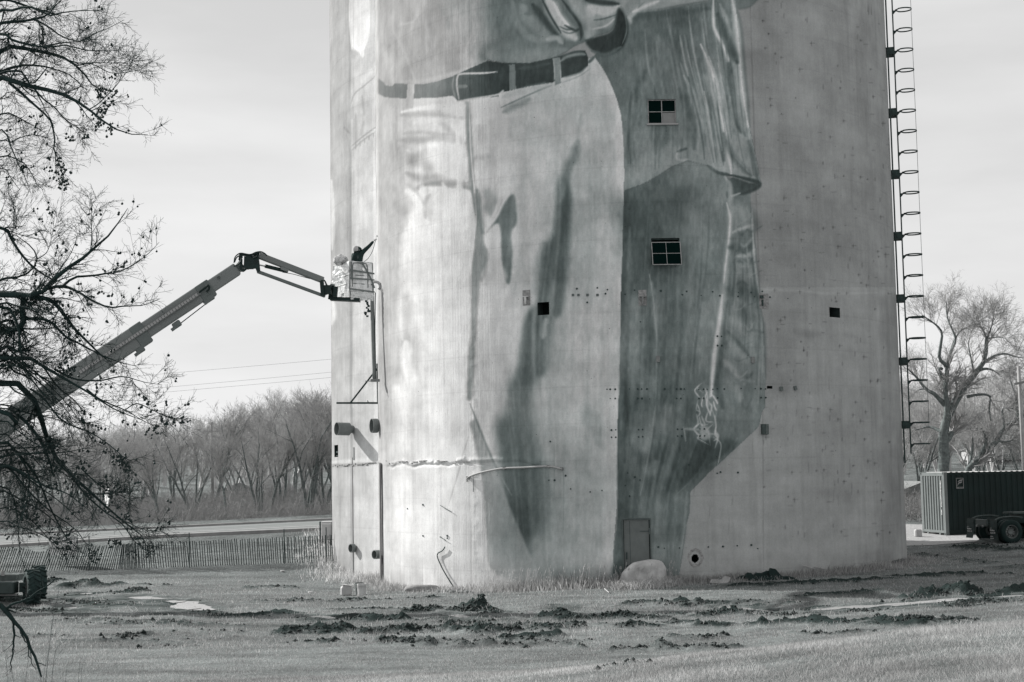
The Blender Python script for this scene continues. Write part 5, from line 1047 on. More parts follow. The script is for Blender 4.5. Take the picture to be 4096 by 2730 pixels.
# ------------------------------------------------------------------ near tree reaching in from the left, hung with small fruit
q1 = lambda *p: [(x * .574, y * .574) for x, y in p]
q2 = lambda *p: [(x * .574, 800 + y * .574) for x, y in p]
q3 = lambda *p: [(x * .7205, 1600 + y * .7205) for x, y in p]
TR0 = 14.0
def fr_(pts, r0, r1, ya, yb, root=None):
    x0, y0 = pts[0]; pre = [(-190, root if root is not None else y0 + 90)] if x0 < 4 else []
    return (pre + pts, r0 * (1.25 if pre else 1), r1, (ya * .3 if pre else ya, yb))
NL = [
 ([(-330, 3300), (-320, 2700), (-290, 2300), (-300, 1900), (-250, 1500), (-240, 1100), (-200, 700), (-190, 300), (-140, 40), (-60, -200)], .16, .05, (0, 0)),
 fr_(q1((0,362),(80,325),(200,345),(330,370),(450,405),(530,460),(590,520),(650,600),(715,640)), .021, .004, 0, .5), fr_(q1((0,545),(120,575),(220,605),(340,630),(440,660),(540,710),(620,765),(700,830),(780,890),(850,915),(950,945),(1030,940)), .022, .002, 0, -.6),
 fr_(q1((0,505),(80,475),(180,455),(310,465),(400,490),(480,520)), .015, .004, 0, .7), fr_(q1((0,515),(70,500),(140,495),(180,540),(215,590),(250,570),(330,470)), .012, .004, .2, -.3),
 fr_(q1((60,575),(150,650),(220,715),(300,785),(350,835),(370,900),(382,980),(375,1050),(400,1100),(430,1200),(455,1280)), .012, .003, 0, .3), fr_(q1((230,610),(300,690),(380,750),(450,830),(540,890),(610,950)), .008, .002, 0, .4),
 fr_(q1((0,800),(80,798),(180,850),(290,910),(340,950)), .009, .002, 0, .6), fr_(q1((0,75),(80,75),(170,50),(250,60),(340,110),(430,90),(560,75),(680,75)), .014, .002, 0, -.7),
 fr_(q1((0,165),(120,155),(240,135),(340,105),(360,60),(420,15),(430,-30)), .015, .004, 0, .5), fr_(q1((250,140),(340,190),(420,250),(500,280),(570,290),(660,235),(740,205),(865,140)), .008, .0016, .1, .9),
 fr_(q1((310,325),(430,300),(530,285),(560,200)), .007, .002, 0, .6), fr_(q1((460,315),(600,350),(740,355),(840,352)), .006, .0015, 0, -.5), fr_(q1((0,5),(80,8),(190,45),(300,75),(420,110)), .014, .004, 0, .5, 60),
 fr_(q1((0,235),(60,270),(150,300),(310,330),(460,315)), .014, .005, 0, -.3), fr_(q1((60,230),(55,330)), .008, .006, 0, 0), fr_(q1((300,250),(300,330),(310,325)), .006, .005, .2, .2), fr_(q1((250,130),(290,200),(300,300)), .007, .004, .1, .1),
 fr_(q1((400,395),(540,440),(650,450),(770,510),(890,505),(1020,475)), .006, .0014, .2, -.4), fr_(q1((530,460),(640,440),(760,440),(925,440)), .006, .0014, .3, .8), fr_(q1((480,520),(560,600),(430,660)), .005, .002, .2, -.2),
 fr_(q1((0,1095),(100,1105),(170,1140),(230,1230),(260,1290),(300,1325)), .008, .002, 0, .3), fr_(q1((0,905),(60,990),(100,1080),(130,1150),(180,1250),(215,1350)), .008, .002, 0, -.4), fr_(q1((0,980),(60,1000),(140,960),(240,940),(330,960)), .007, .002, 0, .4),
 fr_(q1((0,1175),(60,1220),(110,1290),(140,1325)), .006, .002, 0, .3), fr_(q1((620,765),(690,720),(800,610),(900,480),(925,435)), .005, .0012, -.3, .2), fr_(q1((0,690),(60,640),(160,680)), .006, .003, 0, .2),
 fr_(q2((0,655),(90,660),(200,672),(300,635),(380,550),(480,470),(560,420),(620,370),(720,280),(790,220),(830,150),(890,60)), .030, .002, 0, -.5), fr_(q2((200,672),(168,700),(155,770),(160,850),(120,900),(0,915)), .026, .020, 0, 0),
 fr_(q2((220,680),(330,690),(400,740),(460,820),(520,900),(600,980),(680,1060),(740,1110)), .021, .005, 0, .6), fr_(q2((330,620),(440,600),(540,640),(640,700),(760,750),(870,740),(1000,735),(1110,690)), .014, .0016, 0, -.7),
 fr_(q2((440,600),(520,540),(640,530),(760,510),(860,490),(960,430),(1040,370),(1110,295)), .011, .0014, 0, .5), fr_(q2((0,190),(70,260),(120,340),(200,440),(300,520),(380,560)), .015, .006, 0, .4), fr_(q2((0,1100),(100,1105),(210,1105),(300,1160),(420,1230),(560,1310),(660,1370),(740,1430),(870,1490),(1000,1540)), .018, .002, 0, -.5),
 fr_(q2((0,1265),(90,1265),(160,1310),(240,1400),(300,1470)) + q3((230,130),(320,340),(440,460),(560,560),(640,650),(760,720),(840,860)), .026, .002, 0, .6), fr_(q2((0,1470),(60,1490),(130,1568)) + q3((100,80),(200,190),(260,300),(300,430)), .022, .006, 0, .2),
 fr_(q3((170,-60),(250,0),(350,120),(500,180),(620,260),(700,330),(770,345)), .009, .002, 0, -.4), fr_(q3((0,230),(100,300),(200,420),(260,560),(330,700),(380,780),(440,830)), .013, .003, 0, .3), fr_(q3((300,300),(380,400),(470,520),(580,620),(680,690),(750,790),(850,860)), .010, .002, .3, -.5),
 fr_(q3((480,-60),(560,0),(700,60),(800,120),(870,150)), .007, .002, 0, .3), fr_(q3((690,60),(760,20),(850,60),(950,100),(1000,105)), .005, .0014, 0, -.3), fr_(q2((180,830),(300,830),(380,870),(450,950),(550,1000),(700,1080),(830,1130),(950,1160)), .014, .002, 0, .4),
 fr_(q2((0,1050),(60,1020),(130,1060),(200,1030)), .014, .008, 0, .2), fr_(q2((380,1180),(520,1250),(700,1260),(850,1230),(1000,1270),(1130,1290)), .009, .0015, 0, -.4), fr_(q2((630,370),(640,250),(635,120),(645,30)), .005, .0014, 0, 0),
 fr_(q2((0,560),(120,540),(210,500),(260,420),(220,330),(100,240)), .011, .003, 0, .5), fr_(q2((20,800),(100,780),(200,760),(300,820)), .010, .004, 0, .3), fr_(q2((300,1160),(400,1300),(520,1400),(600,1500)), .008, .003, 0, .5),
 fr_(q3((0,480),(80,560),(100,700),(110,860)), .008, .002, 0, .3), fr_(q3((100,300),(160,420),(140,600),(60,780)), .008, .002, 0, -.3), fr_(q3((0,600),(150,650),(260,760),(380,890)), .007, .002, 0, .5), fr_(q3((470,520),(600,520),(700,470)), .006, .002, 0, .4),
 fr_(q3((450,380),(560,480),(690,540),(740,560)), .006, .002, 0, .2), fr_(q3((640,650),(800,720),(900,730),(950,710)), .004, .001, .4, .6), fr_(q3((0,350),(150,500),(280,620),(420,720),(520,860)), .009, .002, 0, .3), fr_(q2((0,745),(80,780),(130,900),(150,1100),(210,1240),(330,1380)), .014, .004, 0, -.3),
 fr_(q2((0,860),(70,830),(110,900),(90,1000),(140,1200)), .012, .004, 0, .4), fr_(q2((250,420),(330,360),(370,220),(400,140)), .004, .001, 0, .2), fr_(q2((300,640),(420,480),(500,360),(545,230)), .007, .0012, 0, .3), fr_(q2((60,260),(110,180),(110,95)), .004, .001, 0, .1),
 'B', fr_(q3((0,1140),(50,1190),(130,1290),(180,1400),(210,1480),(230,1540)), .018, .006, 0, 0, 2380), fr_(q3((60,1200),(80,1300),(70,1400),(60,1510)), .009, .003, 0, .1), fr_(q3((15,1170),(80,1130),(140,1110),(240,1050),(300,1000),(335,990)), .010, .003, 0, 0), fr_(q3((120,1290),(150,1360),(165,1430),(200,1500)), .006, .002, 0, -.2),
]
rg = np.random.default_rng(9)
o0 = at(-330, 3300, TR0); ng = np.array([o0[0], o0[1], gz(o0[0], o0[1])])
rl = random.Random(71); ib = NL.index('B')
for k in range(26):
    y0 = rl.uniform(1150, 2120); L_ = rl.uniform(200, 400); sl = rl.uniform(-.15, .95); pts_ = [(0, y0)] + [(L_ * u, y0 + L_ * sl * u * (.6 + .5 * u) + rl.uniform(-14, 14)) for u in (.25, .5, .75, 1.)]
    pts_ = [(x, y) for x, y in pts_ if y < 2230]
    if len(pts_) > 2: NL.insert(ib, fr_(pts_, rl.uniform(.006, .013), .002, 0, rl.uniform(-.6, .6))); ib += 1
ib = NL.index('B'); BARE_L = NL[ib + 1:]; NL = NL[:ib]
nt, lv = guided(NL, TR0, rg, bare_l=BARE_L, thick=1.25, kids=[dict(n_per=14, lmin=.12, lmax=.46, spread=(.35, 1.1), up=.01, K=6, rfac=.42, rmin=.0025, t0=.22, sag=.0, kink=.15), dict(n_per=6, lmin=.05, lmax=.26, spread=(.4, 1.2), up=.02, K=4, rfac=.7, rmin=.0020, t0=.1, kink=.14),
   dict(n_per=4, lmin=.015, lmax=.09, spread=(.4, 1.2), up=0, K=2, rfac=.8, rmin=.0014, t0=.1)], tm=bark_d, cm=bark_d, name='crabapple_tree', origin=ng,
   meta=('dark bare fruit tree reaching in from the left, hung with small fruit', 'tree'))
# fruit: clusters on short stalks near the ends of twigs
fr = MB(); fr.lathe([(.001, .013), (.0085, .010), (.0132, 0), (.009, -.0095), (.002, -.012)], (0, 0, 0), n=7); fr.tube([(0, 0, .01), (0, .002, .022), (.004, .004, .034)], .0011, 3, False)
fm = fr.mesh('fruit', mat('dark_fruit', .016, .45, 0, .3, 20), True)
tips = lv[2][0][:, 2:].reshape(-1, 3); u, v = project(tips.T.reshape(3, -1).T) if False else (None, None)
tp_ = tips; px_, py_ = proj_arr(tp_)
low = (py_ > 820); wgt = np.where(low, 1.0, .22) * np.clip((px_ + 60) / 250, .1, 1) * ((px_ > -30) & (py_ < 2230))
wgt *= (fbm(px_ / 90, py_ / 90, 14, 2) > .45) * 1.
wgt /= wgt.sum(); pick = rg.choice(len(tp_), 520, p=wgt, replace=False); cnt = 0; rest = MB()
cl_q1 = [(q, 4, 22) for q in q1((690,600),(710,620),(715,650),(700,710),(725,730),(720,775),(665,800),(700,830),(725,860),(755,890),(770,890),(425,1110),(410,1155),(440,1160),(430,1200),(435,1240),(450,1270),(430,1275),(335,1080),(340,1170),(365,1200),(160,1140),(165,1165),(150,1130),(60,1240),(500,940),(600,940),(690,610),(790,640),(800,525),(780,635))] + \
        [(q, 5, 18) for q in q3((580,240),(660,320),(690,350),(640,300),(700,330),(860,150),(830,170),(600,500),(590,590),(690,640),(650,770),(630,790),(540,840),(510,860),(700,640))]
allf = [p for p in tp_[pick]]
for (qx, qy), n_, sp_ in cl_q1:
    for i in range(n_): allf.append(at(qx + rg.normal(0, sp_ * .55), qy + rg.normal(0, sp_ * .55), TR0 + rg.uniform(-.1, .3)))
fp = []
for p in allf:
    for i in range(int(rg.integers(1, 4))): fp.append(p + rg.normal(0, .012, 3) + np.array([0, 0, -.03]))
fp = np.array(fp)
for i, p in enumerate(fp[:0]): pass
order = rg.permutation(len(fp)); s_all = rg.uniform(.75, 1.15, len(fp))
for i in order[:300]:
    o_ = put('fruit', fm, nt, p_ := (fp[i] - ng)); s_ = s_all[i]; o_.scale = (s_, s_, s_)
fv = np.array([v.co[:] for v in fm.vertices]); ff = [tuple(p.vertices) for p in fm.polygons]
for i in order[300:]: rest.add(fv * s_all[i] + fp[i], ff)
rest.obj('small_fruit', mat('dark_fruit', .016), nt, smooth=True, kind='stuff')
# thin weeds in front of the grass, bottom left
def weed(pts, Y, r, label, sway=0):
    w = spline([at(px, py, Y) for px, py in pts], 5); w[0][2] = gz(w[0][0], w[0][1]) if pts[0][1] > 2900 else w[0][2]
    P = w[None]; R = np.linspace(r, r * .35, len(w))[None]; s1 = spawn(rg, resample(w, 8)[None], np.full((1, 8), r * .7), 14, .05, .22, (.25, .7), .05, 4, .6, .0012, .3)
    V, Q = gather([(P, R), s1], (5, 3)); o = npmesh('dry_weed', V - w[0], Q, None, mat('dry_stalk', .075, .9, 0, .3, 5)); put('dry_weed', o, None, w[0], label, 'weed', 'dry weeds in the foreground')
WD = [([(150,3080),(200,2560),(232,2380),(232,2350)], .0035), ([(195,3050),(215,2640),(265,2560),(315,2480)], .0032), ([(250,3040),(262,2720),(277,2635)], .0026), ([(310,3040),(314,2730),(320,2640)], .0024), ([(328,3040),(325,2720),(330,2650)], .0022),
   ([(90,3060),(105,2700),(150,2500)], .0024), ([(40,3050),(30,2700),(5,2540)], .0024), ([(120,3050),(60,2750),(20,2600)], .0022), ([(160,3060),(175,2700),(225,2520)], .0022), ([(210,3060),(170,2750),(120,2620)], .002)]
WR = {i: k for k, i in enumerate(sorted(range(len(WD)), key=lambda i: WD[i][0][-1][0]))}
for i, (pts, r) in enumerate(WD):
    weed(pts, 15.5 + .15 * i, r, f'thin dry weed stalk at lower left, its tip {ORD[WR[i]]} from the left among the stalks')
# ------------------------------------------------------------------ boom lift with wrapped basket
boom_m = mat('boom_paint', .19, .5, 0, .1, 1.2, .1, 10)
boom_d = mat('boom_paint_dark', .14, .5, 0, .12, 2)  # darker boom paint for collars, brackets and the jib link
blk = mat('black_steel', .016, .5, .1, .4, 8, .2, 30)
hose = mat('rubber_hose', .012, .6)
def bx(px, py): return 45.6 + (px + 120) / (950 + 120) * 2.5            # the boom swings away from us towards the wall
wheel_c = at(112, 2340, 45.6)
lift_o = np.array([wheel_c[0] - 1.6, 45.8, gz(wheel_c[0] - 1.6, 45.8)])
lift = thing('boom_lift', lift_o, 'telescopic boom lift with grey boom crossing the sky to its raised basket', 'boom lift')
def bp_(px, py): return at(px, py, bx(px, py))
def seg(x0, x1, off): 
    f = lambda x: 1078 + (947 - x) * .6646
    o_ = off; return at(x0, f(x0) + o_, bx(x0, 0)), at(x1, f(x1) + o_, bx(x1, 0))
a, b2 = seg(560, 948, 0); MB().beam(a, b2, .34, .44).obj('inner_boom', boom_m, lift, bevel=.03)
a, b2 = seg(330, 845, 2); MB().beam(a, b2, .40, .56).obj('middle_boom', boom_m, lift, bevel=.03)
a, b2 = seg(-420, 575, 4); outer = MB().beam(a, b2, .48, .72).obj('outer_boom', boom_m, lift, bevel=.03)
for x0, x1, w, h, of in ((796, 846, .44, .62, 6), (540, 585, .54, .78, 8)):
    a, b2 = seg(x0, x1, of); MB().beam(a, b2, w, h).obj('boom_collar', boom_d, lift, bevel=.02)
for x, dy in ((838, 44), (706, 62), (560, 66)):
    f = 1078 + (947 - x) * .6646; a, b2 = at(x - 14, f + dy + 9, bx(x, 0) - .2), at(x + 16, f + dy - 11, bx(x, 0) - .2)
    MB().beam(a, b2, .10, .22).obj('boom_bracket', boom_d, lift, bevel=.03); MB().beam(at(x - 20, f + dy + 22, bx(x, 0) - .22), at(x + 4, f + dy + 4, bx(x, 0) - .22), .07, .10).obj('boom_bracket', boom_d, lift)
trk = MB().beam(*[p + np.array([0, -.30, 0]) for p in seg(330, 808, 6)], .05, .13).obj('cable_track', mat('track_plate', .20, .6, .2, .3, 9), lift)
ta, tb = [p + np.array([0, -.335, 0]) for p in seg(330, 806, 6)]; td = (tb - ta) / np.linalg.norm(tb - ta); tu = np.cross(np.array([0, -1., 0]), td)
lk = MB().box((0, 0, 0), (.085, .02, .10), (td, (0, 1, 0), np.cross(td, (0, 1, 0)))).mesh('track_link', mat('track_link', .30, .5, .3, .2, 9))
nl = int(np.linalg.norm(tb - ta) / .11)
for i in range(nl): put('track_link', lk, trk, ta + td * (.05 + i * .11) - wloc(trk))
MB().tube(spline([p + np.array([0, -.36, .02]) for p in (at(806, 1178, bx(806, 0)), at(830, 1160, bx(830, 0)), at(842, 1150, bx(842, 0)), at(846, 1164, bx(846, 0)), at(836, 1176, bx(836, 0)))], 5), .035, 7).obj('cable_loop', hose, lift)
MB().tube([at(838, 1205, bx(838, 0) - .2), at(715, 1300, bx(715, 0) - .2)], .018, 5).obj('pull_cable', blk, lift)
MB().lathe([(.001, .0), (.05, .0), (.05, -.04)], at(876, 1112, bx(876, 0) - .24), ((1, 0, 0), (0, 0, 1), (0, 1, 0)), 10).obj('port_cover', boom_d, lift)
# elbow castings
def pplate(pts, Y, th, name, m=blk, par=lift):
    q = np.array([at(px, py, Y) for px, py in pts]); n = len(pts); o_ = np.array([0, th / 2, 0])
    return MB().add(np.vstack([q - o_, q + o_]), [tuple(range(n)), tuple(range(n, 2 * n))[::-1]] + [(i, (i + 1) % n, n + (i + 1) % n, n + i) for i in range(n)]).obj(name, m, par)
k3 = lambda *p: [(900 + x * .0956, 980 + y * .0956) for x, y in p]
EY = 48.2
MB().beam(at(968, 1080, EY), at(945, 1058, EY), .3, .3).obj('boom_tip', boom_d, lift, bevel=.04)
for dy in (-.22, .22):
    pplate(k3((600,400),(700,340),(860,400),(1020,420),(1120,470),(1250,340),(1440,300),(1440,380),(1390,520),(1440,800),(1470,1080),(1400,1160),(1330,1130),(1280,1000),(1090,1000),(920,1050),(780,1140),(660,1140),(640,1100),(800,990),(870,1000),(900,560),(840,480),(740,480),(720,990),(760,1040),(690,1130),(560,1000),(640,820),(560,620)) if False else
           k3((900,400),(1020,420),(1130,560),(1250,340),(1460,290),(1400,520),(1440,800),(1475,1080),(1400,1160),(1330,1130),(1280,1000),(1090,1010),(880,1030)), EY + dy, .03, 'elbow_plate')
    pplate(k3((600,380),(700,340),(900,400),(900,480),(740,470),(740,560),(560,640)), EY + dy, .03, 'elbow_plate')
    pplate(k3((560,600),(735,600),(725,1000),(880,1000),(900,1050),(780,1140),(680,1130),(600,960),(660,820)), EY + dy, .03, 'elbow_plate')
MB().beam(at(987, 1030, EY), at(985, 1076, EY), .44, .10, (1, 0, 0)).beam(at(1000, 1024, EY), at(1000, 1075, EY), .4, .18, (1, 0, 0)).beam(at(1027, 1020, EY), at(1034, 1088, EY), .4, .07, (1, 0, 0)).obj('elbow_block', blk, lift)
for pts in (((936,1052),(940,1030),(952,1018),(966,1014),(1000,1019),(1024,1010),(1044,1008),(1060,1016),(1068,1024)), ((938,1050),(946,1032),(958,1024),(966,1030),(962,1048),(950,1060),(936,1066)), ((1005,1026),(1016,1018),(1024,1014),(1030,1024),(1012,1034)), ((1002,1020),(1030,1012),(1046,1008))):
    MB().tube(spline([at(x, y, EY - .3) for x, y in pts], 5), .022, 6).obj('hose', hose, lift, smooth=True)
# jib: two parallel arms and a ram
JY = lambda x: 48.2 + (x - 1030) / 290 * 1.3
jp = lambda x, y: at(x, y, JY(x))
MB().beam(jp(1034, 1022), jp(1292, 1122), .18, .21).obj('jib_arm', boom_m, lift, bevel=.02)
MB().beam(jp(1030, 1087), jp(1300, 1186), .10, .105).obj('jib_link', boom_d, lift, bevel=.01)
MB().beam(jp(1120, 1074), jp(1150, 1085), .2, .10).obj('ram_mount', boom_m, lift)
ram = MB().tube([jp(1060, 1065), jp(1150, 1087)], .065, 10).obj('ram', blk, lift, smooth=False); MB().tube([jp(1038, 1061), jp(1062, 1066)], .028, 8).obj('ram_rod', mat('chrome_rod', .5, .25, .9, .05), ram)
MB().beam(jp(1287, 1122), jp(1292, 1186), .24, .12, (1, 0, 0)).box(jp(1308, 1160), (.3, .25, .3)).beam(jp(1300, 1142), jp(1304, 1180), .16, .07, (1, 0, 0)).obj('jib_end', blk, lift)
for dz in (0, 6): MB().tube(spline([jp(1290, 1118), jp(1300, 1126), jp(1310, 1144 + dz), jp(1330, 1152 + dz), jp(1345, 1158)], 5), .025, 6).obj('hose', hose, lift, smooth=True)
MB().tube(spline([jp(1130, 1090), jp(1170, 1097), jp(1200, 1105), jp(1240, 1116)], 5), .012, 5).obj('hose', hose, lift)
# basket
ca_ = math.radians(34); bxv = np.array([math.cos(ca_), math.sin(ca_), 0]); byv = np.array([-math.sin(ca_), math.cos(ca_), 0])   # along the right face, along the left face
C0 = at(1400, 1190, 49.7); BW, BD = .90, 1.22
floor_z = C0[2] + .08; top_z = at(1400, 1047, 49.7)[2]; BH = top_z - floor_z
Cb = np.array([C0[0], C0[1], floor_z])
rail_m = mat('rail_paint', .20, .5, 0, .1, 3)
bas = MB()
corners = [Cb, Cb + bxv * BW, Cb + bxv * BW + byv * BD, Cb + byv * BD]
basket = MB().box(Cb + bxv * BW / 2 + byv * BD / 2, (BW, BD, .05), (bxv, byv, Zu)).obj('basket', rail_m, lift)
for i in range(4):
    a, b2 = corners[i], corners[(i + 1) % 4]
    for hz in (.12, .42, .72, BH): MB().tube([a + Zu * hz, b2 + Zu * hz], .022, 6).obj('rail', rail_m, basket)
    MB().tube([a, a + Zu * BH], .024, 6).obj('post', rail_m, basket)
    MB().beam(a + Zu * .08, b2 + Zu * .08, .012, .15).obj('toe_board', mat('toe_board', .14, .6), basket)
MB().tube(spline([Cb + bxv * .08 + Zu * .3 - byv * .03, Cb + bxv * .1 + Zu * (BH - .15) - byv * .03, Cb + bxv * .2 + Zu * (BH - .04) - byv * .03, Cb + bxv * .55 + Zu * (BH - .04) - byv * .03, Cb + bxv * .68 + Zu * (BH - .15) - byv * .03, Cb + bxv * .7 + Zu * .3 - byv * .03], 6), .022, 6).obj('gate_hoop', rail_m, basket)
MB().box(Cb + bxv * .35 + byv * .2 + Zu * .72, (.5, .3, .5), (bxv, byv, Zu)).obj('control_box', mat('control_box', .10, .6), basket, bevel=.06)
MB().beam(at(1322, 1196, 49.9), at(1440, 1202, 49.9), .35, .12).beam(at(1322, 1196, 49.9), at(1330, 1140, 49.7), .2, .16, (1, 0, 0)).beam(at(1344, 1148, 49.5), at(1340, 1188, 49.5), .2, .14, (1, 0, 0)).obj('basket_mount', blk, lift)
# wind-screen of clear film around the basket
film = bpy.data.materials.new('clear_film'); film.use_nodes = True; N, L = film.node_tree.nodes, film.node_tree.links; b = N['Principled BSDF']
b.inputs['Base Color'].default_value = (.82, .83, .83, 1); b.inputs['Roughness'].default_value = .28; b.inputs['Specular IOR Level'].default_value = .8
t = N.new('ShaderNodeTexCoord'); al = ramp_(noise_(4, 5, (1, 1, .4), .7), .35, .65, .55, .97); L.new(al, b.inputs['Alpha'])
bp = N.new('ShaderNodeBump'); bp.inputs['Strength'].default_value = .9; bp.inputs['Distance'].default_value = .06; L.new(noise_(5, 4, (1, 1, .3), .6), bp.inputs['Height']); L.new(bp.outputs[0], b.inputs['Normal'])
rf = np.random.default_rng(4)
def sheet(a, b2, z0, z1, out, name, nx_=26, nz_=16, amp=.03, m=film, par=basket, topw=.02):
    V = []
    for j in range(nz_ + 1):
        for i in range(nx_ + 1):
            u = i / nx_; w = j / nz_; p = a + (b2 - a) * u; z = z0 + (z1 - z0) * w + (fbm(np.array(u * 5.), np.array(j * 1.), 3, 2) - .5) * topw * (j in (0, nz_)) * 2
            n_ = (fbm(np.array(u * 4. + w * 2 + a[0] * 7), np.array(w * 4. - u + b2[1] * 3), 19, 4) - .5) * 2
            V.append(p + out * (.02 + amp * n_ * (1.2 if 0 < j < nz_ else .5)) + Zu * z)
    Fq = [(j * (nx_ + 1) + i, j * (nx_ + 1) + i + 1, (j + 1) * (nx_ + 1) + i + 1, (j + 1) * (nx_ + 1) + i) for j in range(nz_) for i in range(nx_)]
    return MB().add(V, Fq).obj(name, m, par)
sheet(corners[0], corners[1], -.06, BH + .03, -byv, 'film_sheet'); sheet(corners[3], corners[0], -.06, BH + .0, -bxv, 'film_sheet'); sheet(corners[1], corners[2], -.06, BH, bxv, 'film_sheet'); sheet(corners[2], corners[3], -.06, BH - .1, byv, 'film_sheet')
sheet(corners[0] - byv * .05, corners[1] - byv * .05, -.16, .12, -byv, 'film_skirt', amp=.05)
stp = mat('grey_tape', .16, .5, 0, .1)
def strap(a, b2, w=.06): MB().beam(a - byv * .06, b2 - byv * .06, .008, w).obj('strap', stp, basket)
R0_, R1_ = corners[0] - bxv * .03, corners[1] + bxv * .05
strap(R0_ + Zu * (BH * .74), R1_ + Zu * (BH * .68)); strap(R0_ + Zu * (BH * .5), R1_ + Zu * (BH * .49), .05); strap(R0_ + Zu * (BH * .18), R1_ + Zu * (BH * .13), .05); strap(R0_ + bxv * .48 + Zu * BH, R0_ + bxv * .82 + Zu * (BH * .55), .06); strap(R0_ + bxv * .82 + Zu * (BH * .55), R1_ + Zu * (BH * .25), .06)
MB().beam(R0_ + bxv * .06 + Zu * BH - byv * .06, R0_ + bxv * .06 - byv * .06 + Zu * .55, .05, .008, (0, 1, 0)).obj('strap', stp, basket)
MB().beam(corners[0] - bxv * .06 + Zu * BH * .74, corners[3] - bxv * .06 + Zu * BH * .70, .008, .04).obj('strap', mat('pale_tape', .5, .5), basket)
# crumpled film bundle on the rail
bn = []
cbn = at(1362, 1048, 50.2)
Vb, Fb = [], []
for j in range(9):
    for i in range(16):
        q = i * math.pi / 8; w = j / 8; rr2 = math.sin(math.pi * (w * .86 + .07)) ** .6; r2 = .17 * rr2 * (1 + .45 * (fbm(np.array(i * .9), np.array(j * 1.1), 6, 3) - .5) * 2)
        Vb.append(cbn + bxv * ((w - .5) * .52) + byv * r2 * math.cos(q) * 1.1 + Zu * (r2 * math.sin(q) * 1.15 + .06))
for j in range(8):
    for i in range(16): Fb.append((j * 16 + i, j * 16 + (i + 1) % 16, (j + 1) * 16 + (i + 1) % 16, (j + 1) * 16 + i))
MB().add(Vb, Fb + [tuple(range(16)), tuple(range(128, 144))]).obj('film_bundle', mat('crumpled_film', .5, .3, 0, .6, 9, .9, 14, spec=.8), None, label='crumpled plastic bundle on the basket rail left of the painter', cat='plastic sheet')
sheet(at(1330, 1100, 50.3), at(1372, 1095, 49.8), -.35, .2, np.array([-.4, -.9, 0]), 'hanging_film', 12, 10, .12)
# chassis at the left edge
def lug_tyre(c, name, par, R=.585, Wd=.40, yaw=0.0):
    ax = np.array([math.cos(yaw), math.sin(yaw), 0]); fw = np.array([-math.sin(yaw), math.cos(yaw), 0]); A_ = (fw, Zu, ax)
    rub = mat('tyre_rubber', .035, .85, 0, .5, 5, .3, 20)
    ty = MB().lathe([(R * .55, -Wd * .42), (R * .64, -Wd * .5), (R * .80, -Wd * .5), (R * .90, -Wd * .43), (R * .945, -Wd * .28), (R * .955, 0), (R * .945, Wd * .28), (R * .90, Wd * .43), (R * .80, Wd * .5), (R * .64, Wd * .5), (R * .55, Wd * .42)], c, A_, 36, closed=True).obj(name, rub, par)
    for s in (-1, 1):
        lug = MB()
        for k in range(18):
            q = 2 * math.pi * (k + (.5 if s > 0 else 0)) / 18; rd = fw * math.cos(q) + Zu * math.sin(q); tg = -fw * math.sin(q) + Zu * math.cos(q)
            p = c + rd * R * .965 + ax * s * Wd * .25; dr = (ax * s * .85 + tg * .55); dr /= np.linalg.norm(dr); lug.box(p, (Wd * .56, .055, .05), (dr, np.cross(rd, dr), rd))
        lug.obj('tread_lugs', rub, ty, kind='stuff')
    rim_ = MB().lathe([(R * .56, -Wd * .4), (R * .5, -Wd * .2), (R * .25, -Wd * .15), (.02, -Wd * .15)], c, A_, 20).lathe([(R * .56, Wd * .4), (R * .5, Wd * .2), (.02, Wd * .15)], c, A_, 20).obj('rim', mat('wheel_rim', .2, .5), ty)
    return ty
w1 = at(127, 2345, 45.7); w1[2] = gz(w1[0], w1[1]) + .50; lug_tyre(w1, 'wheel', lift, yaw=.5)
w2 = at(154, 2300, 48.1); w2[2] = gz(w2[0], w2[1]) + .52; lug_tyre(w2, 'wheel', lift, yaw=.5)
for yy, cx0 in ((45.9, w1[0]), (48.2, w2[0])):
    c_ = np.array([cx0 - 2.45, yy, gz(cx0 - 2.45, yy) + .52]); lug_tyre(c_, 'wheel', lift, yaw=.1)
ch = mat('chassis_panel', .055, .5, 0, .3, 3, .2, 12)
MB().box(at(10, 2352, 45.5) + np.array([-.55, .1, 0]), (1.9, .5, .38)).obj('axle_beam', ch, lift, bevel=.03)
MB().box(at(-60, 2352, 46.8) + np.array([-.9, .8, .05]), (2.0, 3.0, .55)).obj('chassis', blk, lift, bevel=.04)
MB().box(at(30, 2312, 46.5) + np.array([-.3, .2, 0]), (1.3, .8, .20)).obj('deck_plate', mat('deck_plate', .12, .6, 0, .3, 5), lift)
MB().box(at(88, 2350, 45.6), (.12, .2, .30)).box(at(94, 2340, 45.5), (.14, .08, .1)).box(at(94, 2362, 45.5), (.14, .08, .1)).obj('steering_knuckle', blk, lift)
MB().tube([at(12, 2304, 46.2), at(12, 2285, 46.2)], .05, 8).obj('cap', mat('pale_cap', .35), lift)
MB().box(at(20, 2380, 45.6) + np.array([-.4, 0, 0]), (1.6, .1, .06)).obj('tie_rod', mat('dull_metal', .25, .5), lift)
tb_ = at(-380, 1990, 44.6); 
MB().box((lift_o[0] - 1.6, lift_o[1] + .4, lift_o[2] + 1.35), (2.4, 2.6, 1.0)).obj('turntable_housing', boom_m, lift, bevel=.06)
MB().beam((lift_o[0] - 2.2, lift_o[1] + .2, lift_o[2] + 1.7), tuple(seg(-420, 0, 4)[0]), .5, .6).obj('boom_pivot', boom_m, lift)

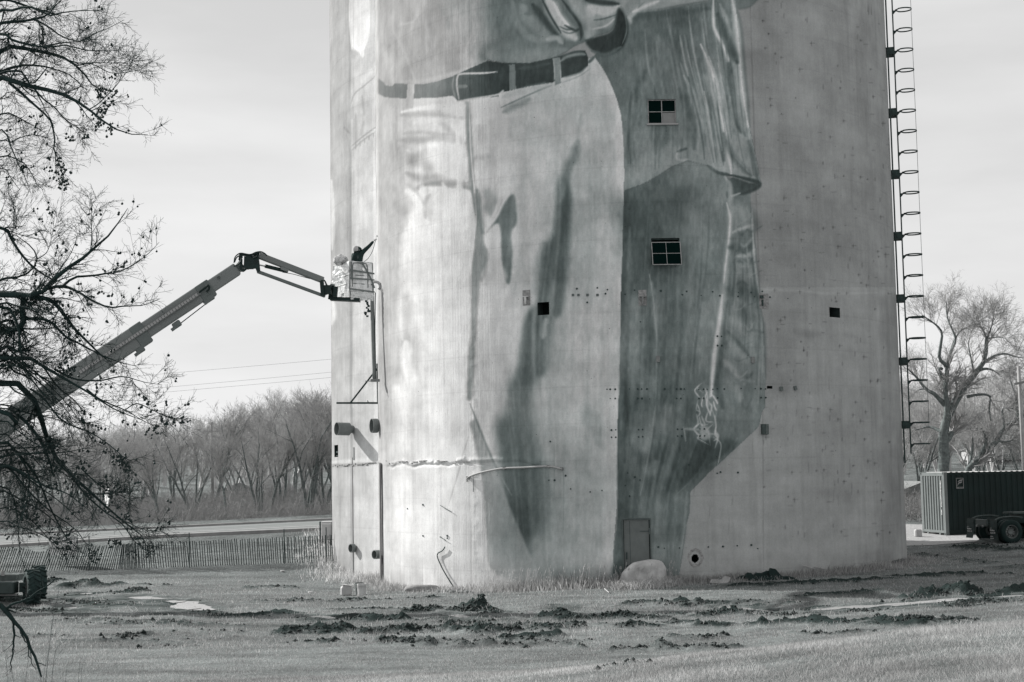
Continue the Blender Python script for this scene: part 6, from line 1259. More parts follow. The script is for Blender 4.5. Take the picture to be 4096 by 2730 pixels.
# ------------------------------------------------------------------ the painter
def skin_fig(name, J, edges, parent, m, root, sub=2):
    me = bpy.data.meshes.new(name); ks = list(J); me.from_pydata([tuple(J[k][0]) for k in ks], [(ks.index(a), ks.index(b)) for a, b in edges], [])
    o_ = bpy.data.objects.new(name, me); COL.objects.link(o_); md_ = o_.modifiers.new('s', 'SKIN'); me.skin_vertices[0].data
    for i, k in enumerate(ks):
        r = J[k][1]; me.skin_vertices[0].data[i].radius = (r, r) if np.isscalar(r) else r; me.skin_vertices[0].data[i].use_root = (k == root)
    sb = o_.modifiers.new('b', 'SUBSURF'); sb.levels = sub; sb.render_levels = sub
    dg = bpy.context.evaluated_depsgraph_get(); me2 = bpy.data.meshes.new_from_object(o_.evaluated_get(dg)); bpy.data.objects.remove(o_)
    me2.materials.clear(); me2.materials.append(m); me2.shade_smooth()
    for v in me2.vertices: v.co -= Vector(tuple(wloc(parent)))
    return put(name, me2, parent)
pc = at(1433, 1185, 50.25); pc[2] = floor_z + .03
painter = thing('person', pc, 'painter in a dark hooded jacket reaching one arm up towards the wall from the basket', 'person')
S = lambda px, py, dy=0: at(px, py, 50.25 + dy)
hipz = floor_z + .98
head = S(1428, 1003); sh_r = S(1446, 1013, .05); sh_l = S(1418, 1022, -.08); el_r = S(1475, 987, .05); wr = S(1494, 966, .1); hd = S(1501, 961, .12)
pel = np.array([pc[0] + .02, pc[1], hipz]); che = S(1431, 1028); wai = S(1434, 1052)
jac = mat('dark_jacket', .022, .85, 0, .35, 9, .8, 14); skinm = mat('skin', .42, .6, 0, .05); trs_m = mat('work_trousers', .06, .9, 0, .3, 8)
body = skin_fig('body', {'pel': (pel, (.17, .14)), 'neck': (S(1430, 1012), (.07, .07)), 'head0': (S(1429, 1007), (.085, .09)), 'head1': (S(1427, 998), (.10, .105)), 'head2': (S(1426, 992), (.07, .08)), 'che': (che, (.19, .13)), 'wai': (wai, (.16, .12)),
   'kl': (pel + (-.10, -.03, -.46), .085), 'al': (pel + (-.11, .02, -.88), .055), 'tl': (pel + (-.12, -.12, -.93), .045), 'kr': (pel + (.11, .02, -.46), .085), 'ar': (pel + (.12, .05, -.88), .055), 'tr': (pel + (.13, -.09, -.93), .045)},
   [('pel', 'wai'), ('wai', 'che'), ('che', 'neck'), ('neck', 'head0'), ('head0', 'head1'), ('head1', 'head2'), ('pel', 'kl'), ('kl', 'al'), ('al', 'tl'), ('pel', 'kr'), ('kr', 'ar'), ('ar', 'tr')], painter, trs_m, 'pel')
skin_fig('jacket', {'h': (pel + (0, 0, .02), (.20, .16)), 'w': (wai, (.185, .15)), 'c': (che, (.215, .165)), 'n': (S(1431, 1014), (.11, .10)), 'sr': (sh_r, (.10, .10)), 'er': (el_r, (.070, .070)), 'wr': (wr, (.050, .050)), 'sl': (sh_l, (.095, .10)), 'elb': (S(1410, 1046, -.15), (.07, .07)), 'wl': (S(1420, 1060, -.35), (.05, .05))},
   [('h', 'w'), ('w', 'c'), ('c', 'n'), ('c', 'sr'), ('sr', 'er'), ('er', 'wr'), ('c', 'sl'), ('sl', 'elb'), ('elb', 'wl')], painter, jac, 'c')
skin_fig('hood_rim', {'a': (S(1422, 1014, -.02), (.10, .09)), 'b': (S(1428, 1020, -.06), (.12, .09)), 'c': (S(1437, 1012, -.03), (.08, .08))}, [('a', 'b'), ('b', 'c')], painter, jac, 'b')
MB().lathe([(.001, .135), (.06, .125), (.105, .085), (.12, .02), (.118, -.045), (.10, -.075)], S(1425, 999), ((.93, 0, .36), (0, 1, 0), (-.36, 0, .93)), 20).obj('knit_cap', mat('pale_knit_cap', .42, .9, 0, .1, 20), painter, smooth=True)
MB().lathe([(.001, .10), (.07, .09), (.105, .04), (.11, -.04), (.07, -.10)], S(1435, 999, .02), ((.8, 0, -.6), (0, 1, 0), (.6, 0, .8)), 16).obj('hood', jac, painter, smooth=True)
fh = S(1434, 1000, -.02)
MB().lathe([(.001, .012), (.012, .004), (.012, -.01), (.001, -.014)], S(1437, 1001, -.1), ((0, 0, 1), (0, 1, 0), (1, 0, 0)), 8).obj('nose', skinm, painter, smooth=True)
dirh = (hd - wr) / np.linalg.norm(hd - wr); sdh = np.cross(dirh, [0, 1, 0]); sdh /= np.linalg.norm(sdh)
JH = {'w': (wr - dirh * .01, (.028, .022)), 'p': (wr + dirh * .05, (.038, .020)), 'k': (wr + dirh * .09, (.036, .018))}; EH = [('w', 'p'), ('p', 'k')]
for i in range(4):
    o_ = sdh * (.027 - .018 * i); b0 = wr + dirh * .095 + o_; l = (.034, .040, .037, .028)[i]
    JH[f'a{i}'] = (b0 + dirh * .01, .0095); JH[f'b{i}'] = (b0 + dirh * l + np.array([0, .008, 0]), .0085); JH[f'c{i}'] = (b0 + dirh * (l + .018) + np.array([0, .028, -.004]), .0075); EH += [('k', f'a{i}'), (f'a{i}', f'b{i}'), (f'b{i}', f'c{i}')]
JH['t0'] = (wr + dirh * .05 + sdh * .045, .011); JH['t1'] = (wr + dirh * .085 + sdh * .055 + np.array([0, .02, 0]), .009); EH += [('p', 't0'), ('t0', 't1')]
skin_fig('hand', JH, EH, painter, skinm, 'p')
MB().tube([hd + dirh * -.02 + (0, .03, -.05), hd + dirh * .06 + (0, .03, .07)], .012, 6).box(hd + dirh * .08 + (0, .03, .10), (.05, .03, .05)).obj('spray_gun', mat('pale_handle', .5, .5), None, label="small pale spray tool held in the painter's raised hand", cat='tool')
MB().tube(spline([hd + (0, .02, -.04), S(1490, 1005, -.05), S(1473, 1034, -.1), S(1452, 1056, -.2), Cb + bxv * .5 + byv * .4 + Zu * .6], 6), .011, 6).obj('air_hose', mat('rubber_hose_grey', .06, .6), None, label="thin dark hose hanging from the painter's hand into the basket", cat='hose', smooth=True)

# ------------------------------------------------------------------ shipping container and tractor unit
YC = 67.0; near = at(3785, 2143, YC); zc0 = near[2]; zc0 = float(gz(near[0], near[1])) + .10 if abs(near[2] - gz(near[0], near[1])) > .4 else near[2]
cth = math.atan2(1.12, 2.17); ux = np.array([.985, .172, 0]); ue = np.array([-.172, .985, 0]); ux /= np.linalg.norm(ux); ue /= np.linalg.norm(ue)      # along the side, along the end
CL, CWI = 6.06, 2.44; CHI = at(3785, 1889, YC)[2] - near[2]
base = np.array([near[0], near[1], near[2]])
cgreen = mat('container_paint', .012, .6, 0, .25, 1.2, .1, 20, dirt=.2); cend = mat('container_end_paint', .17, .6, 0, .12, 2)
box_o = thing('shipping_container', base, 'dark corrugated shipping container with a small emblem on its long side', 'container')
def corr(o_, dv, up_, out, L_, H_, pitch, depth, z0, name, m, par):
    xs_ = [0]; prof = []; x = 0
    while x < L_ - 1e-6:
        for fx, fd in ((0, 0), (.26, 0), (.42, -depth), (.74, -depth), (.90, 0)):
            if x + fx * pitch <= L_: prof.append((x + fx * pitch, fd))
        x += pitch
    prof.append((L_, 0)); n = len(prof)
    V = [o_ + dv * a + out * d + up_ * z for z in (z0, z0 + H_) for a, d in prof]
    return MB().add(V, [(i, i + 1, n + i + 1, n + i) for i in range(n - 1)]).obj(name, m, par)
fr_o = .16
side = corr(base + ux * fr_o, ux, Zu, -ue, CL - 2 * fr_o, CHI - .34, .278, .036, .20, 'side_wall', cgreen, box_o)
end = corr(base + ue * .14, ue, Zu, -ux, CWI - .28, CHI - .40, .262, .045, .22, 'end_wall', cend, box_o)
corr(base + ue * CWI + ux * fr_o, ux, Zu, ue, CL - 2 * fr_o, CHI - .34, .278, .036, .20, 'side_wall', cgreen, box_o)
corr(base + ux * CL + ue * .14, ue, Zu, ux, CWI - .28, CHI - .40, .262, .045, .22, 'end_wall', cend, box_o)
for i in (0, 1):
    for j in (0, 1):
        c_ = base + ux * (i * (CL - .16) + .08) + ue * (j * (CWI - .16) + .08)
        MB().box(c_ + Zu * CHI / 2, (.16, .16, CHI - .24), (ux, ue, Zu)).obj('corner_post', cend if i == 0 else cgreen, box_o)
        for z in (.06, CHI - .06): MB().box(c_ + Zu * z, (.18, .17, .118), (ux, ue, Zu)).obj('corner_casting', cend if i == 0 else cgreen, box_o)
        if i == 0:
            for z in (.06, CHI - .06): MB().box(c_ + Zu * z - ux * .091, (.008, .06, .085), (ux, ue, Zu)).obj('casting_hole', dark, box_o)
for j in (0, 1):
    MB().box(base + ux * CL / 2 + ue * (j * (CWI - .06) + .03) + Zu * (CHI - .08), (CL - .34, .06, .12), (ux, ue, Zu)).obj('top_rail', cgreen, box_o)
    MB().box(base + ux * CL / 2 + ue * (j * (CWI - .06) + .03) + Zu * .12, (CL - .34, .06, .16), (ux, ue, Zu)).obj('bottom_rail', cgreen, box_o)
for i in (0, 1):
    c_ = base + ux * (i * (CL - .08) + .04) + ue * CWI / 2
    MB().box(c_ + Zu * (CHI - .10), (.08, CWI - .34, .17), (ux, ue, Zu)).obj('end_header', cend, box_o)
    MB().box(c_ + Zu * .16, (.08, CWI - .34, .12), (ux, ue, Zu)).obj('end_sill', cend, box_o)
for v_ in (.62, 1.86): MB().prism([(-.09, 0), (.09, 0), (.03, -.2), (-.03, -.2)], 0, .05, base + ue * v_ + Zu * .12 - ux * .0, (ue, Zu, ux)).obj('pocket_gusset', cend, box_o)
prof = []; x = 0
while x < CL - .4: prof += [(x, 0), (x + .10, 0), (x + .14, .03), (x + .24, .03)]; x += .28
n = len(prof); V = [base + ux * (a + .2) + ue * e + Zu * (CHI - .03 + z) for e in (.02, CWI - .02) for a, z in prof]
MB().add(V, [(i, i + 1, n + i + 1, n + i) for i in range(n - 1)]).obj('roof', mat('container_roof', .5, .7, 0, .15, 3), box_o)
em = mat('emblem_paint', .26, .7, 0, .05)
def text_obj(s, size, o_, rx, up_, name, m, par, align='LEFT', ext=.003, sx=1.):
    cu = bpy.data.curves.new(name, 'FONT'); cu.body = s; cu.size = size; cu.align_x = align; cu.extrude = ext
    ob = bpy.data.objects.new(name, cu); dg = bpy.context.evaluated_depsgraph_get(); COL.objects.link(ob); dg.update()
    me = bpy.data.meshes.new_from_object(ob.evaluated_get(dg)); bpy.data.objects.remove(ob)
    out = np.cross(rx, up_); V = np.array([v.co[:] for v in me.vertices]); W_ = o_ + V[:, 0:1] * rx * sx + V[:, 1:2] * up_ + V[:, 2:3] * out - wloc(par)
    for v, w in zip(me.vertices, W_): v.co = tuple(w)
    me.materials.clear(); me.materials.append(m); return put(name, me, par)
eo = base + ux * .62 - ue * .012 + Zu * (CHI - .78)      # emblem: outlined panel, two sweeping bars, name under it
ew, eh = .35, .48; fr = MB()
for a, b2, w_, h_ in ((0, eh / 2, .022, eh), (ew, eh / 2, .022, eh)): fr.box(eo + ux * a + Zu * b2, (w_, .008, h_), (ux, ue, Zu))
fr.box(eo + ux * ew / 2 + Zu * eh, (ew + .022, .008, .022), (ux, ue, Zu)).box(eo + ux * ew / 2 + Zu * .035, (ew - .022, .008, .08), (ux, ue, Zu)); emb = fr.obj('emblem', em, box_o)
for pts in (((.09,.52),(.14,.62),(.22,.70),(.32,.74),(.42,.75),(.48,.80),(.45,.68),(.38,.62),(.28,.62),(.18,.58)), ((.05,.17),(.09,.36),(.14,.48),(.24,.56),(.36,.57),(.42,.60),(.40,.50),(.33,.44),(.23,.43),(.14,.34))):
    MB().prism([(a_ * .67, b_ * .55 + .005) for a_, b_ in pts], 0, .006, eo - ue * .004, (ux, Zu, -ue)).obj('emblem_bar', em, emb)
text_obj('FLORENS', .078, eo + ux * .018 + Zu * .012 - ue * .006, ux, Zu, 'lettering', cgreen, emb, sx=.95)
for i, ch_ in enumerate('FLOR 123 4567 8 22G1'):      # the upright row of serial characters, too small to read in the photograph
    pass
ser = MB(); rs_ = random.Random(4); zz = CHI - .42
while zz > .95:
    if abs(zz - 1.25) > .06: ser.box(base + ue * .335 - ux * .008 + Zu * zz + ue * rs_.uniform(-.008, .008), (.006, rs_.uniform(.035, .055), rs_.uniform(.03, .05)), (ux, ue, Zu))
    zz -= .062
ser.obj('serial_marks', mat('white_stencil', .85, .6), box_o, kind='stuff')
# tractor unit, seen from behind
fwd = np.array([.985, .17, 0]); fwd /= np.linalg.norm(fwd); lat = np.array([fwd[1], -fwd[0], 0])      # lat: towards us
to = at(3930, 2110, 61.5); to[2] = gz(to[0], to[1]) + .02
trk_o = thing('tractor_unit', to, 'black tractor unit without a trailer, parked in front of the container', 'truck')
tblk = mat('truck_black', .012, .45, .1, .3, 5, .1, 10); flapm = mat('mud_flap_rubber', .045, .75, 0, .25, 5)
def tw_(a, l, z): return to + fwd * a + lat * l + Zu * z
for l in (-.42, .42): MB().beam(tw_(.0, l, .92), tw_(6.0, l, .98), .09, .24).obj('frame_rail', tblk, trk_o)
MB().beam(tw_(-.02, -.5, .86), tw_(-.02, .5, .86), .08, .3).obj('rear_crossmember', mat('truck_grey', .07, .5), trk_o, bevel=.02)
for a in (1.2, 2.4, 3.6): MB().beam(tw_(a, -.42, .9), tw_(a, .42, .9), .1, .2).obj('crossmember', tblk, trk_o)
MB().prism([(-.55, -.42), (-.2, -.48), (.45, -.42), (.5, -.1), (.5, .1), (.45, .42), (-.2, .48), (-.55, .42), (-.62, .24), (-.2, .06), (-.2, -.06), (-.62, -.24)], 0, .09, tw_(1.75, 0, 1.20), (fwd, lat, Zu * 1 + fwd * .1)).obj('fifth_wheel', mat('greasy_plate', .06, .35, .3, .3, 5), trk_o, bevel=.01)
MB().box(tw_(1.75, 0, 1.1), (.5, .8, .2), (fwd, lat, Zu)).obj('fifth_wheel_mount', tblk, trk_o)
def truck_wheel(a, l, s):
    c_ = tw_(a, l, .50); A_ = (fwd, Zu, lat * s); rub = mat('truck_tyre', .016, .8, 0, .3, 6, .2, 20)
    ty = MB().lathe([(.29, -.14), (.36, -.15), (.46, -.14), (.50, -.10), (.505, 0), (.50, .10), (.46, .14), (.36, .15), (.29, .14)], c_, A_, 36, closed=True).obj('wheel', rub, trk_o, smooth=True)
    MB().lathe([(.295, .13), (.275, .135), (.255, .10), (.235, -.02), (.20, -.05), (.145, -.03), (.12, .03), (.001, .03)], c_, A_, 30).obj('rim', mat('truck_rim', .16, .4, .3, .3, 6), ty)
    if s > 0:
        for k in range(10): q = k * math.pi / 5; MB().lathe([(.02, 0), (.02, .03), (.001, .035)], c_ + fwd * .17 * math.cos(q) + Zu * .17 * math.sin(q) - lat * .035, A_, 6).obj('wheel_nut', mat('bright_nut', .35, .4, .5), ty)
        for k in range(5): q = k * 2 * math.pi / 5 + .3; MB().lathe([(.001, .0), (.032, .0), (.032, -.02)], c_ + fwd * .218 * math.cos(q) + Zu * .218 * math.sin(q) + lat * .0, A_, 10).obj('hand_hole', dark, ty)
for a in (.72, 2.05):
    for l, s in ((1.02, 1), (.70, 1), (-.70, -1), (-1.02, -1)): truck_wheel(a, l, s)
MB().tube([tw_(.72, -.9, .5), tw_(.72, .9, .5)], .09, 10).tube([tw_(2.05, -.9, .5), tw_(2.05, .9, .5)], .09, 10).obj('axle', tblk, trk_o)
for l in (-1.0, 1.0):
    f_ = []; 
    for j in range(7):
        for i in range(5): f_.append(tw_(-.02 + .03 * math.sin(j * .9 + l) * (1 - .5 * (j > 5)) - .012 * (6 - j) * (l < 0), l + (i / 4 - .5) * .60, .18 + j * .80 / 6))
    fl = MB().add(f_, [(j * 5 + i, j * 5 + i + 1, (j + 1) * 5 + i + 1, (j + 1) * 5 + i) for j in range(6) for i in range(4)])
    V0 = np.array(f_) + fwd * .012; fl.add(V0, [(j * 5 + i, (j + 1) * 5 + i, (j + 1) * 5 + i + 1, j * 5 + i + 1) for j in range(6) for i in range(4)])
    fo = fl.obj('mud_flap', flapm, trk_o)
    st_ = mat('flap_lettering', .62, .6, 0, .1)
    for s_, sz, z, x in (('Bob Johnson', .105, .54, -.25), ('TRUCKS, INC', .105, .43, -.25), ('Regular Pride', .055, .30, -.22), ('Bob Johnson, MN', .055, .22, -.25)):
        text_obj(s_, sz, tw_(-.065, l - .0, z) + lat * x, lat, Zu, 'lettering', st_, fo, sx=.72)
    MB().box(tw_(-.062, l - .17, .665), (.006, .14, .012), (fwd, lat, Zu)).box(tw_(-.062, l - .24, .64), (.006, .012, .05), (fwd, lat, Zu)).obj('flap_mark', st_, fo)
    MB().beam(tw_(0, l * .35, 1.0), tw_(0, l * 1.3, 1.0), .03, .04).obj('flap_hanger', tblk, trk_o)
    MB().tube(spline([tw_(.05, l, 1.0), tw_(.35, l, 1.10), tw_(.9, l, 1.13), tw_(1.3, l, 1.08)], 5), .035, 6).obj('fender_bar', mat('truck_grey', .07), trk_o)
MB().lathe([(.05, 0), (.05, .05), (.001, .06)], tw_(-.09, -.25, .72), (lat, Zu, -fwd), 12).lathe([(.05, 0), (.05, .05), (.001, .06)], tw_(-.09, .25, .72), (lat, Zu, -fwd), 12).obj('tail_lamp', mat('lamp_lens', .2, .2), trk_o)
MB().box(tw_(6.4, 0, 1.9), (1.8, 2.2, 2.0), (fwd, lat, Zu)).obj('cab', tblk, trk_o, bevel=.1)
# small things about the container
cj = at(3672, 2132, 66.8); cj[2] = gz(cj[0], cj[1])
jug = MB().box(cj + Zu * .17, (.32, .30, .36)).obj('plastic_block', mat('chalky_block', .42, .8, 0, .12, 5), None, origin=cj, label='pale chunky block on the gravel at the container corner', cat='block', bevel=.05)
cw = gp(3985, 2168); tire = MB()
for k in range(4): tire.tube([cw + np.array([(.75 - .05 * k) * math.cos(q), .8 * math.sin(q), .05 + .03 * k + .02 * math.sin(3 * q + k)]) for q in np.linspace(0, 6.28, 30)], .018, 5)
tire.obj('coiled_hose', mat('old_hose', .16, .7), None, label='loose coil of hose lying on the ground below the truck wheel', cat='hose')

# ------------------------------------------------------------------ snow fence, signs, boxes
fl_w = mat('weathered_slat', .014, .9, 0, .45, 3, .3, 30)
FP = [(-420, 2222, 2326), (-60, 2215, 2316), (60, 2216, 2308), (130, 2232, 2306), (190, 2212, 2300), (330, 2206, 2298), (420, 2196, 2292), (600, 2188, 2287), (780, 2178, 2276), (1000, 2164, 2264), (1180, 2155, 2256), (1330, 2149, 2250), (1420, 2145, 2246)]
FY = lambda px: 59.6 + .0004 * px
fo = at(400, 2295, FY(400)); fo[2] = gz(fo[0], fo[1])
fence = thing('snow_fence', fo, 'sagging picket snow fence of thin dark wooden slats running to the silo', 'fence')
slat = MB().box((0, 0, .62), (.031, .014, 1.24)).mesh('slat', fl_w)
rz_ = random.Random(12); px = -420.; cnt_s = 0
lean = lambda p: np.interp(p, [-420, 0, 300, 440, 520, 620, 700, 1330], [.34, .33, .32, .26, -.04, -.12, -.10, -.04])
tops = {}
while px < 1400:
    Y = FY(px); x = (px - CX) / F_PX * Y; z = gz(x, Y) - .05
    yb_ = np.interp(px, [f[0] for f in FP], [f[2] for f in FP]); yt_ = np.interp(px, [f[0] for f in FP], [f[1] for f in FP])
    o_ = put('slat', slat, fence, np.array([x, Y + rz_.uniform(-.02, .02), z]) - fo); h_ = (yb_ - yt_) / F_PX * Y * rz_.uniform(.97, 1.03) / 1.24 * 1.06
    a_ = lean(px) + rz_.uniform(-.025, .025); o_.rotation_euler = (rz_.uniform(-.03, .03), a_, 0); o_.scale = (1, 1, h_ / math.cos(a_)); cnt_s += 1
    px += 9.3 * rz_.uniform(.88, 1.12) * (1. if px > 560 or px < 470 else .62)
    if cnt_s > 296: break
for hz in (.25, .62, 1.0):
    MB().tube([np.array([(p - CX) / F_PX * FY(p) + hz * math.tan(lean(p)), FY(p) + .02, gz((p - CX) / F_PX * FY(p), FY(p)) + hz * .9]) for p in range(-420, 1400, 35)], .006, 4).obj('wire', mat('fence_wire', .12, .5), fence)
for p in (757, 1133, 1300, 360): 
    x = (p - CX) / F_PX * FY(p); MB().tube([(x, FY(p) - .05, gz(x, FY(p)) - .1), (x - .02, FY(p) - .05, gz(x, FY(p)) + 1.42)], .022, 6).obj('steel_post', mat('fence_post', .05, .7), fence)
# second run of the same fence, fallen a little, overlapping behind
# white sheet on stakes
by_ = 60.9; so_ = at(252, 2230, by_); so_[2] = gz(so_[0], so_[1])
ban = thing('sheet_sign', so_, 'blank white sheet stretched between three stakes behind the snow fence', 'sign')
V = []; 
for j in range(9):
    for i in range(17):
        u, w = i / 16, j / 8; p = at(197 + 112 * u, 2218 - 76 * w * (1 if True else 0) + 4 * math.sin(u * 3), by_ - .05)
        V.append(p + np.array([0, (fbm(np.array(u * 3.), np.array(w * 3.), 4, 3) - .5) * .3 * (w > .3), -.10 * max(0, w - .75) * (.6 < u < .95)]))
MB().add(V, [(j * 17 + i, j * 17 + i + 1, (j + 1) * 17 + i + 1, (j + 1) * 17 + i) for j in range(8) for i in range(16)]).obj('sheet', mat('white_sheet', .80, .6, 0, .06, 2), ban, smooth=True)
for p in (197, 265, 309): MB().tube([at(p, 2240, by_) - Zu * .2, at(p, 2138, by_)], .02, 6).obj('stake', steel, ban)
# diamond sign seen from behind
sy = 80.6; sb = at(428, 2112, sy); sb[2] = gz(sb[0], sb[1]); sg = thing('road_sign', sb, 'white back of a diamond road sign on a thin post beside the road', 'sign')
MB().box(sb + Zu * 1.2, (.07, .05, 2.9)).obj('post', mat('galvanised_post', .35, .5, .3), sg)
dc = at(429, 1979, sy - .06); MB().box(dc, (.50, .02, .50) if False else (1.0, .02, 1.0), (.7071 * (np.array([.5, -.866, 0]) + Zu), np.array([.866, .5, 0]), .7071 * (Zu - np.array([.5, -.866, 0])))).obj('sign_plate', mat('bare_aluminium', .85, .45, .1, .06), sg)
# utility cabinet
uc = at(1306, 2152, 62.6); uz = gz(uc[0], uc[1]); cab = thing('utility_cabinet', (uc[0], uc[1], uz), 'pale metal utility cabinet beside a dark post, partly behind the rear silo', 'cabinet')
hcab = at(1306, 2089, 62.6)[2] - uz
MB().box((uc[0] + .03, uc[1], uz + hcab / 2), (.46, .5, hcab)).obj('body', mat('cabinet_paint', .62, .6, 0, .06), cab, bevel=.015)
MB().box((uc[0] + .03, uc[1] - .255, uz + hcab / 2 - .03), (.40, .012, hcab - .14)).obj('door', mat('cabinet_door', .5, .6, 0, .06), cab); MB().box((uc[0] + .05, uc[1], uz + hcab + .015), (.50, .54, .03)).obj('lid', mat('cabinet_paint', .62), cab)
MB().box((uc[0] - .26, uc[1] - .1, uz + hcab / 2), (.06, .08, hcab + .05)).obj('post', steel, cab)
# poles and wires
wood = mat('pole_wood', .24, .85, 0, .2, 2, .3, 12, stretch=(1, 1, .2)); wirem = mat('overhead_wire', .22, .7)
def pole(px0, py0, px1, py1, Y, r, arms, label, m=wood, arm_m=wood):
    a, b2 = at(px0, py0, Y), at(px1, py1, Y); base_ = np.array([a[0], a[1], gz(a[0], a[1])]); o_ = thing('utility_pole', base_, label, 'utility pole')
    MB().tube([a - Zu * .5, b2], [r, r * .75], 10).obj('pole', m, o_, smooth=True)
    for (x0, y0, x1, y1) in arms:
        c_, d_ = at(x0, y0, Y - .2), at(x1, y1, Y - .2); ar = MB().beam(c_, d_, .10, .12).obj('crossarm', arm_m, o_)
        for u in (.06, .5, .94): q = c_ + (d_ - c_) * u; MB().tube([q, q + Zu * .2], .04, 6).obj('insulator', mat('porcelain', .6, .3), ar)
    return o_
up = pole(4099, 1910, 4074, 1466, 76, .12, [(4055, 1538, 4150, 1518)], 'pale wooden utility pole cut by the right edge of the picture', mat('pale_pole_wood', .34, .85, 0, .15, 3, .3, 12))
MB().beam(at(4084, 1580, 75.8), at(4108, 1530, 75.8), .03, .04).obj('arm_brace', wood, up)
pole(852, 2010, 846, 1690, 118, .13, [(826, 1728, 880, 1726)], 'light utility pole standing among the bare trees'); pole(352, 2020, 352, 1690, 112, .13, [(345, 1700, 372, 1699)], 'utility pole behind the fruit-hung branches')
wr_ = [(((-3200,1905),(-400,1600),(0,1555),(620,1499),(1320,1438),(1900,1380)), 125, 'highest'), (((-3200,1945),(-400,1640),(0,1607),(620,1554),(1320,1490),(1900,1430)), 125, 'middle'), (((-3200,1965),(-400,1660),(0,1625),(620,1573),(1320,1511),(1900,1450)), 125, 'lowest')]
for pts, Y, w_ in wr_:
    P_ = spline([at(px, py, Y) for px, py in pts], 8); MB().tube(P_, .010, 4).obj('power_line', wirem, None, origin=P_[0], label=f'{w_} of the three power lines crossing the sky left of the silo', cat='wire', group='power lines across the sky')
palew = mat('bright_wire', .6, .5)
for (y0, y1, sg_), w_ in zip(((1743, 1716, 4), (1797, 1775, 4), (1838, 1846, 8)), ('top', 'middle', 'bottom')):
    P_ = [at(352 + (846 - 352) * u, y0 + (y1 - y0) * u + sg_ * 4 * u * (1 - u), 112 + 6 * u) for u in np.linspace(0, 1, 12)]
    MB().tube(P_, .018, 4).obj('pole_wire', palew, None, origin=P_[0], label=f'{w_} pale wire strung between the two poles in the woods', cat='wire', group='wires between the poles')
# buildings in the trees
def house(px, py0, py1, Y, w, d, label, wallm, roofm, rz=0.):
    a = at(px, py1, Y); h = at(px, py0, Y)[2] - a[2]; a[2] = min(a[2], gz(a[0], a[1])); o_ = thing('small_building', a, label, 'building')
    MB().box(a + Zu * (h / 2), (w, d, h)).obj('wall', wallm, o_); ax = a + Zu * h
    MB().prism([(-w / 2 - .2, 0), (w / 2 + .2, 0), (w / 2 + .2, .12), (0, .8), (-w / 2 - .2, .12)], -d / 2 - .2, d / 2 + .2, ax, ((1, 0, 0), (0, 0, 1), (0, 1, 0))).obj('roof', roofm, o_)
    MB().box(a + np.array([w * .1, -d / 2 - .02, h * .4]), (w * .25, .03, h * .7)).obj('door', mat('dim_door', .12), o_)
ww = mat('white_siding', .62, .8, 0, .08); rf_ = mat('grey_roofing', .22, .9)
house(1090, 1908, 1965, 118, 1.3, 3, 'small white shed seen between the dark tree stems', ww, mat('pale_roof', .5)); house(975, 1945, 1975, 140, 3.2, 4, 'low pale car-sized shed behind the fanned stems', mat('pale_siding', .42), rf_)
house(3655, 1925, 1985, 98, 3.4, 5, 'pale building glimpsed between the silo and the container', mat('pale_siding', .42), rf_); house(3990, 1790, 1830, 150, 6, 5, 'faint pale house high in the trees on the right', mat('pale_siding', .42), rf_)

# ------------------------------------------------------------------ at the foot of the silo
def lump(c, r, seed, name, m, label=None, cat=None, n=28, k=18, amp=.18, flat=.0, **kk):
    V = []
    for j in range(k + 1):
        ph = math.pi * j / k
        for i in range(n):
            q = 2 * math.pi * i / n; d = np.array([math.sin(ph) * math.cos(q), math.sin(ph) * math.sin(q), math.cos(ph)])
            f = 1 + amp * 2 * (float(fbm(d[0] * 1.3 + seed, d[1] * 1.3 + d[2] * 1.7, seed, 4)) - .5)
            e = np.sign(d) * np.abs(d) ** .82
            V.append(np.asarray(c) + e * np.asarray(r) * f)
    F_ = [(j * n + i, j * n + (i + 1) % n, (j + 1) * n + (i + 1) % n, (j + 1) * n + i) for j in range(k) for i in range(n)]
    if kk.get('parent') is not None: return MB().add(V, F_).obj(name, m, kk['parent'], smooth=True)
    return MB().add(V, F_).obj(name, m, None, origin=np.asarray(c) - np.array([0, 0, r[2]]), label=label, cat=cat, smooth=True)
bc = at(2570, 2290, 46.4); bc[2] = gz(bc[0], bc[1]) + .26
rock = mat('boulder_stone', .58, .9, 0, .22, 3.5, 1., 5, dirt=.35)
V = []; n, k = 40, 22
for j in range(k + 1):
    ph = math.pi * j / k
    for i in range(n):
        q = 2 * math.pi * i / n; d = np.array([math.sin(ph) * math.cos(q), math.sin(ph) * math.sin(q), math.cos(ph)]); e = np.sign(d) * np.abs(d) ** .72
        top = .52 + .10 * e[0] - .0 ; zz_ = e[2] * (top + .02 if e[2] > 0 else .45); f = 1 + .10 * (float(fbm(d[0] * 1.5 + 3, d[1] * 1.5 + d[2] * 2, 4, 4)) - .5) * 2
        xx_ = e[0] * .76 * f; zz_ *= (1 - .30 * max(0, -xx_ - .35) / .4) * f
        V.append(bc + np.array([xx_ + .06 * e[2], e[1] * .34 * f, zz_]))
MB().add(V, [(j * n + i, j * n + (i + 1) % n, (j + 1) * n + (i + 1) % n, (j + 1) * n + i) for j in range(k) for i in range(n)]).obj('boulder', rock, None, origin=bc - np.array([0, 0, .5]), label='large rounded pale boulder sitting in front of the steel door', cat='boulder', smooth=True)
